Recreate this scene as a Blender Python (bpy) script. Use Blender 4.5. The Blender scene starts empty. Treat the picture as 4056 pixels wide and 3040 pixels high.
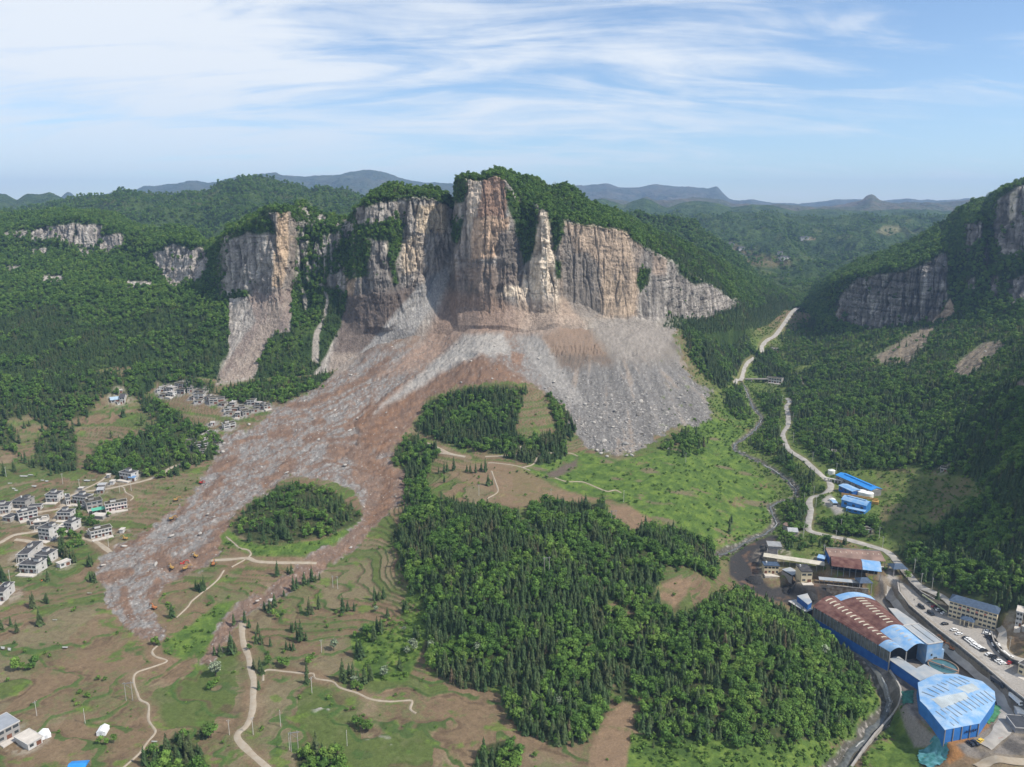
import bpy, bmesh, math, random
import numpy as np
from mathutils import Vector, Matrix

R_ = math.radians
scene = bpy.context.scene
COL = scene.collection
rng = np.random.default_rng(7)
random.seed(7)

# ------------------------------------------------------------------ camera
F, CX, CY, PITCH, HC = 3087.0, 2028.0, 1520.0, R_(12.5), 250.0
cam_d = bpy.data.cameras.new("camera")
cam_d.sensor_fit = 'HORIZONTAL'
cam_d.sensor_width = 36.0
cam_d.lens = 36.0 * F / 4056.0
cam_d.clip_start = 1.0
cam_d.clip_end = 40000.0
cam = bpy.data.objects.new("camera", cam_d)
cam.location = (0, 0, HC)
cam.rotation_euler = (math.pi / 2 - PITCH, 0, 0)
COL.objects.link(cam)
scene.camera = cam

# ------------------------------------------------------------------ light
SUN_EL, SUN_AZ = R_(48), R_(111)          # azimuth clockwise from +Y (view direction)
sun_dir = Vector((math.sin(SUN_AZ) * math.cos(SUN_EL), math.cos(SUN_AZ) * math.cos(SUN_EL), math.sin(SUN_EL)))
sd = bpy.data.lights.new("sun", 'SUN')
sd.energy = 4.3
sd.angle = R_(1.0)
sd.color = (1.0, 0.93, 0.82)
sun = bpy.data.objects.new("sun", sd)
sun.rotation_euler = (-sun_dir).to_track_quat('-Z', 'Y').to_euler()
sun.location = (300, -200, 900)
COL.objects.link(sun)

world = bpy.data.worlds.new("World")
scene.world = world
world.use_nodes = True
wn, wl = world.node_tree.nodes, world.node_tree.links
wn.clear()
def wnode(t, **k):
    n = wn.new(t)
    for a, b in k.items(): setattr(n, a, b)
    return n
w_out = wnode('ShaderNodeOutputWorld')
w_bg = wnode('ShaderNodeBackground')
sky = wnode('ShaderNodeTexSky', sky_type='NISHITA', sun_disc=False)
sky.sun_elevation, sky.sun_rotation = SUN_EL, SUN_AZ
sky.altitude, sky.air_density, sky.dust_density, sky.ozone_density = 1200, 1.0, 0.8, 2.0
tc = wnode('ShaderNodeTexCoord')
sep = wnode('ShaderNodeSeparateXYZ')
wl.new(tc.outputs['Generated'], sep.inputs[0])
def wm(op, a, b=None, clamp=False):
    n = wnode('ShaderNodeMath', operation=op, use_clamp=clamp)
    for i, v in enumerate((a, b)):
        if v is None: continue
        if isinstance(v, (int, float)): n.inputs[i].default_value = v
        else: wl.new(v, n.inputs[i])
    return n.outputs[0]
zc = wm('ADD', wm('MAXIMUM', sep.outputs[2], 0.0), 0.22)
px_, py_ = wm('DIVIDE', sep.outputs[0], zc), wm('DIVIDE', sep.outputs[1], zc)
def cloud(scale, sx, sy, rot, off, det, dist, lo, hi):
    c = wnode('ShaderNodeCombineXYZ')
    wl.new(px_, c.inputs[0]); wl.new(py_, c.inputs[1])
    mp = wnode('ShaderNodeMapping')
    mp.inputs['Location'].default_value = (off, off * 0.7, 0)
    mp.inputs['Rotation'].default_value = (0, 0, rot)
    mp.inputs['Scale'].default_value = (sx, sy, 1)
    wl.new(c.outputs[0], mp.inputs[0])
    n = wnode('ShaderNodeTexNoise')
    n.inputs['Scale'].default_value = scale
    n.inputs['Detail'].default_value = det
    n.inputs['Roughness'].default_value = 0.6
    n.inputs['Distortion'].default_value = dist
    wl.new(mp.outputs[0], n.inputs['Vector'])
    m = wnode('ShaderNodeMapRange', interpolation_type='SMOOTHSTEP')
    m.inputs['From Min'].default_value, m.inputs['From Max'].default_value = lo, hi
    wl.new(n.outputs['Fac'], m.inputs[0])
    return m.outputs[0], n.outputs['Fac']
# broad veil thicker to the left, combed streaks, fine wisps
leftw = wm('MULTIPLY', sep.outputs[0], -1.0)
bias = wnode('ShaderNodeMapRange')
bias.inputs['From Min'].default_value, bias.inputs['From Max'].default_value = -0.45, 0.3
bias.inputs['To Min'].default_value, bias.inputs['To Max'].default_value = -0.05, 0.10
wl.new(leftw, bias.inputs[0])
_, n1 = cloud(1.15, 0.60, 1.0, R_(24), 6.3, 9, 0.5, 0, 1)
_, n2 = cloud(3.0, 0.42, 1.5, R_(30), 9.4, 11, 0.9, 0, 1)
mixn = wm('ADD', wm('MULTIPLY', n1, 0.52), wm('MULTIPLY', n2, 0.48))
dens = wm('ADD', mixn, bias.outputs[0])
cm = wnode('ShaderNodeMapRange', interpolation_type='SMOOTHSTEP')
cm.inputs['From Min'].default_value, cm.inputs['From Max'].default_value = 0.43, 0.64
wl.new(dens, cm.inputs[0])
lowf = wnode('ShaderNodeMapRange')
lowf.inputs['From Min'].default_value, lowf.inputs['From Max'].default_value = 0.0, 0.14
lowf.inputs['To Min'].default_value, lowf.inputs['To Max'].default_value = 0.45, 1.0
wl.new(sep.outputs[2], lowf.inputs[0])
cfac = wm('MULTIPLY', wm('MULTIPLY', cm.outputs[0], 0.92), lowf.outputs[0])
skys = wnode('ShaderNodeVectorMath', operation='MULTIPLY')
wl.new(sky.outputs[0], skys.inputs[0]); skys.inputs[1].default_value = (1.20, 1.25, 1.30)
SKY_STRENGTH = 0.095
cmix = wnode('ShaderNodeMix', data_type='RGBA')
wl.new(cfac, cmix.inputs['Factor'])
wl.new(skys.outputs[0], cmix.inputs['A'])
cmix.inputs['B'].default_value = (0.72 / SKY_STRENGTH, 0.75 / SKY_STRENGTH, 0.78 / SKY_STRENGTH, 1)
wl.new(cmix.outputs['Result'], w_bg.inputs[0])
w_bg.inputs[1].default_value = SKY_STRENGTH
wl.new(w_bg.outputs[0], w_out.inputs[0])

vs = scene.view_settings
scene.display_settings.display_device = 'sRGB'
vs.view_transform, vs.look, vs.exposure, vs.gamma = 'Standard', 'None', 0.40, 1.0
scene.render.engine = 'CYCLES'
scene.cycles.max_bounces = 5
scene.cycles.diffuse_bounces = 2
scene.cycles.glossy_bounces = 1
scene.cycles.transmission_bounces = 2
scene.cycles.volume_bounces = 0
scene.cycles.transparent_max_bounces = 8
scene.cycles.use_denoising = True

# ------------------------------------------------------------------ numpy helpers
_perm = np.random.default_rng(11).permutation(512).astype(np.int64)
_gr = np.random.default_rng(12).normal(size=(512, 3)); _gr /= np.linalg.norm(_gr, axis=1)[:, None]
def _h(ix, iy, iz): return _perm[(_perm[(_perm[ix & 511] + iy) & 511] + iz) & 511]
def noise3(x, y, z):
    x, y, z = np.broadcast_arrays(np.asarray(x, float), np.asarray(y, float), np.asarray(z, float))
    ix, iy, iz = (np.floor(a).astype(np.int64) for a in (x, y, z))
    fx, fy, fz = x - ix, y - iy, z - iz
    sx, sy, sz = (a * a * a * (a * (a * 6 - 15) + 10) for a in (fx, fy, fz))
    r = 0
    for dx in (0, 1):
        for dy in (0, 1):
            for dz in (0, 1):
                g = _gr[_h(ix + dx, iy + dy, iz + dz)]
                d = g[..., 0] * (fx - dx) + g[..., 1] * (fy - dy) + g[..., 2] * (fz - dz)
                r = r + d * (sx if dx else 1 - sx) * (sy if dy else 1 - sy) * (sz if dz else 1 - sz)
    return r * 1.5
def noise2(x, y, s=0.0):
    x, y = np.broadcast_arrays(np.asarray(x, float), np.asarray(y, float))
    ix, iy = np.floor(x).astype(np.int64), np.floor(y).astype(np.int64)
    fx, fy = x - ix, y - iy
    sx, sy = fx * fx * fx * (fx * (fx * 6 - 15) + 10), fy * fy * fy * (fy * (fy * 6 - 15) + 10)
    si = int(s * 17) + 3
    r = 0
    for dx in (0, 1):
        for dy in (0, 1):
            g = _gr[_h(ix + dx, iy + dy, np.int64(si))]
            d = g[..., 0] * (fx - dx) + g[..., 1] * (fy - dy)
            r = r + d * (sx if dx else 1 - sx) * (sy if dy else 1 - sy)
    return r * 1.7
def fbm2(x, y, o=4, s=0.0, g=0.5):
    r, a, t = 0, 1.0, 0
    for i in range(o):
        r = r + a * noise2(x * 2 ** i + i * 7.3, y * 2 ** i - i * 3.1, s + i); t += a; a *= g
    return r / t
def fbm3(x, y, z, o=4, g=0.5):
    r, a, t = 0, 1.0, 0
    for i in range(o):
        k = 2 ** i
        r = r + a * noise3(x * k + i * 7.3, y * k - i * 3.1, z * k + i * 1.7); t += a; a *= g
    return r / t
def sstep(a, b, x):
    t = np.clip((x - a) / (b - a), 0, 1)
    return t * t * (3 - 2 * t)
def lerp(a, b, t): return a + (b - a) * t
def mixc(c, col, w):                                   # c (N,3), col (3,) or (N,3), w (N,)
    return c + (np.asarray(col) - c) * w[..., None]

sp, cp = math.sin(PITCH), math.cos(PITCH)
def ray(u, v):
    a, b = (np.asarray(u, float) - CX) / F, (CY - np.asarray(v, float)) / F
    return np.stack([a, cp + b * sp, -sp + b * cp], -1)
def at_z(u, v, z):
    d = ray(u, v); t = (z - HC) / d[..., 2]
    return np.stack([d[..., 0] * t, d[..., 1] * t, np.broadcast_to(z, t.shape) * 1.0], -1)
def at_y(u, v, y):
    d = ray(u, v); t = y / d[..., 1]
    return np.stack([d[..., 0] * t, d[..., 1] * t, HC + d[..., 2] * t], -1)
def project(P):
    x, y, z = P[..., 0], P[..., 1], P[..., 2] - HC
    dep = y * cp - z * sp
    up = y * sp + z * cp
    return CX + F * x / dep, CY - F * up / dep, dep
def sdist(poly, U, V, feather):
    """signed distance to a polygon, positive inside (pixels of the photo's plan)"""
    p = np.asarray(poly, float)
    out = np.full(U.shape, -1e3)
    m = (U > p[:, 0].min() - feather) & (U < p[:, 0].max() + feather) & (V > p[:, 1].min() - feather) & (V < p[:, 1].max() + feather)
    if not m.any(): return out
    u, v = U[m], V[m]
    d2 = np.full(u.shape, 1e12); ins = np.zeros(u.shape, bool)
    for (x0, y0), (x1, y1) in zip(p, np.roll(p, -1, 0)):
        ex, ey = x1 - x0, y1 - y0
        t = np.clip(((u - x0) * ex + (v - y0) * ey) / (ex * ex + ey * ey + 1e-9), 0, 1)
        d2 = np.minimum(d2, (u - x0 - t * ex) ** 2 + (v - y0 - t * ey) ** 2)
        if y0 != y1:
            c = (y0 > v) != (y1 > v)
            ins ^= c & (u < (x1 - x0) * (v - y0) / (y1 - y0) + x0)
    out[m] = np.where(ins, 1, -1) * np.sqrt(d2)
    return out
def soft(poly, U, V, f=8): return sstep(-f, f, sdist(poly, U, V, f))
def seg_dist(line, X, Y, reach):
    """distance from XY points to a polyline in world metres"""
    p = np.asarray(line, float)
    out = np.full(X.shape, 1e3)
    for (x0, y0), (x1, y1) in zip(p[:-1], p[1:]):
        m = (X > min(x0, x1) - reach) & (X < max(x0, x1) + reach) & (Y > min(y0, y1) - reach) & (Y < max(y0, y1) + reach)
        if not m.any(): continue
        x, y = X[m], Y[m]
        ex, ey = x1 - x0, y1 - y0
        t = np.clip(((x - x0) * ex + (y - y0) * ey) / (ex * ex + ey * ey + 1e-9), 0, 1)
        out[m] = np.minimum(out[m], np.hypot(x - x0 - t * ex, y - y0 - t * ey))
    return out

def tag(o, label=None, cat=None, group=None, kind=None):
    if label: o['label'] = label
    if cat: o['category'] = cat
    if group: o['group'] = group
    if kind: o['kind'] = kind
    return o
def link(o, parent=None):
    COL.objects.link(o)
    if parent is not None: o.parent = parent
    return o
def mesh_np(name, verts, faces, mat, cols=None, smooth=True):
    me = bpy.data.meshes.new(name)
    verts = np.asarray(verts, np.float32).reshape(-1, 3); faces = np.asarray(faces, np.int32)
    n, k = faces.shape
    me.vertices.add(len(verts)); me.vertices.foreach_set('co', verts.ravel())
    me.loops.add(n * k); me.loops.foreach_set('vertex_index', faces.ravel())
    me.polygons.add(n); me.polygons.foreach_set('loop_start', np.arange(0, n * k, k, dtype=np.int32))
    me.update(calc_edges=True)
    if smooth: me.polygons.foreach_set('use_smooth', np.ones(n, bool))
    if cols is not None:
        a = me.color_attributes.new('Col', 'FLOAT_COLOR', 'POINT')
        c = np.ones((len(verts), 4), np.float32); c[:, :3] = np.asarray(cols).reshape(-1, 3)
        a.data.foreach_set('color', c.ravel())
    if mat: me.materials.append(mat)
    return me
def grid_faces(nr, nc):
    i = np.arange(nr * nc).reshape(nr, nc)
    return np.stack([i[:-1, :-1], i[:-1, 1:], i[1:, 1:], i[1:, :-1]], -1).reshape(-1, 4)

# ------------------------------------------------------------------ materials
def new_mat(name):
    m = bpy.data.materials.new(name); m.use_nodes = True
    nt = m.node_tree
    return m, nt.nodes, nt.links, nt.nodes['Principled BSDF']
def terrain_mat(name, s1, s2, bump, dist, stretch=1.0, lo=0.62, hi=1.4):
    m, n, l, p = new_mat(name)
    p.inputs['Roughness'].default_value = 0.95
    p.inputs['Specular IOR Level'].default_value = 0.1
    at = n.new('ShaderNodeAttribute'); at.attribute_name = 'Col'
    tc = n.new('ShaderNodeTexCoord')
    mp = n.new('ShaderNodeMapping'); mp.inputs['Scale'].default_value = (1, 1, stretch)
    l.new(tc.outputs['Object'], mp.inputs[0])
    def nz(s, d):
        t = n.new('ShaderNodeTexNoise'); t.inputs['Scale'].default_value = s; t.inputs['Detail'].default_value = d
        t.inputs['Roughness'].default_value = 0.65
        l.new(mp.outputs[0], t.inputs['Vector']); return t.outputs['Fac']
    a, b = nz(s1, 5), nz(s2, 4)
    mu = n.new('ShaderNodeMath'); mu.operation = 'ADD'
    l.new(a, mu.inputs[0]); l.new(b, mu.inputs[1])
    mr = n.new('ShaderNodeMapRange')
    mr.inputs['From Min'].default_value, mr.inputs['From Max'].default_value = 0.65, 1.35
    mr.inputs['To Min'].default_value, mr.inputs['To Max'].default_value = lo, hi
    l.new(mu.outputs[0], mr.inputs[0])
    sc = n.new('ShaderNodeVectorMath'); sc.operation = 'SCALE'
    l.new(at.outputs['Color'], sc.inputs[0]); l.new(mr.outputs[0], sc.inputs['Scale'])
    l.new(sc.outputs[0], p.inputs['Base Color'])
    bp = n.new('ShaderNodeBump'); bp.inputs['Strength'].default_value = bump; bp.inputs['Distance'].default_value = dist
    l.new(mu.outputs[0], bp.inputs['Height']); l.new(bp.outputs[0], p.inputs['Normal'])
    return m
M_GROUND = terrain_mat('ground_soil_and_turf', 0.9, 3.2, 0.5, 0.5)
M_CLIFF = terrain_mat('limestone_cliff', 0.16, 0.55, 0.7, 3.0, 0.45, 0.55, 1.45)
M_HILL = terrain_mat('wooded_hill', 0.035, 0.11, 1.0, 12.0, 1.0, 0.6, 1.4)
M_FAR = terrain_mat('distant_ridge', 0.006, 0.02, 0.8, 40.0, 1.0, 0.8, 1.2)

def plain(name, col, rough=0.7, var=0.18, scale=0.6, metal=0.0, bump=0.0, stretch=(1, 1, 1), spec=0.3, dirt=None):
    m, n, l, p = new_mat(name)
    p.inputs['Roughness'].default_value = rough; p.inputs['Metallic'].default_value = metal
    p.inputs['Specular IOR Level'].default_value = spec
    tc = n.new('ShaderNodeTexCoord'); mp = n.new('ShaderNodeMapping'); mp.inputs['Scale'].default_value = stretch
    l.new(tc.outputs['Object'], mp.inputs[0])
    t = n.new('ShaderNodeTexNoise'); t.inputs['Scale'].default_value = scale; t.inputs['Detail'].default_value = 6
    l.new(mp.outputs[0], t.inputs['Vector'])
    mx = n.new('ShaderNodeMix'); mx.data_type = 'RGBA'
    c = np.array(col)
    mx.inputs['A'].default_value = (*(c * (1 - var)), 1)
    mx.inputs['B'].default_value = (*(np.minimum(c * (1 + var), 0.9)), 1) if dirt is None else (*dirt, 1)
    mr = n.new('ShaderNodeMapRange'); mr.inputs['From Min'].default_value, mr.inputs['From Max'].default_value = 0.35, 0.68
    l.new(t.outputs['Fac'], mr.inputs[0]); l.new(mr.outputs[0], mx.inputs['Factor'])
    l.new(mx.outputs['Result'], p.inputs['Base Color'])
    if bump:
        bp = n.new('ShaderNodeBump'); bp.inputs['Strength'].default_value = bump; bp.inputs['Distance'].default_value = 0.1
        l.new(t.outputs['Fac'], bp.inputs['Height']); l.new(bp.outputs[0], p.inputs['Normal'])
    return m
def leaf_mat(name, stops, rough=0.65, stand=True):
    """foliage: every plant takes its own tint from the per-object random value, every clump a noise shade"""
    m, n, l, p = new_mat(name)
    p.inputs['Roughness'].default_value = rough; p.inputs['Specular IOR Level'].default_value = 0.15
    oi = n.new('ShaderNodeObjectInfo')
    cr = n.new('ShaderNodeValToRGB')
    e = cr.color_ramp.elements
    e[0].position, e[0].color = stops[0][0], (*stops[0][1], 1)
    e[1].position, e[1].color = stops[-1][0], (*stops[-1][1], 1)
    for pos, c in stops[1:-1]:
        x = e.new(pos); x.color = (*c, 1)
    ns = n.new('ShaderNodeTexNoise'); ns.inputs['Scale'].default_value = .035; ns.inputs['Detail'].default_value = 3
    l.new(oi.outputs['Location'], ns.inputs['Vector'])
    rm = n.new('ShaderNodeMapRange'); rm.inputs['From Min'].default_value, rm.inputs['From Max'].default_value = .35, .65; l.new(ns.outputs['Fac'], rm.inputs[0])
    ml = n.new('ShaderNodeMath'); ml.operation = 'MULTIPLY'; ml.inputs[1].default_value = .42 if stand else 0.0; l.new(rm.outputs[0], ml.inputs[0])
    ma = n.new('ShaderNodeMath'); ma.operation = 'MULTIPLY_ADD'; ma.inputs[1].default_value = .58 if stand else 1.0; l.new(oi.outputs['Random'], ma.inputs[0]); l.new(ml.outputs[0], ma.inputs[2])
    l.new(ma.outputs[0], cr.inputs[0])
    at = n.new('ShaderNodeAttribute'); at.attribute_name = 'Col'
    sc = n.new('ShaderNodeVectorMath'); sc.operation = 'MULTIPLY'
    l.new(cr.outputs[0], sc.inputs[0]); l.new(at.outputs['Color'], sc.inputs[1])
    l.new(sc.outputs[0], p.inputs['Base Color'])
    return m
L_CONIF = leaf_mat('conifer_needles', [(0, (.034, .062, .022)), (.35, (.046, .084, .028)), (.72, (.062, .090, .032)), (.93, (.078, .086, .038)), (1, (.095, .070, .042))])
L_BROAD = leaf_mat('broadleaf_leaves', [(0, (.046, .098, .020)), (.4, (.070, .140, .026)), (.72, (.105, .185, .032)), (1, (.135, .205, .040))])
L_BUSH = leaf_mat('shrub_leaves', [(0, (.050, .100, .020)), (.5, (.085, .150, .026)), (1, (.125, .195, .036))])
L_FLOWER = leaf_mat('blossoming_leaves', [(0, (.17, .22, .13)), (1, (.26, .30, .20))])
M_BARK = plain('bark', (.09, .07, .05), 0.9)
# ================================================================== the massif sheet (cliffs and the long wooded slope)
def knots(rows):
    rows = sorted(rows); u = np.array([r[0] for r in rows], float)
    return u, np.array([r[1:] for r in rows], float)
def kint(rows, U):
    u, a = knots(rows)
    return np.stack([np.interp(U, u, a[:, i]) for i in range(a.shape[1])], -1)
MB = [(-300,1560,790),(0,1540,800),(150,1530,810),(300,1520,820),(450,1500,840),(560,1490,850),(720,1480,870),(870,1505,850),(1000,1500,860),(1150,1490,868),(1300,1480,880),
      (1400,1420,905),(1500,1370,920),(1600,1345,930),(1720,1335,932),(1800,1320,918),(1900,1310,903),(2000,1312,895),(2100,1325,897),(2200,1300,893),(2300,1310,905),(2450,1312,918),
      (2600,1320,935),(2700,1300,985),(2800,1300,1030),(2900,1290,1090),(3000,1280,1200),(3100,1250,1380),(3200,1215,1560),(3300,1200,1720)]
MM = [(-300,1300,960),(0,1300,970),(150,1280,980),(300,1250,990),(450,1230,1010),(560,1220,1010),(620,1200,1010),(720,1230,1000),(820,1240,970),(870,1290,945),(1000,1290,925),
      (1150,1290,915),(1300,1330,915),(1400,1330,922),(1500,1320,922),(1600,1305,928),(1720,1240,945),(1760,1180,960),(1790,1240,950),(1805,1290,922),(1900,1290,903),(2000,1290,895),(2100,1310,899),(2200,1280,894),
      (2300,1295,908),(2450,1300,922),(2600,1310,940),(2700,1292,995),(2800,1280,1045),(2900,1250,1105),(3000,1255,1240),(3100,1230,1400),(3200,1200,1580),(3300,1190,1740)]
MF = [(-300,1010,1250),(0,1010,1250),(150,1005,1250),(300,1000,1240),(450,1010,1220),(560,1030,1190),(620,1080,1150),(720,1120,1100),(820,1130,1060),(870,1160,1025),(950,1170,985),
      (1060,1165,952),(1110,1150,945),(1150,1160,958),(1180,1220,965),(1280,1225,955),(1360,1230,948),(1400,1260,930),(1500,1275,925),(1600,1270,928),(1690,1180,952),(1740,1080,975),(1765,1060,985),
      (1788,1120,975),(1800,1215,940),(1900,1225,922),(2000,1215,916),(2100,1240,920),(2200,1235,912),(2240,1215,926),(2300,1225,930),(2450,1245,944),(2600,1262,964),(2700,1265,1015),(2800,1265,1060),
      (2850,1245,1090),(2900,1222,1120),(3000,1230,1270),(3100,1210,1430),(3200,1185,1600),(3300,1180,1760)]
MR = [(-300,930,1280),(0,935,1275),(60,930,1275),(150,890,1285),(300,880,1275),(400,885,1265),(450,915,1250),(560,945,1225),(600,985,1195),(680,958,1165),(760,965,1140),(820,1000,1095),(870,955,1055),
      (900,935,1020),(1000,890,995),(1060,845,972),(1090,838,965),(1150,842,978),(1158,870,995),(1200,885,1000),(1290,900,995),(1390,905,985),(1400,835,962),(1430,812,955),(1500,780,950),(1560,772,952),(1590,782,962),
      (1605,785,958),(1680,780,955),(1760,800,975),(1785,830,1000),(1800,850,1005),(1806,728,952),(1830,712,945),(1860,715,935),(1915,718,932),(1960,698,930),(2000,715,928),(2030,760,938),(2060,800,950),(2120,815,945),
      (2138,850,925),(2170,842,922),(2185,880,935),(2230,880,936),(2300,890,938),(2400,905,945),(2470,915,950),(2500,940,955),(2560,985,975),(2620,1020,995),(2700,1060,1030),(2760,1100,1062),(2820,1140,1095),(2870,1175,1118),
      (2900,1195,1140),(3000,1200,1300),(3100,1190,1460),(3200,1178,1640),(3300,1175,1790)]
MC = [(-300,850,1500),(0,855,1500),(150,845,1480),(300,835,1470),(450,850,1450),(560,905,1400),(620,915,1360),(680,900,1330),(760,915,1300),(820,962,1250),(860,972,1200),(880,950,1120),
      (900,915,1090),(1000,862,1060),(1040,838,1040),(1075,832,1020),(1120,828,1010),(1148,834,1015),(1158,845,1040),(1180,806,1060),(1200,812,1060),(1250,840,1060),(1290,856,1060),(1350,872,1055),(1395,866,1050),
      (1410,838,1015),(1450,792,1000),(1500,757,1000),(1550,732,1000),(1585,735,1000),(1605,746,1000),(1640,752,1000),(1680,746,1000),(1750,766,1010),(1780,784,1010),(1798,800,1010),(1806,718,970),(1830,702,985),(1870,704,975),
      (1900,713,970),(1930,696,985),(1980,682,1000),(2020,690,1010),(2060,701,1030),(2130,716,1050),(2180,745,1060),(2210,741,1070),(2240,736,1070),(2280,760,1080),(2330,806,1100),(2400,828,1120),(2450,846,1160),
      (2500,868,1180),(2560,905,1190),(2620,930,1200),(2700,960,1230),(2800,1010,1280),(2900,1062,1340),(3000,1110,1480),(3100,1150,1600),(3200,1172,1720),(3300,1170,1850)]
NU = 1750
MU = np.linspace(-330, 3320, NU)
def smooth1(a, k):
    if k <= 0: return a
    w = np.exp(-0.5 * (np.arange(-3 * k, 3 * k + 1) / k) ** 2); w /= w.sum()
    return np.stack([np.convolve(np.pad(a[:, i], 3 * k, mode='edge'), w, 'valid') for i in range(a.shape[1])], -1)
def sheet(U, layers, rows, back):
    """layers: list of (N,2) arrays of (v, forward distance); rows: rows per span; returns positions and the photo plan (u, v)"""
    P = [at_y(U, L[:, 0], L[:, 1]) for L in layers]
    first = P[0].copy(); first[:, 1] -= 35; first[:, 2] -= 40; first[:, 0] *= (P[0][:, 1] - 35) / P[0][:, 1]
    P = [first] + P
    for dy, dz in back:
        q = P[-1].copy(); q[:, 0] *= (q[:, 1] + dy) / q[:, 1]; q[:, 1] += dy; q[:, 2] += dz; P.append(q)
    out = []
    for i, n in enumerate(rows):
        t = np.linspace(0, 1, n, endpoint=False)[:, None, None]
        out.append(lerp(P[i][None], P[i + 1][None], t))
    out.append(P[-1][None])
    return np.concatenate(out, 0)
def normals(P):
    du = np.gradient(P, axis=1); dv = np.gradient(P, axis=0)
    n = np.cross(du, dv)
    a = np.linalg.norm(n, axis=-1)
    n = n / (a[..., None] + 1e-9)
    return n, a
ML = [smooth1(kint(k, MU), s) for k, s in ((MB, 5), (MM, 4), (MF, 3), (MR, 1), (MC, 1))]
mid_ = sstep(1300, 1420, MU) * sstep(2760, 2650, MU)
fn_ = fbm2(MU / 95, MU * 0 + .4, 3, 6.)
ML[2][:, 0] += 46 * fn_ * mid_; ML[2][:, 1] += -14 * fn_ * mid_
PM = sheet(MU, ML, [5, 70, 70, 190, 62, 14, 6], [(60, -8), (500, -30)])
# rounding of the top: bulge between rim and crest
rows = np.cumsum([0, 5, 70, 70, 190, 62, 14, 6])
tt = np.linspace(0, 1, 62)[:, None]
Uc, Vc, _ = project(PM)
Xw = PM[..., 0] + 0.3 * PM[..., 1]
Zw = PM[..., 2]
cliffw = np.zeros(PM.shape[:2]); cliffw[rows[3]:rows[4]] = 1
cliffw[rows[3] - 45:rows[3]] = np.linspace(0, 1, 45)[:, None]; cliffw[rows[4]:rows[4] + 14] = np.linspace(1, 0, 14)[:, None]
leftw_ = sstep(900, 820, Uc)                                        # the long wooded slope: softer relief
n0, _ = normals(PM)
n0 = n0 * np.sign(-n0[..., 1:2] + 0.6 * n0[..., 2:3] + 1e-6)
rib = fbm3(Xw / 26, PM[..., 1] / 60, Zw / 150, 4)
rib2 = fbm3(Xw / 7.5, PM[..., 1] / 20, Zw / 34, 4)
zz = Zw + 5 * fbm3(Xw / 60, 0.3, Zw / 60, 3)
led = np.abs((zz / 13.0) % 1 - 0.5) * 2
led2 = np.abs((zz / 4.6 + .3) % 1 - 0.5) * 2
crk = 1 - np.abs(fbm3(Xw / 17, PM[..., 1] / 60, Zw / 85, 3)) * 5.5; crk2 = 1 - np.abs(fbm3(Xw / 7 + 3, PM[..., 1] / 40, Zw / 26, 3)) * 5.0
blk = fbm3(Xw / 13 + 1.4, PM[..., 1] / 30, Zw / 11, 2); blk = np.round(blk * 4.5) / 4.5
blk2 = fbm3(Xw / 30 + 5.4, PM[..., 1] / 60, Zw / 22, 2); blk2 = np.round(blk2 * 4) / 4
rough = fbm3(Xw / 3.2, PM[..., 1] / 8, Zw / 3.6, 3)
disp = cliffw * (7.5 * (np.abs(rib) ** 0.8 * np.sign(rib)) + 2.4 * rib2 + 2.8 * blk + 3.4 * blk2 - 3.2 * sstep(.35, .9, crk) - 1.3 * sstep(.4, .9, crk2) + (1.0 * (sstep(0, .6, led) - .5) + 0.45 * (sstep(0, .6, led2) - .5)) * sstep(-.15, .3, fbm3(Xw / 40, 4.2, Zw / 40, 3)) + 1.3 * rough)
big = fbm2(PM[..., 0] / 70, PM[..., 1] / 70 + PM[..., 2] / 60, 4, 2.0)
gul = fbm2(PM[..., 0] / 34, PM[..., 1] / 120 + PM[..., 2] / 150, 4, 5.0)
slope_w = 1 - cliffw
disp = disp + slope_w * (1.2 * rough + lerp(2.0, 9.0, leftw_) * big + lerp(2.5, 7.0, leftw_) * gul)
fade = np.ones_like(disp); fade[:rows[1] + 1] = 0.2
fade *= 1 - .55 * soft([(2225,860),(2520,930),(2600,1010),(2640,1280),(2240,1290)], Uc, Vc, 40) - .3 * soft([(1850,700),(2030,720),(2040,1050),(1800,1260),(1800,1000)], Uc, Vc, 30)
ri_ = np.arange(PM.shape[0])[:, None]; fade = fade * lerp(1, .06 + .94 * sstep(rows[3] - 50, rows[3] + 80, ri_), (Uc > 1250) & (Uc < 2750))
PM = PM + n0 * (disp * fade)[..., None]
UM, VM, DM = project(PM)

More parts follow.
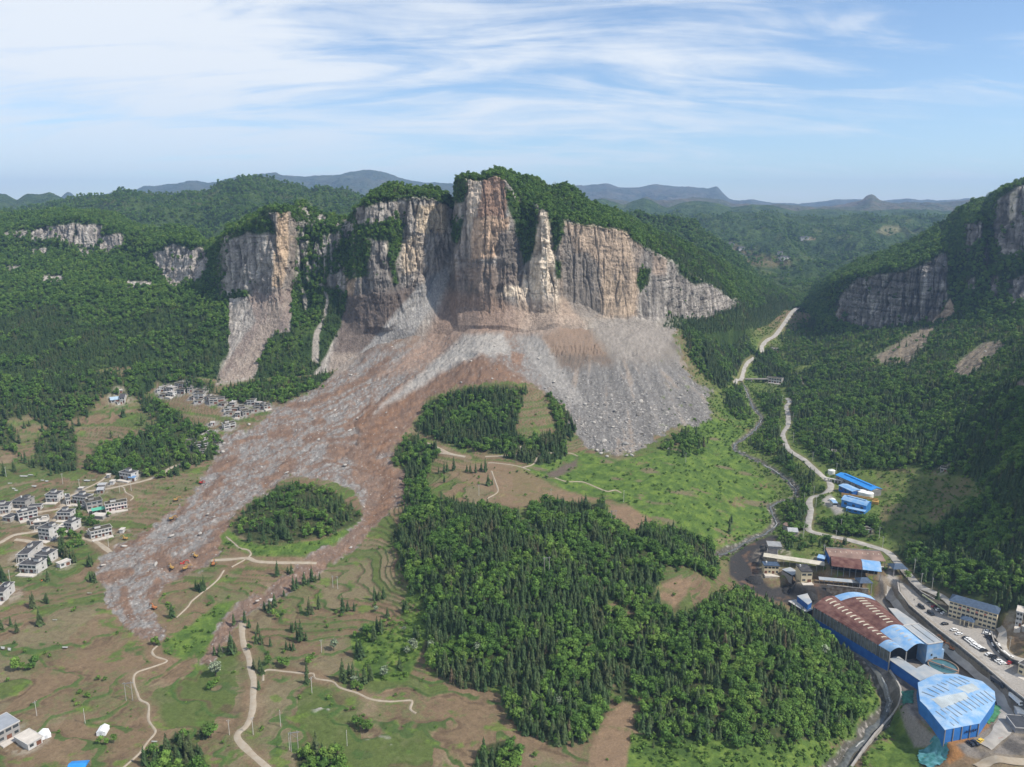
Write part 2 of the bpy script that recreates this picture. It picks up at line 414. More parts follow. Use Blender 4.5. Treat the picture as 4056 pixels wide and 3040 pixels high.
# ================================================================== the valley ground: one height field through surveyed points
CTRL = """
-300 3040 4;0 3040 2;700 3040 0;1400 3040 -2;2000 3040 -4;2500 3040 -3;3000 3040 -7;3420 2980 -19;3700 3040 -13;4056 3040 -11;4400 3040 -8;
0 2700 2;400 2700 1;800 2640 -3;1200 2700 -1;1600 2700 -2;1800 2850 -3;2100 2960 -4;2500 2960 -5;3000 2950 -8;
-300 2400 8;0 2400 6;300 2400 4;600 2500 1;850 2520 -1;1000 2420 1;1300 2400 4;1600 2400 6;60 2250 9;250 2250 8;420 2290 6;800 2230 7;1250 2234 7;
150 2080 13;400 1960 18;600 1900 24;-300 2000 20;0 1900 24;0 1750 32;150 1950 19;480 2120 10;
700 1760 36;300 1650 42;0 1620 45;560 1550 54;850 1590 54;1000 1620 50;1100 1580 55;1200 1520 63;1320 1530 64;
850 1850 26;1000 1950 20;700 2030 15;1150 1750 36;1000 1700 41;1300 1650 47;1300 1530 62;1450 1480 70;1500 1600 54;1400 1800 31;1600 1400 88;1650 1500 72;1750 1380 92;1800 1320 108;1905 1408 97;1780 1470 80;2000 1450 88;
2050 1350 104;2200 1400 95;2350 1380 97;2450 1420 86;2450 1500 70;2600 1430 82;2700 1450 72;2300 1560 61;2250 1480 76;2450 1700 40;2450 1790 31;2700 1650 40;2810 1590 42;2700 1350 96;2800 1370 85;2900 1380 62;2780 1500 56;
950 2110 13;1080 2150 14;1250 2150 14;1000 1990 20;1180 2010 24;1300 2030 23;1420 2040 15;1500 1960 16;1400 2150 9;1550 1900 20;1580 2000 16;
1640 1700 39;1700 1780 33;1900 1800 33;2100 1830 32;2280 1740 34;1800 1650 50;1950 1600 62;2080 1580 63;2180 1650 52;2200 1560 62;
1900 1900 28;2300 1880 28;2700 1880 23;2400 2030 23;2900 2030 8;2250 1960 26;2750 2060 15;1650 1960 26;1900 1990 29;
2000 2100 33;1750 2150 28;1700 2400 12;1950 2450 16;2200 2300 26;2350 2150 28;2600 2150 22;2250 2600 9;1950 2680 0;2450 2500 10;2750 2250 17;2680 2350 13;2900 2450 14;3100 2550 8;2800 2650 9;3250 2650 3;3000 2800 2;2550 2750 -1;2300 2880 -3;1600 2200 12;
3440 2640 -17;3500 2720 -19;3527 2780 -19.5;3450 2890 -21;3390 2960 -21;3305 3040 -22;3380 2560 -13;3300 2440 -10;3100 2390 -7;
2870 2300 -5;2900 2190 -2;3040 2100 0;3078 2060 1;3063 2042 2;3049 2003 4;3155 1960 6;3121 1902 9;3015 1830 14;2947 1800 17;2909 1770 18;2981 1709 21;3020 1651 23;2967 1579 27;2938 1511 31;
3119 1590 33;3116 1700 27;3140 1790 23;3232 1863 19;3290 1926 16;3213 2027 11;3218 2109 8;3370 2143 7;3483 2175 6;3563 2236 4;3643 2325 3;3757 2388 3;3250 2190 5;3100 2190 4;
3330 1900 17;3460 1970 16;3330 2000 14;3420 2040 13;3700 1990 26;3550 2080 15;3850 1930 36;4056 2000 52;4056 2250 30;4056 1750 80;3850 2150 24;3700 2200 12;3850 2350 12;4056 2420 14;
3500 1750 36;3700 1650 52;3300 1600 40;3500 1480 55;3800 1500 80;4056 1500 108;4350 1700 110;4350 2200 50;4350 1500 140;3150 1450 44;3300 1350 64;3600 1380 76;3850 1400 92;4056 1400 112;3050 1390 47;3000 1390 50;3130 1270 66;3060 1340 57;3230 1180 74;
2980 1420 43;2940 1490 36;3190 1202 71;3090 1300 61;3010 1370 52
"""
cp_ = np.array([[float(a) for a in t.split()] for t in CTRL.replace("\n", "").split(";") if t.strip()])
C3 = at_z(cp_[:, 0], cp_[:, 1], cp_[:, 2])
ku = np.arange(-300, 3300, 60.0)
kb = kint(MB, ku); C3b = at_y(ku, kb[:, 0], kb[:, 1])
ok_ = (ku < 1350)
C3c = C3b.copy(); C3c[:, 1] += 60; C3c[:, 0] *= C3c[:, 1] / C3b[:, 1]; C3c[:, 2] += 4
C3d = C3b.copy(); C3d[:, 1] += 250; C3d[:, 0] *= C3d[:, 1] / C3b[:, 1]; C3d[:, 2] += 4
C3e = C3b[(ku >= 1400) & (ku < 2700)] + np.array((0, 0, 2.5))
C3 = np.concatenate([C3, C3b[ok_], C3e, C3c[ku < 2950], C3d[ku < 2950]], 0)
S_ = 300.0
def tps_k(r2): return np.where(r2 > 0, 0.5 * r2 * np.log(r2 + 1e-12), 0)
Cx, Cy, Cz = C3[:, 0] / S_, C3[:, 1] / S_, C3[:, 2]
nC = len(Cx)
K_ = tps_k((Cx[:, None] - Cx) ** 2 + (Cy[:, None] - Cy) ** 2) + np.eye(nC) * 2e-3
A_ = np.zeros((nC + 3, nC + 3)); A_[:nC, :nC] = K_
A_[:nC, nC] = A_[nC, :nC] = 1; A_[:nC, nC + 1] = A_[nC + 1, :nC] = Cx; A_[:nC, nC + 2] = A_[nC + 2, :nC] = Cy
sol = np.linalg.solve(A_, np.concatenate([Cz, np.zeros(3)]))
GX0, GX1, GY0, GY1, GS = -900.0, 1300.0, 240.0, 2000.0, 4.0
gx, gy = np.arange(GX0, GX1 + GS, GS), np.arange(GY0, GY1 + GS, GS)
Gx, Gy = np.meshgrid(gx, gy)
HG = np.empty(Gx.shape)
for j in range(len(gy)):
    a, b = gx / S_, gy[j] / S_
    HG[j] = tps_k((a[:, None] - Cx) ** 2 + (b - Cy) ** 2) @ sol[:nC] + sol[nC] + sol[nC + 1] * a + sol[nC + 2] * b
# refine the grid near the camera to 2 m
def bil(H, x0, y0, s, x, y):
    fx, fy = np.clip((x - x0) / s, 0, H.shape[1] - 1.001), np.clip((y - y0) / s, 0, H.shape[0] - 1.001)
    i, j = fx.astype(int), fy.astype(int); fx, fy = fx - i, fy - j
    return (H[j, i] * (1 - fx) + H[j, i + 1] * fx) * (1 - fy) + (H[j + 1, i] * (1 - fx) + H[j + 1, i + 1] * fx) * fy
NX0, NY0, NS = -520.0, 240.0, 1.5
fx_, fy_ = np.arange(NX0, 620, NS), np.arange(NY0, 820, NS)
Fx, Fy = np.meshgrid(fx_, fy_)
HF = bil(HG, GX0, GY0, GS, Fx, Fy)
# level yards cut into the slope: (photo outline, level, blend metres)
PADS = [([(3480,2345),(3590,2400),(3700,2490),(3800,2565),(3900,2650),(3990,2735),(4100,2820),(4100,2990),(3960,3000),(3880,2960),(3780,2960),(3700,2900),(3600,2820),(3560,2700),(3480,2660),(3230,2440),(3080,2370),(3150,2320),(3300,2330)], -9.0, 7),
        ([(3555,2300),(3600,2328),(3660,2365),(3750,2425),(3950,2490),(3990,2580),(4120,2660),(4120,2800),(4000,2728),(3905,2645),(3800,2560),(3700,2484),(3600,2398),(3560,2362)], 0.0, 3),
        ([(3270,2225),(3520,2240),(3520,2275),(3500,2300),(3280,2285)], 3.0, 5), ([(3160,2290),(3300,2300),(3440,2330),(3200,2330),(3150,2315)], -1.0, 4),
        ([(3275,1880),(3320,1890),(3480,1965),(3480,2000),(3440,2040),(3330,2020),(3260,1990),(3290,1930)], 15.5, 8)]
for poly, lev, bl in PADS:
    q = np.array(poly, float); W = at_z(q[:, 0], q[:, 1], lev)[:, :2]
    w = sstep(-bl, 0.5, sdist(W, Fx, Fy, bl + 1))
    HF = lerp(HF, lev, w)
def ground(x, y):
    x, y = np.asarray(x, float), np.asarray(y, float)
    far = bil(HG, GX0, GY0, GS, x, y)
    near = bil(HF, NX0, NY0, NS, x, y)
    w = sstep(0, 25, np.minimum.reduce([x - NX0, 615 - x, 812 - y]))
    return lerp(far, near, w)
def at(u, v):
    """the ground point seen at a pixel of the photo"""
    u, v = np.atleast_1d(np.asarray(u, float)), np.atleast_1d(np.asarray(v, float))
    d = ray(u, v); d = d / d[:, 1:2]
    Y = np.full(u.shape, 255.0); done = np.zeros(u.shape, bool)
    for _ in range(1500):
        z = HC + d[:, 2] * Y
        done |= z < ground(d[:, 0] * Y, Y)
        if done.all(): break
        Y = np.where(done, Y, Y + np.maximum(0.4, Y * 0.0015))
    return np.stack([d[:, 0] * Y, Y, ground(d[:, 0] * Y, Y)], -1)

# ------------------------------------------------------------------ roads, paths, stream: (name, label, width, colour key, pixels)
ROADS = [
 ("road", "pale concrete road winding down between the white village houses", 3.4, 'pale', [(735,1836),(682,1852),(630,1883),(579,1905),(507,1921),(416,1939),(326,1950),(275,1968),(253,1992),(246,2014),(232,2032),(214,2061),(203,2086),(217,2104),(275,2113)]),
 ("road", "pale concrete lane passing the houses with dark flat roofs", 3.5, 'pale', [(236,2016),(163,2028),(110,2036),(72,2036),(0,2043),(-40,2046)]),
 ("road", "pale concrete lane curving below the tall white house", 3.5, 'pale', [(-40,2165),(0,2151),(54,2122),(116,2111),(150,2104)]),
 ("road", "short lane to the yard of the house under the big trees", 4.0, 'pale', [(62,2138),(119,2147),(181,2172),(150,2186)]),
 ("road", "lane ending at the edge of the debris beside a long house", 3.6, 'pale', [(325,2134),(350,2139),(380,2147),(420,2176),(438,2191)]),
 ("road", "pale concrete road bending through the brown terraces", 3.4, 'pale', [(962,2462),(960,2514),(967,2555),(985,2600),(995,2656),(1005,2696),(1003,2757),(1000,2818),(977,2874),(945,2904),(942,2930),(982,2975),(1060,3045),(1090,3075)]),
 ("road", "straight pale track leading to the excavators", 3.5, 'pale', [(838,2221),(905,2217),(981,2213),(1021,2226),(1120,2232),(1255,2234)]),
 ("path", "thin path climbing to the wooded knoll", 1.25, 'pale', [(981,2213),(994,2196),(981,2181),(951,2173),(927,2154),(897,2129)]),
 ("path", "short thin path branching below the straight track", 1.25, 'pale', [(971,2218),(917,2248)]),
 ("path", "thin path running down beside the debris tongue", 1.25, 'pale', [(887,2263),(857,2303),(797,2352),(757,2385),(745,2405),(698,2449)]),
 ("path", "narrow pale path wandering through the terraces to the tents", 1.25, 'pale', [(624,2560),(603,2580),(615,2603),(662,2621),(606,2643),(542,2666),(529,2698),(542,2743),(556,2775),(588,2793),(588,2851),(610,2888),(615,2906),(583,2942),(551,2987),(479,3050)]),
 ("path", "narrow pale path crossing the brown fields eastward", 1.25, 'pale', [(1041,2701),(1053,2658),(1129,2663),(1205,2671),(1241,2669),(1251,2691),(1317,2701),(1347,2727),(1413,2747),(1469,2772),(1540,2780),(1590,2778),(1632,2778),(1625,2810),(1650,2830)]),
 ("road", "pale road forking at the foot of the wooded mound", 4.0, 'pale', [(1690,1758),(1740,1780),(1781,1798),(1844,1812)]),
 ("road", "lower branch of the pale fork by the mound", 3.4, 'pale', [(1711,1792),(1780,1800),(1844,1812)]),
 ("path", "pale path along the foot of the wooded mound", 2.4, 'pale', [(1922,1811),(2000,1808),(2047,1803),(2063,1771)]),
 ("path", "pale path below the mound crossing brown plots", 1.25, 'pale', [(1933,1835),(1960,1837),(2047,1848),(2101,1866)]),
 ("path", "pale path rising to the dark conifers on the mound", 1.4, 'pale', [(2069,1855),(2112,1841),(2145,1803),(2250,1797),(2290,1810)]),
 ("path", "winding pale path across the green meadow", 1.35, 'pale', [(2199,1896),(2243,1909),(2308,1912),(2367,1934),(2405,1948),(2438,1944),(2462,1955)]),
 ("path", "thin path beside small wood in the brown plots", 1.35, 'pale', [(1947,1868),(1962,1910),(1971,1950),(1928,1977)]),
 ("path", "thin pale path descending to the village road", 1.7, 'pale', [(322,1945),(345,1935),(400,1908),(420,1890),(434,1884),(420,1876)]),
 ("path", "pale path from the village road down the terraces", 1.25, 'pale', [(470,1929),(489,1933),(498,1952),(521,1966),(527,1975),(514,1986)]),
 ("road", "grey road following the valley past the blue sheds", 5.6, 'grey', [(3119,1579),(3128,1593),(3116,1612),(3124,1651),(3121,1690),(3102,1723),(3116,1767),(3136,1791),(3189,1825),(3232,1863),(3276,1902),(3291,1926),(3276,1950),(3223,1969),(3208,1989),(3213,2027),(3203,2090),(3218,2109),(3276,2124),(3372,2143),(3483,2175),(3529,2198),(3563,2236),(3600,2276),(3643,2320),(3728,2364),(3775,2396)]),
 ("road", "grey road climbing to the head of the valley", 8.0, 'grey', [(3250,1168),(3236,1176),(3190,1204),(3141,1234),(3117,1265),(3092,1300),(3068,1330),(3019,1367),(3014,1397)]),
 ("road", "grey road dropping to the stream bridge", 7.0, 'grey', [(2984,1418),(2962,1434),(2947,1458),(2938,1487),(2925,1505),(2906,1518)]),
 ("path", "dirt path running through the scrub above the stream", 1.35, 'pale', [(3140,1470),(3165,1490),(3180,1520),(3215,1560)]),
 ("road", "grey service road curving beside the cream office block", 7.0, 'grey', [(3962,2490),(3985,2500),(3980,2530),(3962,2555),(3990,2590),(4056,2622),(4110,2640)]),
 ("road", "grey yard road passing the round blue store", 7.0, 'grey', [(3515,2330),(3530,2380),(3590,2430),(3700,2525),(3790,2600),(3880,2690),(3955,2760),(3985,2830),(3965,2900),(3900,2960)]),
 ("road", "pale road crossing the corner below the blue store", 5.0, 'pale', [(3870,3040),(3920,3015),(4000,3012),(4100,3022)]),
]
RD = []
for r in ROADS:
    r = (r[0], r[1], r[2], r[3], r[4]); px = np.array(r[4], float); W = at(px[:, 0], px[:, 1])[:, :2]
    # Catmull-Rom to 1.5 m steps
    P = np.concatenate([[2 * W[0] - W[1]], W, [2 * W[-1] - W[-2]]]); out = []
    for i in range(1, len(P) - 2):
        n = max(2, int(np.linalg.norm(P[i + 1] - P[i]) / 1.5)); t = np.linspace(0, 1, n, endpoint=False)[:, None]
        p0, p1, p2, p3 = P[i - 1], P[i], P[i + 1], P[i + 2]
        out.append(0.5 * (2 * p1 + (p2 - p0) * t + (2 * p0 - 5 * p1 + 4 * p2 - p3) * t * t + (3 * p1 - p0 - 3 * p2 + p3) * t ** 3))
    out.append(P[-2][None]); RD.append(np.concatenate(out))
RIVERS = [(6.0, [(2938,1511),(2957,1545),(2967,1579),(2986,1617),(3020,1651),(3005,1680),(2981,1709),(2947,1733),(2909,1757),(2909,1781),(2947,1801),(3015,1830),(3063,1863),(3121,1902),(3150,1931),(3155,1965),(3092,1984),(3049,2003),(3063,2042),(3078,2071),(3034,2109),(2938,2153),(2841,2196)]),
          (8.0, [(3330,2540),(3400,2585),(3453,2633),(3510,2724),(3527,2780),(3493,2848),(3447,2894),(3396,2950),(3340,3007),(3295,3060)])]
RV = []
for w, px in RIVERS:
    px = np.array(px, float); RV.append(at(px[:, 0], px[:, 1])[:, :2])

# ================================================================== valley mesh
NA = 1500
az = np.linspace(R_(-44), R_(46), NA)
r_, rr = [], 262.0
while rr < 1500:
    r_.append(rr); rr += min(3.2, max(0.55, 0.62 * rr * rr / 171000.0))
r_ = np.array(r_)
AZ, RR = np.meshgrid(az, r_)
X, Y = RR * np.sin(AZ), RR * np.cos(AZ)
Z = ground(X, Y)
road_d = np.full(X.shape, 1e3)
for r, ln in zip(ROADS, RD): road_d = np.minimum(road_d, seg_dist(ln[::3] if len(ln) > 6 else ln, X, Y, 14) - r[2] / 2)
river_d = np.full(X.shape, 1e3)
for (w, _), ln in zip(RIVERS, RV): river_d = np.minimum(river_d, seg_dist(ln, X, Y, 25) - w / 2 * (1 + 0.5 * noise2(X / 14, Y / 14, 3)))
U, V, DEP = project(np.stack([X, Y, Z], -1))
wu, wv = 10 * fbm2(X / 22, Y / 22, 3, 1.0), 8 * fbm2(X / 22, Y / 22, 3, 4.0)
Uw, Vw = U + wu, V + wv
PX = {}
PX['debris'] = [(1330,1470),(1250,1540),(1120,1600),(1060,1640),(1000,1700),(890,1720),(860,1790),(830,1850),(800,1900),(770,1950),(730,1990),(640,2060),(560,2110),(480,2160),(400,2210),(370,2270),(420,2330),(415,2390),(470,2450),(520,2510),(640,2540),(650,2500),(620,2440),(600,2380),(640,2330),(700,2290),(800,2260),(860,2200),(880,2130),(900,2080),(960,2000),(1060,1950),(1150,1880),(1300,1900),(1400,1940),(1440,2010),(1430,2060),(1330,2150),(1200,2215),(1080,2320),(950,2385),(900,2430),(850,2500),(820,2580),(790,2625),(840,2640),(910,2530),(960,2440),(1100,2370),(1250,2280),(1400,2180),(1500,2070),(1600,1970),(1615,1870),(1560,1850),(1545,1820),(1570,1770),(1640,1690),(1690,1590),(1800,1540),(1950,1525),(2100,1525),(2180,1570),(2260,1680),(2320,1770),(2420,1800),(2500,1798),(2570,1760),(2640,1705),(2700,1680),(2760,1690),(2820,1650),(2800,1590),(2825,1550),(2740,1500),(2690,1400),(2670,1330),(2700,1270),(2600,1240),(1400,1240),(1330,1400)]
PX['mound'] = [(1480,1600),(1600,1520),(1700,1470),(1850,1422),(1905,1406),(1990,1440),(2080,1500),(2200,1590),(2260,1690),(2140,1580),(2000,1545),(1800,1570),(1700,1650),(1610,1750),(1545,1825),(1430,1770),(1400,1680)]
PX['channel'] = [(1560,1830),(1615,1870),(1600,1970),(1500,2070),(1400,2180),(1250,2280),(1100,2370),(960,2440),(900,2540),(840,2640),(790,2625),(850,2500),(950,2385),(1080,2320),(1200,2215),(1330,2150),(1430,2060),(1450,1950),(1380,1880),(1420,1830)]
PX['wedge'] = [(2145,1331),(2297,1250),(2350,1330),(2432,1429),(2405,1451),(2351,1434),(2270,1467),(2215,1451)]
PX['talusL'] = [(1000,1310),(1080,1300),(1050,1400),(990,1505),(920,1515),(855,1525),(865,1480),(920,1390)]
PX['meadow'] = [(2060,1870),(2110,1830),(2300,1790),(2450,1820),(2600,1790),(2760,1740),(2860,1720),(2960,1820),(3080,1950),(3040,2080),(2960,2160),(2830,2170),(2700,2100),(2550,2040),(2420,1980),(2250,1950),(2180,1905)]
PX['meadow2'] = [(2700,1690),(2850,1640),(2900,1500),(2960,1520),(3000,1650),(2920,1750),(2960,1830),(2860,1760),(2760,1750)]
PX['knollgrass'] = [(900,2090),(960,2140),(1100,2160),(1300,2130),(1420,2060),(1440,2060),(1330,2150),(1200,2205),(1000,2200),(890,2160),(870,2130)]
PX['greenL'] = [(640,2545),(760,2470),(860,2390),(930,2380),(900,2440),(850,2510),(800,2600),(720,2610),(650,2590)]
PX['scrubB'] = [(2490,2900),(2600,2930),(2900,2900),(3200,2930),(3400,2720),(3470,2740),(3500,2820),(3400,2960),(3320,3030),(3000,3060),(2480,3060)]
PX['scrubL'] = [(1620,2320),(1700,2300),(1720,2420),(1680,2560),(1620,2680),(1480,2700),(1400,2640),(1390,2520),(1480,2470),(1580,2440)]
PX['coal'] = [(2890,2210),(2950,2160),(3050,2120),(3085,2125),(3045,2190),(3010,2235),(3020,2300),(3060,2330),(3160,2305),(3260,2312),(3430,2345),(3400,2370),(3240,2400),(3140,2400),(3080,2385),(2960,2340),(2890,2280)]
PX['pad'] = [(3530,2250),(3560,2300),(3600,2328),(3660,2365),(3750,2425),(3950,2490),(3990,2580),(4120,2660),(4120,2800),(4000,2728),(3905,2645),(3800,2560),(3700,2484),(3600,2398),(3560,2362),(3500,2290)]
PX['yard'] = [(3470,2270),(3560,2300),(3560,2362),(3600,2405),(3700,2490),(3800,2568),(3900,2655),(4000,2740),(4120,2830),(4120,3000),(3960,3010),(3860,2980),(3760,3000),(3740,2920),(3560,2800),(3480,2660),(3400,2400),(3480,2350)]
PX['clay'] = [(3735,2920),(3800,2905),(3900,2860),(3935,2830),(3920,2880),(3830,2940),(3790,2950),(3820,2990),(3760,3030),(3735,3000)]
PX['pit'] = [(3560,2790),(3600,2800),(3640,2870),(3720,2930),(3700,2960),(3620,2960),(3580,2880)]
PX['lot'] = [(3790,2960),(3860,2920),(3960,2880),(4056,2850),(4120,2850),(4120,3020),(3960,2990),(3900,3010),(3830,2995)]
PX['clear'] = [(3470,1870),(3560,1850),(3700,1860),(3850,1900),(3900,1965),(3800,2010),(3700,2085),(3560,2120),(3480,2060),(3500,1980)]
PX['blueyd'] = [(3255,1975),(3290,1960),(3330,2000),(3345,2030),(3310,2045),(3290,2010),(3262,1996)]
PX['tR1'] = [(3706,1300),(3650,1380),(3593,1447),(3520,1440),(3442,1428),(3565,1352),(3650,1300)]
PX['tR2'] = [(3900,1352),(3961,1352),(3980,1371),(3900,1440),(3829,1494),(3739,1494),(3800,1430)]
PX['tR3'] = [(3980,1520),(4120,1495),(4120,1560),(4010,1535)]
PX['plotB'] = [(2080,2010),(1990,2000),(1960,1950),(1890,1930),(1800,1890),(1740,1860),(1780,1830),(1940,1830),(2080,1860),(2160,1900),(2250,1950),(2390,1985),(2330,1990),(2200,1985)]
PX['fieldpk'] = [(2600,2330),(2680,2290),(2740,2300),(2720,2360),(2670,2400),(2620,2380)]
PX['fieldp2'] = [(2340,2960),(2390,2850),(2470,2780),(2520,2790),(2500,2880),(2480,3060),(2330,3060)]
PX['plotG'] = [(3480,2900),(3560,2810),(3610,2850),(3690,2960),(3640,3060),(3400,3060)]
PX['field3'] = [(2410,2010),(2480,1995),(2570,2050),(2560,2090),(2490,2100),(2420,2060)]
PX['crop1'] = [(2180,1870),(2290,1815),(2290,1850),(2200,1895),(2150,1890)]
mk = {k: soft(p, Uw, Vw, 9) for k, p in PX.items()}
ragg = fbm2(X / 9, Y / 9, 4, 91.)
mk['debris'] = soft(PX['debris'], Uw + 34 * ragg, Vw + 22 * fbm2(X / 9, Y / 9, 4, 93.), 5); mk['mound'] = soft(PX['mound'], Uw + 50 * ragg, Vw + 30 * fbm2(X / 14, Y / 9, 4, 95.), 26)
# ---- forest outlines (photo), reused for planting
FOR = {}
FOR['mound'] = [(1650,1700),(1700,1600),(1820,1550),(2000,1535),(2085,1545),(2060,1610),(2040,1700),(2080,1750),(2190,1710),(2240,1750),(2240,1800),(2100,1835),(2050,1810),(1900,1780),(1750,1750)]
FOR['moundfoot'] = [(1555,1800),(1640,1720),(1740,1790),(1700,1850),(1680,1950),(1660,2040),(1600,1970),(1605,1870)]
FOR['moundedge'] = [(2160,1560),(2200,1580),(2290,1690),(2240,1750),(2200,1700),(2180,1620)]
FOR['center'] = [(1600,2020),(1700,1970),(1900,2000),(2050,2040),(2100,2090),(2250,2170),(2350,2250),(2400,2380),(2440,2560),(2430,2700),(2390,2850),(2320,2930),(2200,2945),(2050,2880),(2000,2800),(1990,2710),(1900,2725),(1760,2685),(1680,2600),(1690,2450),(1660,2350),(1590,2260),(1560,2130)]
FOR['center2'] = [(2100,2000),(2200,1985),(2380,2000),(2440,2070),(2500,2110),(2560,2075),(2680,2095),(2800,2140),(2850,2240),(2830,2290),(2750,2240),(2650,2240),(2590,2350),(2640,2430),(2560,2440),(2450,2400),(2350,2260),(2250,2160),(2100,2060)]
FOR['centerR'] = [(2420,2420),(2560,2440),(2650,2430),(2700,2450),(2560,2560),(2500,2680),(2540,2780),(2440,2780),(2430,2600)]
FOR['right'] = [(2500,2520),(2700,2450),(2850,2350),(2930,2340),(3000,2390),(3100,2460),(3180,2490),(3300,2620),(3400,2700),(3420,2800),(3330,2890),(3100,2950),(2850,2930),(2600,2950),(2500,2880),(2560,2770),(2480,2650)]
FOR['knoll'] = [(910,2080),(1000,1995),(1060,1965),(1100,1925),(1250,1915),(1330,1955),(1400,2015),(1440,2035),(1400,2085),(1300,2115),(1150,2150),(1000,2145)]
FOR['village'] = [(330,1840),(400,1760),(560,1720),(640,1665),(560,1620),(560,1570),(650,1590),(760,1690),(850,1705),(890,1740),(870,1800),(760,1840),(700,1870),(600,1890),(520,1900),(440,1885)]
FOR['leftA'] = [(140,1750),(180,1700),(240,1660),(300,1720),(310,1850),(250,1870),(140,1840)]
FOR['leftB'] = [(0,1470),(420,1480),(600,1520),(560,1570),(400,1565),(350,1640),(200,1690),(130,1650),(0,1660),(-300,1660),(-300,1470)]
FOR['leftC'] = [(-300,1660),(0,1660),(60,1700),(60,1800),(0,1760),(-300,1760)]
FOR['spurbase'] = [(860,1570),(900,1540),(1000,1510),(1250,1490),(1330,1480),(1270,1530),(1120,1590),(960,1590)]
FOR['fieldA'] = [(560,1500),(700,1470),(850,1525),(850,1560),(700,1530)]
FOR['rightbig'] = [(3100,1500),(3250,1440),(3500,1470),(3700,1500),(4400,1480),(4400,2440),(4056,2400),(3950,2440),(3800,2420),(3700,2370),(3600,2290),(3530,2190),(3700,2130),(3580,2110),(3700,2085),(3800,2010),(3900,1960),(3850,1900),(3700,1860),(3500,1850),(3300,1850),(3220,1800),(3150,1720),(3130,1600)]
FOR['valleyW'] = [(3095,1325),(3250,1235),(3320,1320),(3220,1440),(3130,1440),(3050,1390)]
FOR['rightlow'] = [(3220,1440),(3300,1320),(3450,1280),(3650,1220),(3800,1180),(4400,1150),(4400,1480),(3700,1500),(3500,1470),(3250,1440)]
FOR['valleyN'] = [(2700,1300),(2790,1265),(2870,1250),(2950,1330),(3000,1400),(2960,1420),(2920,1470),(2860,1545),(2800,1500),(2740,1430)]
FOR['valleyN2'] = [(2965,1410),(3050,1380),(3130,1460),(3110,1510),(3020,1500)]
FOR['stream'] = [(2870,1550),(2930,1530),(2970,1650),(2920,1660),(2880,1610)]
FOR['meadedge'] = [(2600,1760),(2720,1700),(2800,1720),(2780,1790),(2650,1800)]
FOR['blueS'] = [(3300,2050),(3480,2050),(3500,2110),(3400,2130),(3260,2110),(3240,2060)]
FOR['riverE'] = [(3000,1560),(3090,1560),(3090,1720),(3120,1800),(3220,1880),(3250,1930),(3180,1960),(3150,1880),(3050,1810),(2960,1760),(3040,1680)]
FOR['riverE2'] = [(3100,1990),(3190,1980),(3190,2080),(3160,2110),(3100,2080)]
FOR['roadside'] = [(3090,2110),(3190,2120),(3500,2190),(3400,2190),(3240,2170),(3160,2180),(3080,2170)]
FOR['rightE'] = [(2900,2335),(3080,2400),(3230,2462),(3330,2560),(3430,2640),(3440,2730),(3300,2640),(3000,2400)]
FOR['bottomL'] = [(560,2990),(640,2960),(700,2900),(800,2970),(830,3060),(560,3060)]
FOR['bottomM'] = [(1170,2990),(1250,2950),(1340,2980),(1350,3060),(1170,3060)]
FOR['bottomC'] = [(1900,2960),(2000,2930),(2080,2960),(2050,3060),(1850,3060)]
forest = np.zeros_like(U)
for k, p in FOR.items(): forest = np.maximum(forest, soft(p, Uw, Vw, 8) * (.25 if k in ('rightlow', 'valleyW', 'riverE', 'meadedge', 'roadside') else 1))
built = np.maximum.reduce([mk['pad'], mk['yard'], mk['coal'], mk['lot'], mk['blueyd']])
rubble = np.maximum.reduce([mk['debris'] , mk['talusL'], mk['tR1'], mk['tR2'], mk['tR3']])
terr = (1 - np.maximum.reduce([rubble, built, forest, mk['wedge']])) * sstep(1.5, 7, road_d) * sstep(2, 10, river_d) * sstep(3000, 2700, U) * sstep(1240, 1330, V)
# terraces: real steps along wandering contours
hz = Z + 3.6 * fbm2(X / 130, Y / 70, 3, 8.0) + 0.5 * fbm2(X / 13, Y / 13, 2, 9.0)
step = 1.05
lv = hz / step; fr = lv - np.floor(lv)
riser = sstep(0.78, 0.97, fr)
Zt = (np.floor(lv) + riser) * step - (hz - Z)
Z = lerp(Z, Zt, terr * 0.9)
detail = fbm2(X / 5, Y / 5, 4, 3.0); det2 = fbm2(X / 1.6, Y / 1.6, 2, 6.0)
flow = fbm2((X * 0.75 + Y * 0.66) / 34, (X * 0.66 - Y * 0.75) / 7.5, 4, 2.0)      # ribs along the run-out of the slide
hum = fbm2(X / 16, Y / 16, 4, 7.0)
calm = sstep(0.3, 4, road_d) * (1 - built)
Z = Z + calm * ((1 - rubble) * 0.25 * detail + rubble * (3.0 * hum + 2.2 * flow + 1.3 * detail + 0.8 * det2 - 0.4) + 0.5 * (1 - rubble - terr).clip(0, 1) * detail)
Z = Z + mk['mound'] * 5 * sstep(0, .6, mk['mound']) * 0.6
Z = Z - sstep(3, -3, river_d) * 1.6 - calm * mk['wedge'] * 0.0
wst = np.clip((Z - 88) / 4.0, 0, 3); Z = Z + mk['wedge'] * (3.0 * (sstep(.3, .6, wst % 1)) - 1.5) * sstep(.4, .9, mk['wedge'])
PV = np.stack([X, Y, Z], -1)
U, V, DEP = project(PV)
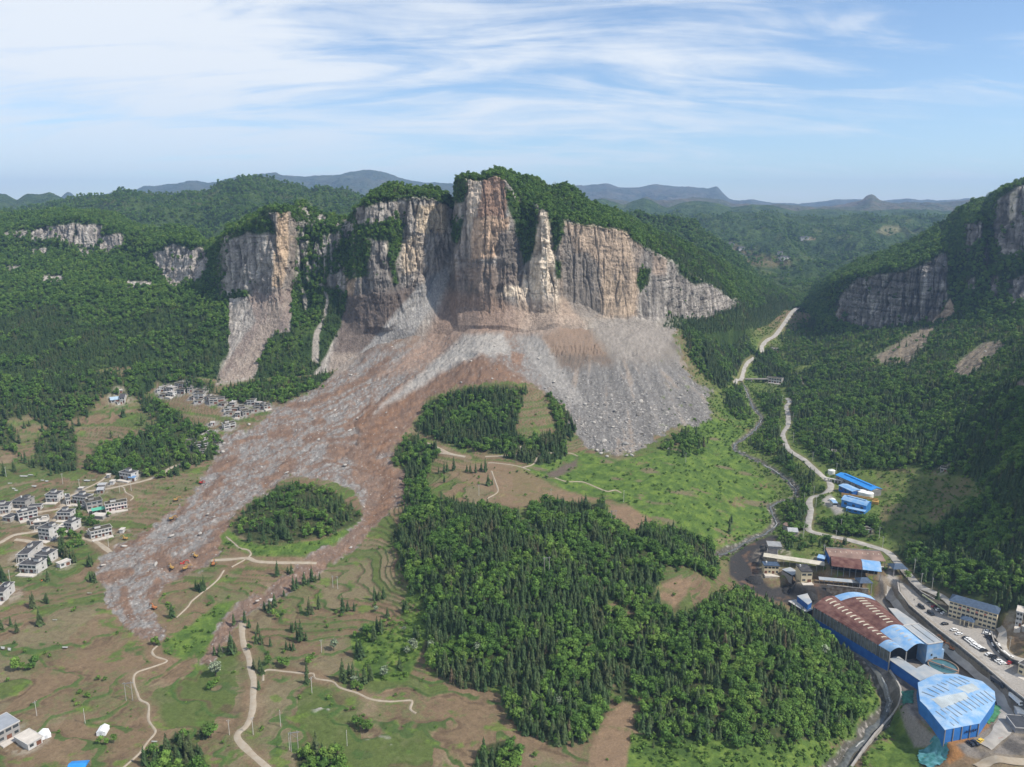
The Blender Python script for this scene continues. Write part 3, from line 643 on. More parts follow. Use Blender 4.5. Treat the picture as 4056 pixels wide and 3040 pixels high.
# ---------------- ground colours (albedo)
FAN = [  # slide colours shared by the ground and the foot of the wall
 ([(1761,1150),(1686,1343),(1500,1490),(1640,1470),(1780,1400),(1911,1325),(2061,1320),(2080,1240),(2000,1190)], (.245,.172,.130), .8, 22),
 ([(1836,1325),(1990,1318),(2030,1399),(1911,1408),(1761,1480),(1600,1580),(1480,1650),(1560,1570),(1690,1460)], (.315,.300,.278), .85, 14),
 ([(2040,1180),(2240,1190),(2330,1290),(2290,1330),(2180,1340),(2060,1330)], (.290,.225,.178), .75, 20),
 ([(2330,1250),(2640,1280),(2680,1330),(2600,1420),(2480,1430),(2420,1400)], (.235,.212,.188), .85, 22),
 ([(2040,1330),(2150,1330),(2230,1470),(2330,1600),(2250,1600),(2120,1450)], (.255,.242,.225), .8, 14),
 ([(1800,1240),(1900,1230),(1890,1310),(1790,1330)], (.215,.168,.140), .7, 20), ([(2030,1390),(2080,1400),(2060,1450),(2020,1440)], (.20,.125,.085), .8, 8),
 ([(1380,1170),(1640,1150),(1600,1290),(1440,1420),(1310,1480),(1340,1330)], (.130,.104,.090), .85, 18), ([(1310,1400),(1440,1400),(1360,1480),(1290,1500)], (.29,.245,.205), .7, 12)]
N1, N2_, N3 = fbm2(X / 38, Y / 38, 4, 1.5), fbm2(X / 9, Y / 9, 4, 2.5), fbm2(X / 3, Y / 3, 3, 3.5)
shape3 = X.shape + (3,)
brown, brown2, tan = np.array((.150, .108, .066)), np.array((.190, .132, .084)), np.array((.215, .170, .108))
gdark, gmid, glt = np.array((.045, .082, .022)), np.array((.075, .125, .028)), np.array((.118, .175, .036))
c = np.broadcast_to(brown, shape3).copy()
c = mixc(c, brown2, sstep(-.2, .4, N2_)); c = mixc(c, tan, .8 * sstep(.05, .5, fbm2(X / 30, Y / 22, 3, 11.)))
# plots: terrace level and a wandering cell along it pick a crop
cell = np.floor(lv) * 7.0 + np.floor((X * .8 + 12 * N1) / 30.0) * 3.0
hsh = _perm[(np.abs(cell).astype(int) * 31 + 17) & 511] / 512.0
c = mixc(c, gmid * .9, terr * ((hsh < .24) * .8)); c = mixc(c, brown * 1.12, terr * ((hsh > .24) & (hsh < .5)) * .75)
c = mixc(c, np.array((.165, .145, .085)), terr * ((hsh > .5) & (hsh < .75)) * .7)
c = mixc(c, np.array((.105, .118, .050)), .7 * sstep(-.02, .4, N1 + .5 * N2_ + .5 * N3))
c = mixc(c, gmid, .85 * sstep(.22, .46, fbm2(X / 24, Y / 20, 4, 21.) + .25 * N3 - .06 * sstep(900, 500, U)))
c = mixc(c, gdark * 1.2, terr * sstep(.1, .6, riser) * .85 * sstep(-.45, -.05, N2_ + .3 * N1))
c = mixc(c, np.array((.10, .07, .045)), terr * sstep(.62, .74, fr) * sstep(.9, .78, fr) * .7 * sstep(-.25, .1, -N2_))
c = mixc(c, glt * .9, .75 * sstep(.24, .42, fbm2(X / 17, Y / 12, 4, 121.) + .12 * N3))
c = c * (1 + terr * .09 * np.sin(hz * 26 + 2 * N2_) * sstep(-.2, .2, fbm2(X / 40, Y / 30, 2, 111.)))[..., None] * (1 + .25 * N3)[..., None]
green = np.maximum.reduce([mk['meadow'], mk['meadow2'], mk['knollgrass'], mk['plotG'], mk['greenL'], mk['scrubB'], mk['scrubL'], .8 * sstep(2650, 2900, U) * sstep(2300, 2150, V) * sstep(1250, 1350, V)])
gcol = mixc(mixc(np.broadcast_to(gmid, shape3).copy(), glt, sstep(-.1, .35, N2_ + .5 * N3)), gdark, .75 * sstep(.05, .45, -N2_ + .6 * N3))
c = mixc(c, gcol, green * sstep(-.55, -.25, N1 + .5 * N3))
c = mixc(c, np.array((.155, .125, .08)), mk['meadow'] * sstep(.22, .45, fbm2(X / 34, Y / 16, 3, 31.)) * .85)
c = mixc(c, brown2 * 1.05, np.maximum.reduce([mk['plotB'] * .75, mk['fieldpk'], mk['fieldp2'], mk['field3']]) * (1 - .5 * sstep(.1, .4, N2_)))
c = mixc(c, np.array((.115, .092, .072)), mk['crop1'])
c = mixc(c, np.array((.14, .115, .065)), mk['clear'] * sstep(-.1, .3, N1 + .6 * N2_) * .8)
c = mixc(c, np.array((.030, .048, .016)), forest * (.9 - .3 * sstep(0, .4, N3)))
# slide debris: grey broken limestone streaked along the flow, red-brown earth between
grey = mixc(np.broadcast_to(np.array((.195, .186, .176)), shape3).copy(), np.array((.30, .288, .272)), sstep(.0, .45, N3 + .3 * det2))
grey = mixc(grey, np.array((.125, .116, .108)), sstep(.1, .5, -N3 + .3 * N2_))
earth = mixc(np.broadcast_to(np.array((.140, .092, .067)), shape3).copy(), np.array((.205, .130, .088)), sstep(-.2, .4, N2_))
earth = mixc(earth, earth * np.array((1.0, .90, .79)), np.maximum(mk['mound'], .6 * mk['channel']))
earth = mixc(earth, np.array((.27, .225, .19)), .6 * sstep(.25, .5, N3))
wx, wy = X + 26 * fbm2(X / 80, Y / 80, 2, 81.), Y + 26 * fbm2(X / 80, Y / 80, 2, 83.)
flowc = .55 * fbm2((wx * 0.62 + wy * 0.78) / 60, (wx * 0.78 - wy * 0.62) / 7, 5, 13.0, .6) + .38 * fbm2(wx / 7, wy / 6, 4, 85.) + .42 * fbm2(X / 2.4, Y / 2.4, 3, 87.)
apron = sstep(2060, 2240, U) * (1 - mk['mound'])
lowL = sstep(1900, 2050, V) * sstep(950, 800, U)
ew = sstep(-.18, .22, flowc + .30 * hum - .60 * apron - .03 * lowL + .06 * sstep(1750, 1400, U) - .06)
ew = np.maximum(ew, mk['mound'] * sstep(-.42, -.22, .25 * N3 - .3 * np.abs(flowc))); ew = np.maximum(ew, .92 * mk['channel'] * sstep(-.45, -.15, -flowc * .8))
grey = grey * lerp(np.ones_like(X), .80 + 0 * X, apron)[..., None]
BR = [([(1480,250),(1300,400),(1100,500),(850,610),(700,620)],30),([(1750,350),(1500,560),(1300,720),(1150,800)],34),([(1640,540),(1460,720),(1370,850),(1310,960)],60),([(1050,975),(1200,990),(1350,1080),(1500,1200),(1460,1400),(1350,1530)],70),([(560,850),(700,835)],42),([(830,885),(960,850)],38),([(880,760),(970,745)],26),([(520,1240),(640,1130),(720,1070)],50),([(120,1110),(240,1060)],62),([(860,1110),(1000,1045),(1150,1095),(1350,1160)],12),([(1350,600),(1150,760),(1050,800)],14),([(1250,480),(1050,600),(900,660)],12),([(1500,850),(1400,1000),(1330,1050)],26),([(1000,900),(1200,880),(1330,900)],20),([(300,900),(480,860)],14),([(20,1330),(160,1200)],26),([(700,720),(850,690)],16)]
BR = [([(800 + .4973 * a, 1300 + .4973 * b) for a, b in l], w * .5) for l, w in BR] + [([(300 + .4973 * a, 1900 + .4973 * b) for a, b in l], w * .5) for l, w in (([(330,560),(450,500),(600,400)],24),([(200,790),(320,760),(430,740)],46),([(370,880),(400,1000),(430,1090)],44),([(690,650),(860,710),(1000,620),(1100,520),(1190,380)],80),([(560,640),(700,560),(850,480)],16),([(480,800),(600,740)],18),([(880,200),(760,330)],24),([(640,1010),(600,900),(660,800)],30))]
bs_ = np.full(X.shape, -1.0)
Ub_, Vb_ = U + 24 * fbm2(X / 18, Y / 18, 3, 97.), V + 12 * fbm2(X / 14, Y / 14, 3, 98.)
for l, w in BR: bs_ = np.maximum(bs_, 1 - seg_dist(l, Ub_, Vb_, w * 2.5) / w)
ew = np.maximum(ew * .85, sstep(-.35, .45, bs_ + .9 * flowc + .3 * N3) * .95 * (bs_ > -.99))
deb = mixc(grey, earth, ew)
deb = mixc(deb, np.array((.36, .335, .305)), sstep(.42, .6, N3 + .25 * det2) * (1 - ew) * .8)
deb = mixc(deb, np.array((.21, .185, .155)), apron * sstep(1480, 1380, V) * .75)                 # smoother sandy chute below the wall
deb = mixc(deb, np.array((.12, .15, .045)), apron * sstep(.32, .5, fbm2(X / 12, Y / 8, 3, 41.)) * sstep(2550, 2650, U) * .7)
dusty = sstep(1420, 1320, V) * sstep(2120, 1950, U)
deb = mixc(deb, np.array((.215, .160, .122)), dusty * .6)
ang, rad = np.arctan2(V - 1130, U - 2360), np.hypot(V - 1130, U - 2360)
fan_n = fbm2(ang * 13, rad / 260, 4, 101.)
deb = mixc(deb, deb * (1 + .55 * fan_n)[..., None], apron); deb = mixc(deb, np.array((.25, .205, .165)), apron * sstep(.12, .4, fan_n + .4 * hum) * .7)
for p_, q_, w_, f_ in FAN: deb = mixc(deb, np.array(q_) * (1 + .55 * N3 + .25 * N2_ + .3 * flowc).clip(.5, 1.5)[..., None], soft(p_, Uw, Vw, f_) * w_)
c = mixc(c, deb, mk['debris'])
tl = mixc(mixc(np.broadcast_to(np.array((.27, .235, .20)), shape3).copy(), np.array((.37, .34, .30)), sstep(0, .4, N3)), np.array((.18, .15, .125)), sstep(0, .4, -N3))
tl = mixc(tl, tl * np.array((.72, .66, .60)), np.maximum.reduce([mk['tR1'], mk['tR2'], mk['tR3']]))
c = mixc(c, tl, np.maximum(mk['talusL'], .9 * np.maximum.reduce([mk['tR1'], mk['tR2'], mk['tR3']])))
wc = mixc(np.broadcast_to(np.array((.225, .155, .108)), shape3).copy(), np.array((.12, .095, .075)), np.maximum(sstep(1398, 1412, V + 5 * N3) * (.55 + .4 * sstep(-.2, .2, det2)), .5 * sstep(.1, .4, N3)))
c = mixc(c, wc * np.array((.95, .98, 1.02)), soft(PX['wedge'], Uw + 20 * ragg, Vw + 16 * N3, 20) * .85)
coal = mixc(np.broadcast_to(np.array((.045, .043, .042)), shape3).copy(), np.array((.13, .085, .06)), sstep(.1, .4, N2_))
c = mixc(c, coal, mk['coal'])
conc = mixc(mixc(np.broadcast_to(np.array((.30, .28, .255)), shape3).copy(), np.array((.37, .35, .32)), sstep(-.1, .4, N1)), np.array((.19, .175, .16)), sstep(.1, .5, N2_) * .7)
c = mixc(c, conc, np.maximum(mk['pad'], mk['blueyd']))
yardc = mixc(np.broadcast_to(np.array((.20, .18, .16)), shape3).copy(), np.array((.085, .078, .072)), sstep(-.1, .4, N2_ + .3 * N1))
c = mixc(c, yardc, np.maximum(mk['yard'] * (1 - mk['pad']), mk['lot'] * .9))
c = mixc(c, np.array((.26, .135, .055)), mk['clay']); c = mixc(c, np.array((.23, .21, .19)), mk['pit'])
bed = mixc(np.broadcast_to(np.array((.085, .08, .065)), shape3).copy(), np.array((.27, .25, .23)), sstep(.05, .4, N3))
c = mixc(c, bed, sstep(1.5, -1.0, river_d) * (1 - .5 * built))
c = mixc(c, tan, sstep(1.4, .2, road_d) * .4)
# limestone outcrops in the terraces
oc = sstep(.33, .45, fbm2(X / 13, Y / 9, 3, 51.)) * np.maximum.reduce([soft(q, U, V, 30) for q in ([(820,2960),(880,2920),(960,2960),(1000,3060),(820,3060)], [(1240,2770),(1400,2800),(1400,2860),(1250,2830)], [(1450,2920),(1560,2930),(1540,2970),(1450,2960)])])
c = mixc(c, np.array((.34, .32, .30)), oc * .9); Z = Z + oc * .9; PV[..., 2] = Z
cV = np.clip(c, .004, .8)
link(tag(bpy.data.objects.new("ground", mesh_np("ground", PV, grid_faces(*X.shape), M_GROUND, cV)), "terraced valley floor with brown plots and slide debris", kind='structure'))
# ================================================================== painting the massif: rock, stains, vegetation
N_M, A_M = normals(PM)
N_M = N_M * np.sign(-N_M[..., 1:2] + 0.6 * N_M[..., 2:3] + 1e-6)
steep = 1 - np.abs(N_M[..., 2])
Xm, Ym, Zm = PM[..., 0], PM[..., 1], PM[..., 2]
wu = 9 * fbm3(Xm / 14, Ym / 30, Zm / 20, 3); wv = 12 * fbm3(Xm / 12 + 9, Ym / 30, Zm / 18, 3)
Um, Vm = UM + wu, VM + wv
rowi = np.arange(PM.shape[0])[:, None] * np.ones_like(Um)
onface = (rowi >= rows[3] - 20) & (rowi <= rows[4] + 3)
s3 = PM.shape
streak = fbm3(Xm / 4.2, Ym / 14, Zm / 60, 4); streak2 = fbm3(Xm / 1.7, Ym / 6, Zm / 24, 3)
strata = fbm3(Xm / 120, 0.5, Zm / 2.6, 3); blotch = fbm3(Xm / 24, Ym / 50, Zm / 26, 4); fine = fbm3(Xm / 2.2, Ym / 5, Zm / 2.4, 3)
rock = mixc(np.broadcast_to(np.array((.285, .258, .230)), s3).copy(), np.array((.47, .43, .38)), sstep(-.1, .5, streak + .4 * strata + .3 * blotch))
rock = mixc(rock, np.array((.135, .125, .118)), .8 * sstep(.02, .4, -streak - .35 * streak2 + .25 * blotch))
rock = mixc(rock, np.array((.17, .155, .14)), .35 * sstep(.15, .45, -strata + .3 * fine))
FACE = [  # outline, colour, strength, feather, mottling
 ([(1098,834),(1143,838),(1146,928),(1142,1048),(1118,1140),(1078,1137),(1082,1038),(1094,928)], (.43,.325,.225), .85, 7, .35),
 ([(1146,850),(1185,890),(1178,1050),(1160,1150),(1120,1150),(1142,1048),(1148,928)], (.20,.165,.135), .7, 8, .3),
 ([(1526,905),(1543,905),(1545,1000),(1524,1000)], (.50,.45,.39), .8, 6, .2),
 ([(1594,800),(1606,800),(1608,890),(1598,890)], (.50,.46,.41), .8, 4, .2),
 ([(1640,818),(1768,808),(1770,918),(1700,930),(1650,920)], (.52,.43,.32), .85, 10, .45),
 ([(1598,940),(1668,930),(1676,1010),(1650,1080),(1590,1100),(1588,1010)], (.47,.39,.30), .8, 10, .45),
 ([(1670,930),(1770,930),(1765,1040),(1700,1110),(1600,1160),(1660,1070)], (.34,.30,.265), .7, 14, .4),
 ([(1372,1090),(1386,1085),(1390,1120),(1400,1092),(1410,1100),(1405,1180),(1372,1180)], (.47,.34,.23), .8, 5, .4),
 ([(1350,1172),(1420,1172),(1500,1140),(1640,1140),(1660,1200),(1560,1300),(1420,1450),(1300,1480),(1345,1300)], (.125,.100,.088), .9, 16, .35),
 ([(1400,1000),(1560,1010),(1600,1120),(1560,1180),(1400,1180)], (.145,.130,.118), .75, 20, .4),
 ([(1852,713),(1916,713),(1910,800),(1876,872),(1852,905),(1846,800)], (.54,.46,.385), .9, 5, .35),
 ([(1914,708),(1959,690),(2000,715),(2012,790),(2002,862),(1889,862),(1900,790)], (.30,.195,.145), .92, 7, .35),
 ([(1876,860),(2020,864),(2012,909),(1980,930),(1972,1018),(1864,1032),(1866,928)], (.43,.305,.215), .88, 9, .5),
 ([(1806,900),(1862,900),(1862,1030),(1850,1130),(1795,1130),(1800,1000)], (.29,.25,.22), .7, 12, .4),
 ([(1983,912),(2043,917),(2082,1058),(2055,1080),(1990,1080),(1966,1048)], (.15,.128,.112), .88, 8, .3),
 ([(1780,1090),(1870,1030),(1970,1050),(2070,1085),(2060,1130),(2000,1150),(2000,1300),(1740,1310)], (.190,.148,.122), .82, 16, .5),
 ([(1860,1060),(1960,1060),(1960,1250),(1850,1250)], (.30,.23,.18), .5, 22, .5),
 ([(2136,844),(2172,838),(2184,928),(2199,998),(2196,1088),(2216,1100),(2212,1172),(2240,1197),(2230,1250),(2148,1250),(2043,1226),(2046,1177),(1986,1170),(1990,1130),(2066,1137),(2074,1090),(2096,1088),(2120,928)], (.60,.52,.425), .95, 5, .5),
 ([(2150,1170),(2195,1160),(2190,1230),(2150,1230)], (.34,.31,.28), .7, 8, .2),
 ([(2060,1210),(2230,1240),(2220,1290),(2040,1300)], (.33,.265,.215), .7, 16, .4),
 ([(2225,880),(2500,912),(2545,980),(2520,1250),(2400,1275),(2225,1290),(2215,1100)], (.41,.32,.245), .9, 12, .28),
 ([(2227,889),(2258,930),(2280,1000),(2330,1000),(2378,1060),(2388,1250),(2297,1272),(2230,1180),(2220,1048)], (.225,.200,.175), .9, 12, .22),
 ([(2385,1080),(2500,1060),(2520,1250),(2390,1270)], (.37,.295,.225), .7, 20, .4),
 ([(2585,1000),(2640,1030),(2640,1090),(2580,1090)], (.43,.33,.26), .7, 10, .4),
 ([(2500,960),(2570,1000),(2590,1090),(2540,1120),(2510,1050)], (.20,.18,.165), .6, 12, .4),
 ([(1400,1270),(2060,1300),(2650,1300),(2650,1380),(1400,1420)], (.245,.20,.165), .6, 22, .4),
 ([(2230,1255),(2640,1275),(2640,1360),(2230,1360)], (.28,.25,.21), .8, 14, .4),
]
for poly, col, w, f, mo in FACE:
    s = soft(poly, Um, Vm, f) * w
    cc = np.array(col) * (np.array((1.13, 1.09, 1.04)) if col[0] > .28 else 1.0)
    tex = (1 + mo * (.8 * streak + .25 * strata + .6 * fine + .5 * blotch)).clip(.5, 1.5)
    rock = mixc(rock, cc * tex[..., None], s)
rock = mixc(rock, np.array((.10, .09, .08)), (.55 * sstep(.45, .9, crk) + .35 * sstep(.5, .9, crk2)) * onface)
rock = mixc(rock, np.array((.11, .095, .08)), .6 * sstep(.36, .5, fbm3(Xm / 16, Ym / 40, Zm / 4.0, 3)) * onface)     # shadow of overhanging beds painted as dark bands into the rock colour
for p_, q_, w_, f_ in FAN: rock = mixc(rock, np.array(q_) * (1 + .4 * fine + .3 * streak).clip(.5, 1.5)[..., None], soft(p_, Um, Vm, f_) * w_)
# vegetation mask
VEG = [
 [(919,928),(1009,864),(1040,838),(1059,836),(1083,889),(1096,930),(1039,925),(964,926),(900,960),(860,1000)],
 [(1160,795),(1200,800),(1280,850),(1400,868),(1390,930),(1382,1000),(1400,1090),(1360,1110),(1352,1150),(1345,1200),(1338,1300),(1300,1370),(1270,1450),(1200,1530),(1000,1530),(1014,1450),(1055,1350),(1090,1316),(1147,1310),(1158,1150),(1172,1050),(1182,900)],
 [(1392,889),(1496,884),(1581,864),(1603,889),(1593,958),(1568,1048),(1578,1117),(1558,1130),(1541,1038),(1536,958),(1471,946),(1397,948)],
 [(1372,948),(1471,948),(1463,1023),(1458,1098),(1387,1108),(1367,1073)],
 [(1440,800),(1480,770),(1560,738),(1600,745),(1600,790),(1520,800),(1440,830)],
 [(1600,742),(1700,745),(1780,780),(1800,810),(1760,812),(1680,775),(1610,775)],
 [(1804,700),(1850,697),(1850,760),(1840,800),(1804,806)],
 [(1790,890),(1835,870),(1830,930),(1805,970),(1785,950)],
 [(2005,738),(2048,794),(2113,800),(2130,864),(2120,968),(2105,1028),(2078,1052),(2058,968),(2036,889),(2011,814)],
 [(2165,838),(2234,866),(2229,928),(2219,968),(2199,1002),(2184,928)], [(2197,1035),(2224,1040),(2222,1110),(2200,1105)],
 [(2530,1060),(2575,1065),(2575,1110),(2535,1160),(2520,1120)], [(2260,860),(2330,870),(2330,900),(2270,885)], [(2470,905),(2540,930),(2560,985),(2500,950)], [(2680,1050),(2800,1120),(2760,1130),(2690,1090)],
 [(1320,1280),(1352,1150),(1375,1170),(1352,1290),(1300,1400),(1265,1450),(1240,1440)],
]
veg = np.zeros_like(Um)
for p in VEG: veg = np.maximum(veg, soft(p, Um, Vm, 7))
veg = np.maximum(veg, sstep(rows[4] - 3, rows[4] + 8, rowi + 5 * fine + 4 * blotch))                # the wooded top
leftveg = sstep(905, 850, Um) * sstep(1530, 1500, 0 * Um + 1500)
veg = np.maximum(veg, leftveg)
veg = np.maximum(veg, soft([(860,1180),(990,1150),(984,1180),(1019,1272),(989,1297),(920,1380),(860,1470),(840,1540),(700,1540),(700,1100)], Um, Vm, 9))
veg = np.maximum(veg, sstep(2600, 2720, Um) * sstep(rows[3] + 6, rows[3] - 4, rowi))               # woods at the foot of the right-hand wall
veg = np.maximum(veg, sstep(2880, 2960, Um))
tower_edge = soft([(1180,815),(1400,870),(1400,1100),(1350,1150),(1170,1110)], Um, Vm, 15)
bare = tower_edge * sstep(-.10, .12, blotch + .5 * streak) * .95                                    # rock showing through the spur
ROCKL = [[(120,914),(199,896),(318,882),(358,892),(403,892),(400,939),(477,922),(500,968),(430,1010),(378,980),(308,978),(214,941),(130,960)],
         [(600,1008),(686,966),(756,990),(806,975),(824,1043),(785,1117),(736,1115),(696,1145),(664,1122),(635,1078)],
         [(120,990),(190,985),(186,1012),(130,1014)], [(310,985),(380,990),(370,1016),(315,1012)], [(480,1050),(492,1048),(492,1082),(482,1084)], [(20,1060),(90,1050),(90,1070),(20,1080)], [(165,1090),(250,1090),(240,1125),(170,1130)], [(500,1110),(610,1115),(600,1140),(505,1140)], [(15,920),(110,912),(110,938),(15,938)], [(265,825),(300,825),(300,838),(265,838)]]
rl = np.zeros_like(Um)
for p in ROCKL: rl = np.maximum(rl, soft(p, Um, Vm, 5))
rl = rl * sstep(-.42, -.12, streak * .7 + blotch + .15)
GRAVEL = [[(1262,1130),(1275,1125),(1290,1180),(1278,1260),(1240,1330),(1235,1440),(1262,1440),(1265,1330),(1300,1230),(1300,1170)], [(1195,1140),(1215,1160),(1215,1230),(1205,1240)]]
gr = np.zeros_like(Um)
for p in GRAVEL: gr = np.maximum(gr, soft(p, Um, Vm, 4))
SCAR = [(1014,1140),(1054,1172),(1098,1140),(1160,1150),(1147,1311),(1090,1318),(1055,1360),(1000,1510),(855,1525),(868,1475),(990,1300),(1015,1272),(984,1180)]
CHUTE = [(1768,1050),(1782,1060),(1780,1110),(1750,1160),(1680,1260),(1600,1390),(1500,1470),(1330,1520),(1260,1520),(1440,1390),(1560,1250),(1655,1140)]
scar, chute = soft(SCAR, Um, Vm, 7), soft(CHUTE, Um, Vm, 8)
veg = np.maximum(veg * (1 - bare), 0) * (1 - rl) * (1 - gr) * (1 - scar) * (1 - chute)
veg = np.where((Um > 905) & (rowi < rows[3] - 8) & (Um < 2600), veg * np.maximum(soft(VEG[1], Um, Vm, 9), soft(VEG[-1], Um, Vm, 9)) , veg)
tuft = onface & (fbm3(Xm / 9, Ym / 20, Zm / 5, 3) > .42) & (Um < 1640) & (Vm < 1130)
veg = np.maximum(veg, tuft * .9 * (1 - scar) * (1 - chute))
tuft2 = onface & (fbm3(Xm / 7, Ym / 20, Zm / 5, 3) > .47) & (Um > 2480)
veg = np.maximum(veg, tuft2 * .9)
sc_c = mixc(np.broadcast_to(np.array((.27, .222, .185)), s3).copy(), np.array((.19, .15, .128)), sstep(-.1, .35, -streak + .4 * blotch + 1.2 * sstep(1050, 985, Um - (Vm - 1180) * -.35) * 0))
edge = sstep(18, 60, np.abs(Um - (1108 - (Vm - 1180) * .42)))
sc_c = mixc(sc_c, np.array((.215, .172, .150)), edge * sstep(1420, 1330, Vm) * .8)
sc_c = mixc(sc_c, np.array((.42, .38, .33)), sstep(.2, .45, fine) * .5)
rock = mixc(rock, sc_c, scar)
ch_c = mixc(np.broadcast_to(np.array((.27, .258, .245)), s3).copy(), np.array((.40, .385, .36)), sstep(.1, .4, fine))
rock = mixc(rock, ch_c, chute); rock = mixc(rock, np.array((.30, .27, .235)) * 1.0, gr)
turf = mixc(np.broadcast_to(np.array((.030, .055, .017)), s3).copy(), np.array((.060, .095, .024)), sstep(-.1, .4, blotch + .4 * fine))
meadow_m = sstep(.18, .4, fbm2(Xm / 60, Ym / 60, 3, 61.)) * sstep(2580, 2700, Um) + sstep(.3, .45, fbm2(Xm / 45, Ym / 45, 3, 62.)) * sstep(700, 500, Um) * sstep(960, 900, Vm)
turf = mixc(turf, np.array((.10, .135, .045)), np.clip(meadow_m, 0, 1) * .8)
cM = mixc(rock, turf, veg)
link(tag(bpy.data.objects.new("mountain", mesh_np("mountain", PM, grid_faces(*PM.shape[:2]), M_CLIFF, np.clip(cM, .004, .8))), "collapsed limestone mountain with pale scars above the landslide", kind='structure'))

# ================================================================== right-hand mountain
RB = [(3120,1225,1480),(3200,1225,1430),(3250,1260,1270),(3300,1300,1200),(3400,1340,1150),(3500,1365,1110),(3640,1360,1080),(3760,1345,1030),(3900,1340,960),(4056,1330,905),(4400,1300,840)]
RF = [(3120,1190,1600),(3200,1195,1500),(3250,1215,1340),(3300,1262,1240),(3400,1305,1185),(3500,1322,1150),(3640,1322,1115),(3690,1290,1105),(3760,1240,1095),(3900,1190,1050),(4056,1150,1010),(4400,1120,940)]
RR_ = [(3120,1180,1640),(3200,1178,1570),(3250,1170,1400),(3300,1128,1275),(3350,1105,1235),(3400,1090,1208),(3500,1078,1168),(3600,1066,1133),(3680,1035,1122),(3745,1000,1120),(3775,1040,1125),(3800,1000,1150),(3820,905,1160),(3850,890,1125),(3890,880,1115),(3905,900,1150),(3935,830,1170),(3960,780,1130),(4030,745,1090),(4056,742,1085),(4150,730,1060),(4400,720,1000)]
RC = [(3120,1165,1800),(3200,1150,1750),(3250,1118,1620),(3300,1092,1560),(3350,1064,1510),(3400,1040,1480),(3500,1002,1440),(3600,962,1420),(3650,938,1410),(3700,905,1405),(3745,885,1400),(3770,855,1395),(3800,828,1385),(3850,805,1375),(3900,790,1365),(3960,762,1350),(4010,742,1335),(4056,726,1320),(4150,705,1290),(4400,690,1230)]
NRu = 800
RU = np.linspace(3120, 4400, NRu)
PR = sheet(RU, [smooth1(kint(k, RU), s) for k, s in ((RB, 6), (RF, 4), (RR_, 2), (RC, 2))], [5, 70, 190, 100, 10], [(150, -30), (400, -200)][:1])
rrow = np.cumsum([0, 5, 70, 190, 100, 10])
n0, _ = normals(PR); n0 = n0 * np.sign(-n0[..., 1:2] - .4 * n0[..., 0:1] + 0.6 * n0[..., 2:3] + 1e-6)
Xr, Yr, Zr = PR[..., 0], PR[..., 1], PR[..., 2]
ri = np.arange(PR.shape[0])[:, None] * np.ones_like(Xr)
fw = sstep(rrow[1] + 30, rrow[2], ri) * sstep(rrow[3] + 12, rrow[3], ri)
Xq = Xr - .4 * Yr
stR = fbm3(Xq / 4.5, Yr / 14, Zr / 60, 4); blR = fbm3(Xq / 26, Yr / 50, Zr / 30, 4); fiR = fbm3(Xq / 2.4, Yr / 5, Zr / 2.6, 3); sraR = fbm3(Xq / 100, .4, Zr / 2.8, 3)
led = np.abs(((Zr + 5 * fbm3(Xq / 60, .2, Zr / 60, 3)) / 12 % 1) - .5) * 2
blR2 = np.round(fbm3(Xq / 16 + 5.4, Yr / 60, Zr / 13, 2) * 4) / 4; crR = 1 - np.abs(fbm3(Xq / 15, Yr / 60, Zr / 80, 3)) * 5.5
rkc = sstep(.45, .9, crR)
dR = fw * (4.5 * blR2 - 3 * sstep(.35, .9, crR) + 8 * fbm3(Xq / 34, Yr / 60, Zr / 160, 4) + 3.2 * fbm3(Xq / 8, Yr / 20, Zr / 36, 4) + 1.4 * (sstep(0, .6, led) - .5) + fiR) + (1 - fw) * (4 * fbm2(Xr / 60, Yr / 60, 4, 3.) + fiR)
PR = PR + n0 * dR[..., None]
Ur, Vr, Dr = project(PR); Ur2, Vr2 = Ur + 8 * blR, Vr + 9 * fbm3(Xq / 12 + 4, Yr / 30, Zr / 16, 3)
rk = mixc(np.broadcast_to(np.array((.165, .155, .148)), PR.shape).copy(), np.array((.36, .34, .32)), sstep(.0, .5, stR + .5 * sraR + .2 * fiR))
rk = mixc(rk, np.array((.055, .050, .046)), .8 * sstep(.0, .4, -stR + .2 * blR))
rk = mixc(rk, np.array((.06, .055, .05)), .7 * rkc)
rk = mixc(rk, np.array((.25, .20, .16)), .5 * sstep(.1, .4, blR) * sstep(1180, 1260, Vr))
ROCKR = [[(3320,1180),(3394,1104),(3489,1086),(3583,1076),(3680,1040),(3746,1000),(3752,1078),(3752,1185),(3712,1267),(3662,1318),(3536,1328),(3442,1318),(3385,1290),(3310,1270)], [(3824,889),(3895,880),(3891,946),(3829,1002)], [(3952,794),(4028,738),(4420,700),(4420,1012),(3962,1012),(3933,917)], [(3895,960),(3915,950),(3915,1070),(3898,1080)], [(3990,1116),(4070,1080),(4420,1050),(4420,1220),(4000,1200)], [(3920,1100),(3950,1090),(3950,1180),(3930,1180)], [(3830,1110),(3860,1100),(3860,1150),(3835,1150)]]
rv = np.zeros_like(Xr)
for p in ROCKR: rv = np.maximum(rv, soft(p, Ur2, Vr2, 6))
tanp = soft([(3763,1182),(3789,1229),(3725,1308),(3657,1326),(3690,1276),(3735,1230)], Ur2, Vr2, 4)
rk = mixc(rk, np.array((.36, .285, .215)) * (1 + .5 * stR)[..., None], tanp); rk = mixc(rk, np.array((.50, .45, .38)), soft([(4000,770),(4030,745),(4020,860),(3998,880)], Ur2, Vr2, 5) * .9)
vegR = np.clip(1 - np.maximum(rv, tanp), 0, 1)
vegR = np.maximum(vegR, rv * (fbm3(Xq / 9, Yr / 20, Zr / 6, 3) > .36))
tlR = np.maximum.reduce([soft(PX[k], Ur2, Vr2, 6) for k in ('tR1', 'tR2', 'tR3')])
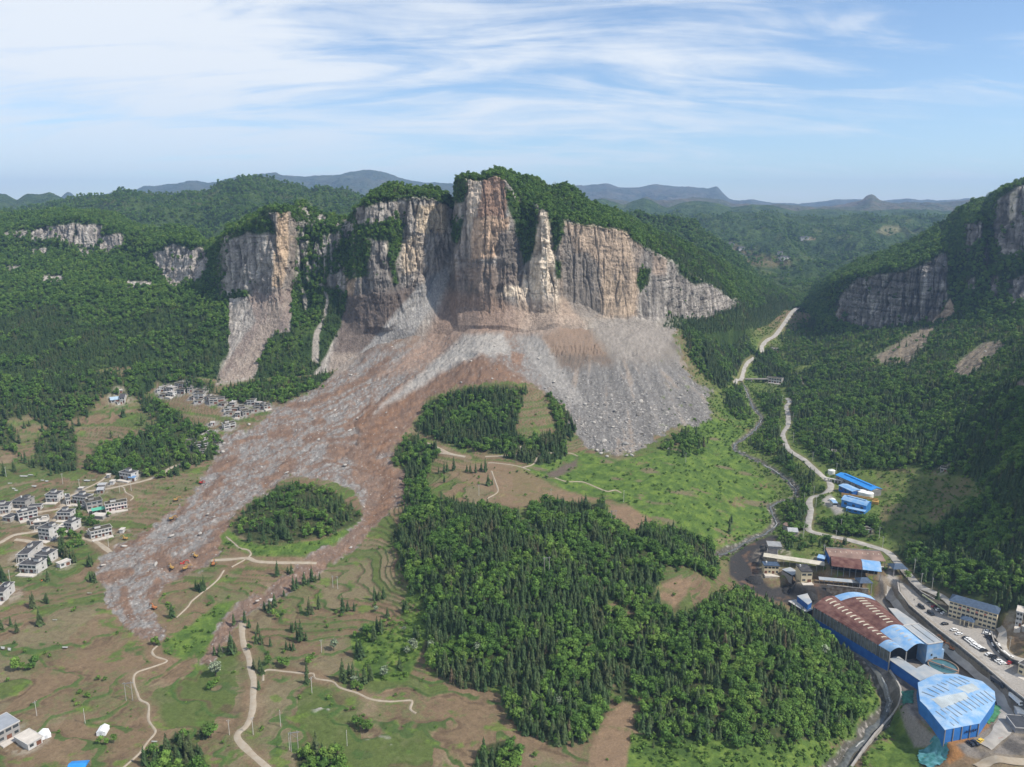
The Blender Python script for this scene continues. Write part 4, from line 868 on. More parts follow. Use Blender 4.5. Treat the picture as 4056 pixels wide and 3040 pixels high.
tfR = mixc(np.broadcast_to(np.array((.026, .046, .015)), PR.shape).copy(), np.array((.055, .085, .022)), sstep(-.1, .4, blR))
cR = mixc(mixc(rk, tfR, vegR), mixc(np.broadcast_to(np.array((.165, .132, .106)), PR.shape).copy(), np.array((.24, .205, .17)), sstep(0, .4, fiR)), tlR)
vegR = vegR * (1 - tlR)
link(tag(bpy.data.objects.new("mountain", mesh_np("mountain", PR, grid_faces(*PR.shape[:2]), M_CLIFF, np.clip(cR, .004, .8))), "shaded cliffed mountain on the far side of the road valley", kind='structure'))

# ================================================================== hills behind and the ridges that fade into the haze
def hills(name, label, crest, Yc, base_v, Yb, mat, amp, sc, cols, nu=700, nv=150, mid=None, seed=0.0, back=900):
    crest = np.array(crest, float)
    u = np.linspace(crest[0, 0], crest[-1, 0], nu)
    vc = np.interp(u, crest[:, 0], crest[:, 1]); vc = smooth1(vc[:, None], 2)[:, 0]
    A, B = at_y(u, np.full(nu, float(base_v)), Yb), at_y(u, vc, Yc)
    t = np.linspace(0, 1, nv)[:, None, None]
    P = lerp(A[None], B[None], t)
    if mid is not None: P[..., 2] += mid * (np.sin(t[..., 0] * math.pi)) * 1.0
    q = P[-1].copy(); q[:, 0] *= (q[:, 1] + back) / q[:, 1]; q[:, 1] += back; q[:, 2] -= back * .3
    P = np.concatenate([P, lerp(P[-1][None], q[None], np.linspace(0, 1, 14)[1:, None, None])], 0)
    f0 = P[0].copy(); f0[:, 2] -= 90; P = np.concatenate([f0[None], P], 0)
    x, y = P[..., 0], P[..., 1]
    env = np.concatenate([[0.0], np.sin(np.linspace(0, 1, nv) * math.pi * .96) ** .7, np.linspace(.15, 1, 13)])[:, None]
    ridge = 1 - 2 * np.abs(fbm2(x / sc, y / (sc * 2.2), 4, seed + 3))
    P[..., 2] += env * amp * (ridge - .6 + .8 * fbm2(x / (sc * .45), y / (sc * .45), 4, seed)) + .06 * amp * fbm2(x / (sc * .06), y / (sc * .06), 2, seed + 5)
    n = fbm2(x / (sc * .3), y / (sc * .3), 4, seed + 9); n2 = fbm2(x / (sc * .05), y / (sc * .08), 3, seed + 7)
    cc = mixc(np.broadcast_to(np.array(cols[0]), P.shape).copy(), np.array(cols[1]), sstep(-.25, .35, n + .5 * n2))
    cc = mixc(cc, np.array(cols[2]), cols[3] * sstep(.16, .42, fbm2(x / (sc * .4), y / (sc * .3), 4, seed + 13)))
    return name, label, P, cc, mat
def add_hill(h, extra=None):
    name, label, P, cc, mat = h
    U_, V_, _ = project(P)
    if extra: cc = extra(U_, V_, P, cc)
    link(tag(bpy.data.objects.new(name, mesh_np(name, P, grid_faces(*P.shape[:2]), mat, np.clip(cc, .004, .8))), label, kind='structure'))
    return P
G1, G2, G3 = (.034, .062, .020), (.060, .095, .026), (.135, .140, .062)
H1 = add_hill(hills("hill", "rounded green hill behind the left-hand cliffs", [(-400,860),(-100,845),(0,842),(200,822),(278,804),(343,780),(423,775),(497,762),(547,767),(646,770),(820,770),(870,732),(945,713),(995,707),(1098,714),(1128,726),(1208,744),(1223,757),(1267,742),(1312,755),(1446,787),(1520,840),(1700,900)], 2300, 1020, 1560, M_HILL, 60, 260, (G1, G2, G3, .45), seed=1.0))
H2a = add_hill(hills("hill", "blue-green row of hills at far left", [(-400,790),(0,769),(20,767),(65,795),(80,786),(110,773),(160,776),(200,764),(230,775),(290,806),(420,830)], 3700, 1000, 2400, M_HILL, 50, 300, (G1, G2, G3, .2), nu=350, seed=4.0))
def fields(U_, V_, P, cc):
    f = soft([(2820,960),(2900,960),(3000,1010),(3120,1020),(3140,1050),(3060,1060),(2960,1050),(2880,1020)], U_, V_, 12)
    cc = mixc(cc, np.array((.17, .135, .075)), f * .7); cc = mixc(cc, np.array((.20, .19, .10)), soft([(3470,920),(3500,895),(3560,895),(3570,915),(3520,935)], U_, V_, 6) * .9)
    return mixc(cc, np.array((.30, .24, .16)), soft([(3170,945),(3230,940),(3230,950),(3170,955)], U_, V_, 3) * .8)
H2 = add_hill(hills("hill", "wooded plateau with small fields beyond the cliff", [(2250,840),(2361,820),(2440,840),(2512,836),(2559,857),(2620,858),(2672,841),(2729,857),(2805,842),(2850,852),(2909,846),(2980,850),(3050,842),(3100,848),(3164,854),(3240,862),(3350,858),(3500,846),(3700,860),(3900,870)], 2900, 1140, 1640, M_HILL, 55, 240, (G1, G2, (.115, .130, .050), .5), nu=800, nv=200, mid=-40, seed=7.0), fields)
H2b = add_hill(hills("hill", "forested hill rising behind the limestone wall", [(2300,900),(2430,850),(2500,846),(2540,842),(2580,866),(2640,862),(2700,872),(2750,885),(2800,930),(2870,970),(2950,1040),(3000,1105),(3050,1190)], 1760, 1190, 1480, M_HILL, 14, 120, (G1, G2, (.10, .125, .04), .4), nu=420, nv=90, seed=9.0, back=250))
H3 = add_hill(hills("hill", "wooded spur closing the head of the road valley", [(2850,1130),(2950,1105),(3050,1108),(3150,1118),(3250,1116),(3350,1085),(3450,1050),(3600,1010)], 2080, 1205, 1760, M_HILL, 12, 110, (G1, G2, G3, .15), nu=260, nv=60, seed=27.0, back=400))
add_hill(hills("hill", "row of blue conical hills behind the plateau", [(2150,850),(2250,822),(2330,800),(2380,788),(2430,802),(2470,818),(2510,797),(2548,785),(2590,802),(2640,828),(2700,806),(2760,796),(2840,806),(2900,828),(2980,812),(3060,818),(3150,838),(3250,830),(3400,838),(3600,832),(3800,842),(4000,850)], 4000, 930, 3000, M_HILL, 40, 300, (G1, G2, G3, .3), nu=600, nv=80, seed=23.0))
add_hill(hills("hill", "hazy purple ridge with a domed knob", [(2280,815),(2330,800),(2400,785),(2440,795),(2500,800),(2560,782),(2606,802),(2670,790),(2748,778),(2810,790),(2861,794),(2895,810),(2965,802),(3040,812),(3098,812),(3200,818),(3334,816),(3395,806),(3415,795),(3433,779),(3451,772),(3466,778),(3482,794),(3540,802),(3620,806),(3720,806),(3834,796),(4000,800),(4250,800),(4500,805)], 5600, 900, 3500, M_FAR, 60, 600, ((.060, .075, .045), (.095, .085, .060), (.16, .12, .09), .6), nu=900, nv=80, seed=11.0))
add_hill(hills("mountain", "faded blue mountain range behind the left hills", [(-500,810),(200,805),(245,796),(272,770),(290,778),(312,797),(380,790),(438,768),(497,755),(540,752),(572,738),(612,742),(696,732),(766,716),(845,724),(900,712),(974,705),(1040,692),(1098,686),(1150,697),(1213,707),(1280,694),(1347,685),(1400,682),(1466,673),(1546,690),(1620,714),(1685,729),(1740,726),(1795,728),(1900,722),(2000,730),(2200,742)], 8200, 900, 5500, M_FAR, 120, 900, ((.050, .065, .040), (.075, .080, .050), (.12, .10, .07), .5), nu=1000, nv=90, seed=15.0))
add_hill(hills("mountain", "faded blue mountain range on the right horizon", [(2000,770),(2100,750),(2200,745),(2266,737),(2310,742),(2350,733),(2408,724),(2465,744),(2531,750),(2597,732),(2660,738),(2710,743),(2760,746),(2805,750),(2825,742),(2840,738),(2861,764),(2890,790),(2930,794),(2975,787),(3050,802),(3150,808),(3240,806),(3306,793),(3381,800),(3500,797),(3600,791),(3720,797),(3834,787),(4000,793),(4300,790),(4600,800)], 9200, 880, 6500, M_FAR, 110, 900, ((.055, .065, .045), (.085, .080, .060), (.17, .14, .12), .5), nu=1000, nv=80, seed=19.0))
# a plain under everything out to the haze
bm = bmesh.new()
pv = [bm.verts.new(p) for p in ((-16000, 1500, -90), (16000, 1500, -90), (16000, 14000, -90), (-16000, 14000, -90))]
bm.faces.new(pv); me = bpy.data.meshes.new("terrain"); bm.to_mesh(me); bm.free(); me.materials.append(plain('valley_floor_woods', (.05, .08, .03), .95, .3, .003))
link(tag(bpy.data.objects.new("terrain", me), "lowland between the far hills", kind='structure'))
# air
bm = bmesh.new(); bmesh.ops.create_cube(bm, size=1.0); me = bpy.data.meshes.new("haze"); bm.to_mesh(me); bm.free()
hz_m = bpy.data.materials.new("haze"); hz_m.use_nodes = True; hn = hz_m.node_tree.nodes; hn.clear()
pvv = hn.new('ShaderNodeVolumePrincipled'); ho = hn.new('ShaderNodeOutputMaterial'); hz_m.node_tree.links.new(pvv.outputs[0], ho.inputs['Volume'])
pvv.inputs['Color'].default_value = (.40, .63, 1.0, 1); pvv.inputs['Density'].default_value = 0.000076; pvv.inputs['Anisotropy'].default_value = 0.1
me.materials.append(hz_m); hz_o = bpy.data.objects.new("haze", me); hz_o.scale = (36000, 16200, 860); hz_o.location = (0, 6000, 335)
link(tag(hz_o, "thin blue haze filling the valley air", kind='stuff'))
# ================================================================== roads, stream
def strip(name, label, line, w, mat, lift=0.14, kind='structure', ncross=5, jit=0.25, seed=0):
    d = np.gradient(line, axis=0); d /= np.linalg.norm(d, axis=1)[:, None] + 1e-9
    nrm = np.stack([-d[:, 1], d[:, 0]], -1)
    k = np.linspace(-.5, .5, ncross)
    wl_ = w * (1 + .26 * noise2(np.arange(len(line)) / 7.0, 0.3, seed)) + 1.5 * jit * noise2(np.arange(len(line)) / 2.0, 0.7, seed)
    P = line[:, None, :] + nrm[:, None, :] * (k[None, :, None] * wl_[:, None, None])
    z = ground(P[..., 0], P[..., 1]); z = lerp(z, z.mean(1, keepdims=True), .5) + lift
    z[:, 0] -= .35; z[:, -1] -= .35
    o = bpy.data.objects.new(name, mesh_np(name, np.concatenate([P, z[..., None]], -1), grid_faces(len(line), ncross), mat))
    return link(tag(o, label, kind=kind))
M_PALE = plain('pale_concrete_track', (.44, .385, .305), .9, .22, .35, bump=.3, dirt=(.30, .245, .18))
M_GREY = plain('worn_grey_road', (.335, .315, .285), .9, .2, .2, bump=.3)
M_WATER = plain('stream_water', (.10, .105, .095), .12, .3, .5, spec=.6)
M_FOAM = plain('white_water', (.55, .57, .57), .5, .3, 1.2, dirt=(.2, .2, .19))
for i, (r, ln) in enumerate(zip(ROADS, RD)):
    strip(r[0], r[1], ln, r[2], M_PALE if r[3] == 'pale' else M_GREY, lift=.30 + .004 * i, seed=i)
for i, ((w, _), ln) in enumerate(zip(RIVERS, RV)):
    t = np.concatenate([[0], np.cumsum(np.linalg.norm(np.diff(ln, axis=0), axis=1))]); s = np.arange(0, t[-1], 1.5)
    L2 = np.stack([np.interp(s, t, ln[:, 0]), np.interp(s, t, ln[:, 1])], -1)
    L2 += np.stack([noise2(s / 12, .2, i), noise2(s / 12, .8, i)], -1) * 1.6
    strip("stream", ["shallow stream tumbling down the valley", "dark stream under the wooded bank"][i], L2, [1.7, 3.2][i], M_WATER, lift=-.95, seed=40 + i)
    for a, b in ([(.1, .13), (.30, .33), (.585, .63), (.66, .68), (.83, .86)], [(.30, .48), (.72, .8)])[i]:
        n0_, n1_ = int(a * len(L2)), int(b * len(L2))
        if n1_ - n0_ > 3: strip("water", "white water over rocks in the stream", L2[n0_:n1_] + .3, .8, M_FOAM, lift=-.80, seed=50)

# ================================================================== plant and rock prototypes
def quads_mesh(name, Q, shade, mats, extra=None):
    """Q (n,4,3) leaf faces; shade (n,) tint; extra: (verts, faces) of a trunk using the second material"""
    n = len(Q)
    v = Q.reshape(-1, 3); f = np.arange(n * 4).reshape(n, 4)
    col = np.repeat(shade, 4)[:, None] * np.ones(3)
    if extra is not None:
        ev, ef = extra
        f = np.concatenate([f, ef + len(v)]); v = np.concatenate([v, ev]); col = np.concatenate([col, np.ones((len(ev), 3))])
    me = mesh_np(name, v, f, mats[0], col, smooth=False)
    if extra is not None:
        me.materials.append(mats[1])
        mi = np.zeros(len(f), np.int32); mi[n:] = 1
        me.polygons.foreach_set('material_index', mi)
    return me
def trunk_geo(h, r, r2, n=6, k=3):
    a = np.arange(n) / n * 2 * math.pi; V_, F_ = [], []
    for j in range(k + 1):
        t = j / k; rr = lerp(r, r2, t) * (1.25 if j == 0 else 1)
        V_.append(np.stack([np.cos(a) * rr + .05 * h * t * t * .3, np.sin(a) * rr, np.full(n, -0.6 + (h + .6) * t)], -1))
    for j in range(k):
        for i in range(n): F_.append([j * n + i, j * n + (i + 1) % n, (j + 1) * n + (i + 1) % n, (j + 1) * n + i])
    return np.concatenate(V_), np.array(F_)
def conifer_geo(seed, h=9.0, R=1.65, lev=13, per=7):
    g = np.random.default_rng(seed); Q, S = [], []
    for i in range(lev):
        t = i / (lev - 1)
        z = h * (.10 + .88 * t); r = R * (1 - t) ** .75 * (.8 + .4 * g.random()) + .12
        for k in range(per if t < .8 else 5):
            a = 2 * math.pi * (k + g.random() * .8) / per; rr = r * (.7 + .55 * g.random())
            d = np.array((math.cos(a), math.sin(a), 0)); s = np.array((-d[1], d[0], 0)); w = .30 * rr + .16
            up = np.array((0, 0, 1.0)); dr = rr * (.28 + .3 * g.random())
            b, m_, e = d * .05 + up * (z + .25), d * rr * .55 + up * (z + .05 - dr * .15), d * rr + up * (z - dr)
            sh = .65 + .7 * g.random()
            Q.append([b - s * w * .3, b + s * w * .3, m_ + s * w, m_ - s * w]); S.append(sh)
            Q.append([m_ - s * w, m_ + s * w, e + s * w * .25 + up * .1, e - s * w * .25]); S.append(sh * .95)
    top = np.array((0, 0, h)); 
    for k in range(3):
        a = 2.1 * k; d = np.array((math.cos(a), math.sin(a), 0)) * .22
        Q.append([top - (0, 0, 1.1) - d, top - (0, 0, 1.1) + d, top + d * .1, top - d * .1]); S.append(1.1)
    return np.array(Q), np.array(S)
def broad_geo(seed, h=6.5, R=2.5, clumps=11, leaves=30, size=.75, layered=False):
    g = np.random.default_rng(seed); Q, S = [], []
    for c_ in range(clumps):
        a = g.random() * 6.283; q = g.random() ** .6
        zc = h * (.38 + .5 * g.random()); lim = R * (1 - abs(zc / h - .55) * .9)
        cen = np.array((math.cos(a) * lim * q * .8, math.sin(a) * lim * q * .8, zc))
        if c_ == 0: cen = np.array((0, 0, h * .82))
        cr = R * (.30 + .25 * g.random()); sh = .7 + .6 * g.random()
        for _ in range(leaves):
            d = g.normal(size=3); d /= np.linalg.norm(d); d[2] = d[2] * .9 + .15
            p = cen + d * cr * (.75 + .35 * g.random()) * np.array((1.15, 1.15, .6 if layered else .85))
            nn = d + g.normal(size=3) * .45 + np.array((0, 0, .5 if not layered else 1.2)); nn /= np.linalg.norm(nn)
            u = np.cross(nn, g.normal(size=3)); u /= np.linalg.norm(u); w = np.cross(nn, u)
            s = size * (.6 + .7 * g.random())
            Q.append([p - u * s * .6, p - w * s * .45, p + u * s * .6, p + w * s * .45]); S.append(sh * (.85 + .3 * g.random()))
    return np.array(Q), np.array(S)
def limbs(h, R, seed):
    g = np.random.default_rng(seed); v, f = trunk_geo(h * .62, .22, .10)
    V_, F_ = [v], [f]; n = len(v)
    for k in range(4):
        a = k * 1.6 + g.random(); p0 = np.array((0, 0, h * (.3 + .07 * k))); p1 = np.array((math.cos(a) * R * .6, math.sin(a) * R * .6, h * (.5 + .08 * k)))
        s = np.array((-math.sin(a), math.cos(a), 0)); up = np.array((0, 0, 1.0))
        V_.append(np.array([p0 + s * .08, p0 + up * .09, p0 - s * .08, p0 - up * .09, p1 + s * .03, p1 + up * .03, p1 - s * .03, p1 - up * .03]))
        F_.append(np.array([[i, (i + 1) % 4, 4 + (i + 1) % 4, 4 + i] for i in range(4)]) + n); n += 8
    return np.concatenate(V_), np.concatenate(F_)
def rock_geo(seed, flat=.7):
    g = np.random.default_rng(seed)
    bm = bmesh.new(); bmesh.ops.create_icosphere(bm, subdivisions=2, radius=.5)
    v = np.array([x.co[:] for x in bm.verts]); f = np.array([[l.index for l in x.verts] for x in bm.faces]); bm.free()
    for _ in range(9):                                   # chop with random planes so the block is faceted
        d = g.normal(size=3); d /= np.linalg.norm(d); lim = .24 + .2 * g.random()
        s = v @ d; m = s > lim; v[m] -= np.outer(s[m] - lim, d)
    v *= np.array((1.0 + .5 * g.random(), .75 + .3 * g.random(), flat)); v += g.normal(size=v.shape) * .012
    return v, f
PROTO = {'conifer': [], 'broadleaf': [], 'shrub': [], 'flowering': [], 'rock': []}
PARTS = {'conifer': [], 'broadleaf': [], 'flowering': []}
def proto(kind, me): PROTO[kind].append(bpy.data.objects.new(kind, me))
for s in range(4):
    h, R = [(9.5, 1.5), (8.2, 1.7), (10.5, 1.65), (7.2, 1.5)][s]
    Q, S = conifer_geo(100 + s, h, R); tk = trunk_geo(h * .9, .17, .04)
    proto('conifer', quads_mesh('conifer', Q, S, (L_CONIF, M_BARK), tk))
    PARTS['conifer'].append((quads_mesh('crown', Q, S, (L_CONIF,)), mesh_np('trunk', *tk, M_BARK)))
for s in range(4):
    h, R = [(6.8, 2.5), (5.6, 2.3), (8.0, 2.8), (6.0, 2.9)][s]
    Q, S = broad_geo(200 + s, h, R, 12, 30, .8, s == 3); tk = limbs(h, R, s)
    proto('broadleaf', quads_mesh('broadleaf', Q, S, (L_BROAD, M_BARK), tk))
    PARTS['broadleaf'].append((quads_mesh('crown', Q, S, (L_BROAD,)), mesh_np('trunk', *tk, M_BARK)))
for s in range(2):
    Q, S = broad_geo(300 + s, 6.6, 2.5, 12, 34, .7, True); tk = limbs(6.6, 2.5, s + 7)
    g = np.random.default_rng(s); S = np.where(g.random(len(S)) < .5, S * 1.15, S * .45)
    proto('flowering', quads_mesh('flowering', Q, S, (L_FLOWER, M_BARK), tk))
    PARTS['flowering'].append((quads_mesh('crown', Q, S, (L_FLOWER,)), mesh_np('trunk', *tk, M_BARK)))
for s in range(3):
    Q, S = broad_geo(400 + s, 1.7, 1.25, 5, 16, .55); proto('shrub', quads_mesh('shrub', Q, S, (L_BUSH,)))
M_ROCK = leaf_mat('broken_limestone', [(0, (.14, .13, .118)), (.3, (.205, .193, .18)), (.7, (.28, .268, .25)), (.9, (.38, .355, .32)), (1, (.48, .45, .41))], .9, stand=False)
for s in range(6):
    v, f = rock_geo(500 + s, .5 + .08 * s); proto('rock', mesh_np('rock', v, f, M_ROCK, np.ones((len(v), 3)), smooth=False))

def scatter_stuff(name, label, protos, P, rz, sc, pick):
    """one object that instances its prototypes on a cloud of points"""
    me = bpy.data.meshes.new(name); me.vertices.add(len(P)); me.vertices.foreach_set('co', np.asarray(P, np.float32).ravel())
    for nm, arr, tp in (('rz', rz, 'FLOAT'), ('sc', sc, 'FLOAT'), ('pick', pick, 'INT')):
        a = me.attributes.new(nm, tp, 'POINT'); a.data.foreach_set('value', np.asarray(arr, np.int32 if tp == 'INT' else np.float32))
    o = bpy.data.objects.new(name, me); link(tag(o, label, kind='stuff'))
    col = bpy.data.collections.new(name + "_kinds")
    for p in protos: col.objects.link(p)
    ng = bpy.data.node_groups.new(name, 'GeometryNodeTree')
    ng.interface.new_socket('Geometry', in_out='INPUT', socket_type='NodeSocketGeometry'); ng.interface.new_socket('Geometry', in_out='OUTPUT', socket_type='NodeSocketGeometry')
    N, L = ng.nodes, ng.links
    gi, go = N.new('NodeGroupInput'), N.new('NodeGroupOutput')
    ip, ci = N.new('GeometryNodeInstanceOnPoints'), N.new('GeometryNodeCollectionInfo')
    ci.inputs['Collection'].default_value = col; ci.inputs['Separate Children'].default_value = True; ci.inputs['Reset Children'].default_value = True
    def attr(nm, tp):
        a = N.new('GeometryNodeInputNamedAttribute'); a.data_type = tp; a.inputs['Name'].default_value = nm; return a.outputs[0]
    cx = N.new('ShaderNodeCombineXYZ'); L.new(attr('rz', 'FLOAT'), cx.inputs[2])
    L.new(gi.outputs[0], ip.inputs['Points']); L.new(ci.outputs[0], ip.inputs['Instance'])
    ip.inputs['Pick Instance'].default_value = True
    L.new(attr('pick', 'INT'), ip.inputs['Instance Index']); L.new(cx.outputs[0], ip.inputs['Rotation']); L.new(attr('sc', 'FLOAT'), ip.inputs['Scale'])
    L.new(ip.outputs[0], go.inputs[0])
    o.modifiers.new('scatter', 'NODES').node_group = ng
    return o
def sample(P, area, dens, seed):
    """random points on a grid surface; dens per square metre per vertex"""
    g = np.random.default_rng(seed)
    w = (area * dens)[:-1, :-1].ravel(); n = int(w.sum())
    if n < 1: return np.zeros((0, 3)), np.zeros((0, 2), int)
    idx = np.searchsorted(np.cumsum(w), g.random(n) * w.sum()); idx = np.minimum(idx, len(w) - 1)
    nc = P.shape[1] - 1; i, j = idx // nc, idx % nc; a, b = g.random(n)[:, None], g.random(n)[:, None]
    p = (P[i, j] * (1 - a) + P[i, j + 1] * a) * (1 - b) + (P[i + 1, j] * (1 - a) + P[i + 1, j + 1] * a) * b
    return p, np.stack([i, j], -1)
_, A_V = normals(PV)
_, A_M = normals(PM); _, A_R = normals(PR)
inV = (U > -250) & (U < 4350) & (V > 1000) & (V < 3120)
# canopy outlines were read off the picture: shift the test half a tree up
px_h = 6.0 * F / np.hypot(DEP, 1) * .5
Vs = V - px_h * .9
wob = np.clip(26 * N1 + 20 * N2_, -40, 40)
fm = {k: soft(p, U + wob + 8 * N3, Vs + .5 * wob[:, ::-1] + 6 * N3, 7) for k, p in FOR.items()}
clear = sstep(.8, 2.6, road_d) * sstep(-1, 2, river_d) * (1 - np.maximum.reduce([mk['pad'], mk['yard'], mk['coal'], mk['lot'], mk['blueyd']])) * inV
HOUSES_CLEAR = np.ones_like(X)
# ================================================================== building kit
class MB:
    def __init__(s): s.v, s.f = [], []
    def add(s, v, f):
        n = len(s.v); s.v += [tuple(p) for p in v]; s.f += [tuple(i + n for i in q) for q in f]; return s
    def box(s, x0, x1, y0, y1, z0, z1, rz=0.0, piv=None):
        v = [(x, y, z) for z in (z0, z1) for x, y in ((x0, y0), (x1, y0), (x1, y1), (x0, y1))]
        if rz:
            px, py = piv or ((x0 + x1) / 2, (y0 + y1) / 2); c_, s_ = math.cos(rz), math.sin(rz)
            v = [(px + (x - px) * c_ - (y - py) * s_, py + (x - px) * s_ + (y - py) * c_, z) for x, y, z in v]
        return s.add(v, [(3, 2, 1, 0), (4, 5, 6, 7), (0, 1, 5, 4), (1, 2, 6, 5), (2, 3, 7, 6), (3, 0, 4, 7)])
    def prism(s, poly, z0, z1):
        n = len(poly); z0_ = z0 if hasattr(z0, '__len__') else [z0] * n; z1_ = z1 if hasattr(z1, '__len__') else [z1] * n
        v = [(p[0], p[1], z) for p, z in zip(poly, z0_)] + [(p[0], p[1], z) for p, z in zip(poly, z1_)]
        return s.add(v, [tuple(range(n))[::-1], tuple(range(n, 2 * n))] + [(i, (i + 1) % n, n + (i + 1) % n, n + i) for i in range(n)])
    def xprism(s, prof, x0, x1):
        """profile in (y, z), extruded along x"""
        n = len(prof); v = [(x0, y, z) for y, z in prof] + [(x1, y, z) for y, z in prof]
        return s.add(v, [tuple(range(n)), tuple(range(n, 2 * n))[::-1]] + [(i, n + i, n + (i + 1) % n, (i + 1) % n) for i in range(n)])
    def cyl(s, x, y, z0, z1, r0, r1=None, n=10):
        r1 = r0 if r1 is None else r1; a = [2 * math.pi * i / n for i in range(n)]
        v = [(x + r0 * math.cos(t), y + r0 * math.sin(t), z0) for t in a] + [(x + r1 * math.cos(t), y + r1 * math.sin(t), z1) for t in a]
        return s.add(v, [tuple(range(n))[::-1], tuple(range(n, 2 * n))] + [(i, (i + 1) % n, n + (i + 1) % n, n + i) for i in range(n)])
    def wheel(s, x, y, z, r, w, n=10):
        a = [2 * math.pi * i / n for i in range(n)]
        v = [(x + r * math.cos(t), y - w / 2, z + r * math.sin(t)) for t in a] + [(x + r * math.cos(t), y + w / 2, z + r * math.sin(t)) for t in a]
        return s.add(v, [tuple(range(n)), tuple(range(n, 2 * n))[::-1]] + [(i, n + i, n + (i + 1) % n, (i + 1) % n) for i in range(n)])
    def bar(s, a, b, w, h=None):
        a, b = Vector(a), Vector(b); d = (b - a).normalized(); h = h or w
        sd_ = d.cross(Vector((0, 0, 1))); sd_ = sd_.normalized() if sd_.length > .01 else Vector((1, 0, 0)); up = sd_.cross(d)
        v = [p + sd_ * (w / 2) * i + up * (h / 2) * j for p in (a, b) for i, j in ((-1, -1), (1, -1), (1, 1), (-1, 1))]
        return s.add(v, [(0, 1, 2, 3), (7, 6, 5, 4), (0, 4, 5, 1), (1, 5, 6, 2), (2, 6, 7, 3), (3, 7, 4, 0)])
    def mesh(s, name, mat):
        me = bpy.data.meshes.new(name); me.from_pydata(s.v, [], s.f); me.validate()
        bm = bmesh.new(); bm.from_mesh(me); bmesh.ops.recalc_face_normals(bm, faces=bm.faces); bm.to_mesh(me); bm.free()
        me.materials.append(mat); return me
    def obj(s, name, mat, parent=None, loc=None):
        o = bpy.data.objects.new(name, s.mesh(name, mat))
        if loc is not None: o.location = loc
        return link(o, parent)
def empty(name, loc, rz, label, cat, group=None):
    e = bpy.data.objects.new(name, None); e.empty_display_size = 1; e.location = loc; e.rotation_euler = (0, 0, rz)
    return link(tag(e, label, cat, group))
def copy_tree(o, loc=None, rz=None, parent=None, label=None, group=None):
    c_ = o.copy(); COL.objects.link(c_)
    if parent is not None: c_.parent = parent
    if loc is not None: c_.location = loc
    if rz is not None: c_.rotation_euler = (0, 0, rz)
    if label: c_['label'] = label
    if group: c_['group'] = group
    for ch in [x for x in KIDS.get(o.name, [])]: copy_tree(ch, parent=c_)
    return c_
KIDS = {}
def remember(o): KIDS[o.name] = list(o.children); [remember(x) for x in o.children]
W_WHITE = plain('whitewashed_wall', (.62, .61, .59), .85, .14, .35, bump=.1, dirt=(.43, .41, .38))
W_GREY = plain('bare_block_wall', (.30, .285, .27), .9, .2, .5, bump=.2)
W_PALE = plain('pale_render', (.40, .385, .365), .9, .22, .4, dirt=(.28, .26, .24))
W_PINK = plain('pinkish_white_wall', (.64, .57, .54), .85, .1, .4)
W_RUIN = plain('dusty_broken_wall', (.36, .335, .315), .95, .3, .35, bump=.3)
W_CREAM = plain('cream_wall', (.62, .53, .36), .85, .1, .3)
R_DARK = plain('dark_flat_roof', (.048, .049, .056), .9, .3, .35, dirt=(.085, .082, .08))
R_MOSS = plain('mossy_flat_roof', (.060, .055, .040), .95, .35, .3, dirt=(.10, .088, .06))
R_PALE = plain('pale_concrete_roof', (.50, .46, .41), .9, .12, .3)
R_TILE = plain('dark_tile_roof', (.065, .063, .070), .8, .25, 1.2)
R_TIN = plain('grey_tin_roof', (.36, .37, .38), .5, .15, .4)
R_GREEN = plain('sea_green_sheet', (.10, .38, .26), .55, .1, .6)
R_BTIN = plain('pale_blue_tin', (.33, .43, .52), .5, .15, .4)
G_WIN = plain('dark_window_glass', (.055, .062, .066), .2, .3, .8, spec=.5)
D_DOOR = plain('brown_door', (.17, .075, .045), .7, .3, .8)
D_RED = plain('dark_red_door', (.14, .03, .03), .7, .3, .8)
FOOT, YARD = [], []
TANK_W = plain('water_tank_white', (.62, .63, .62), .5, .1, 1.0)
HOUSE_BOX = {}
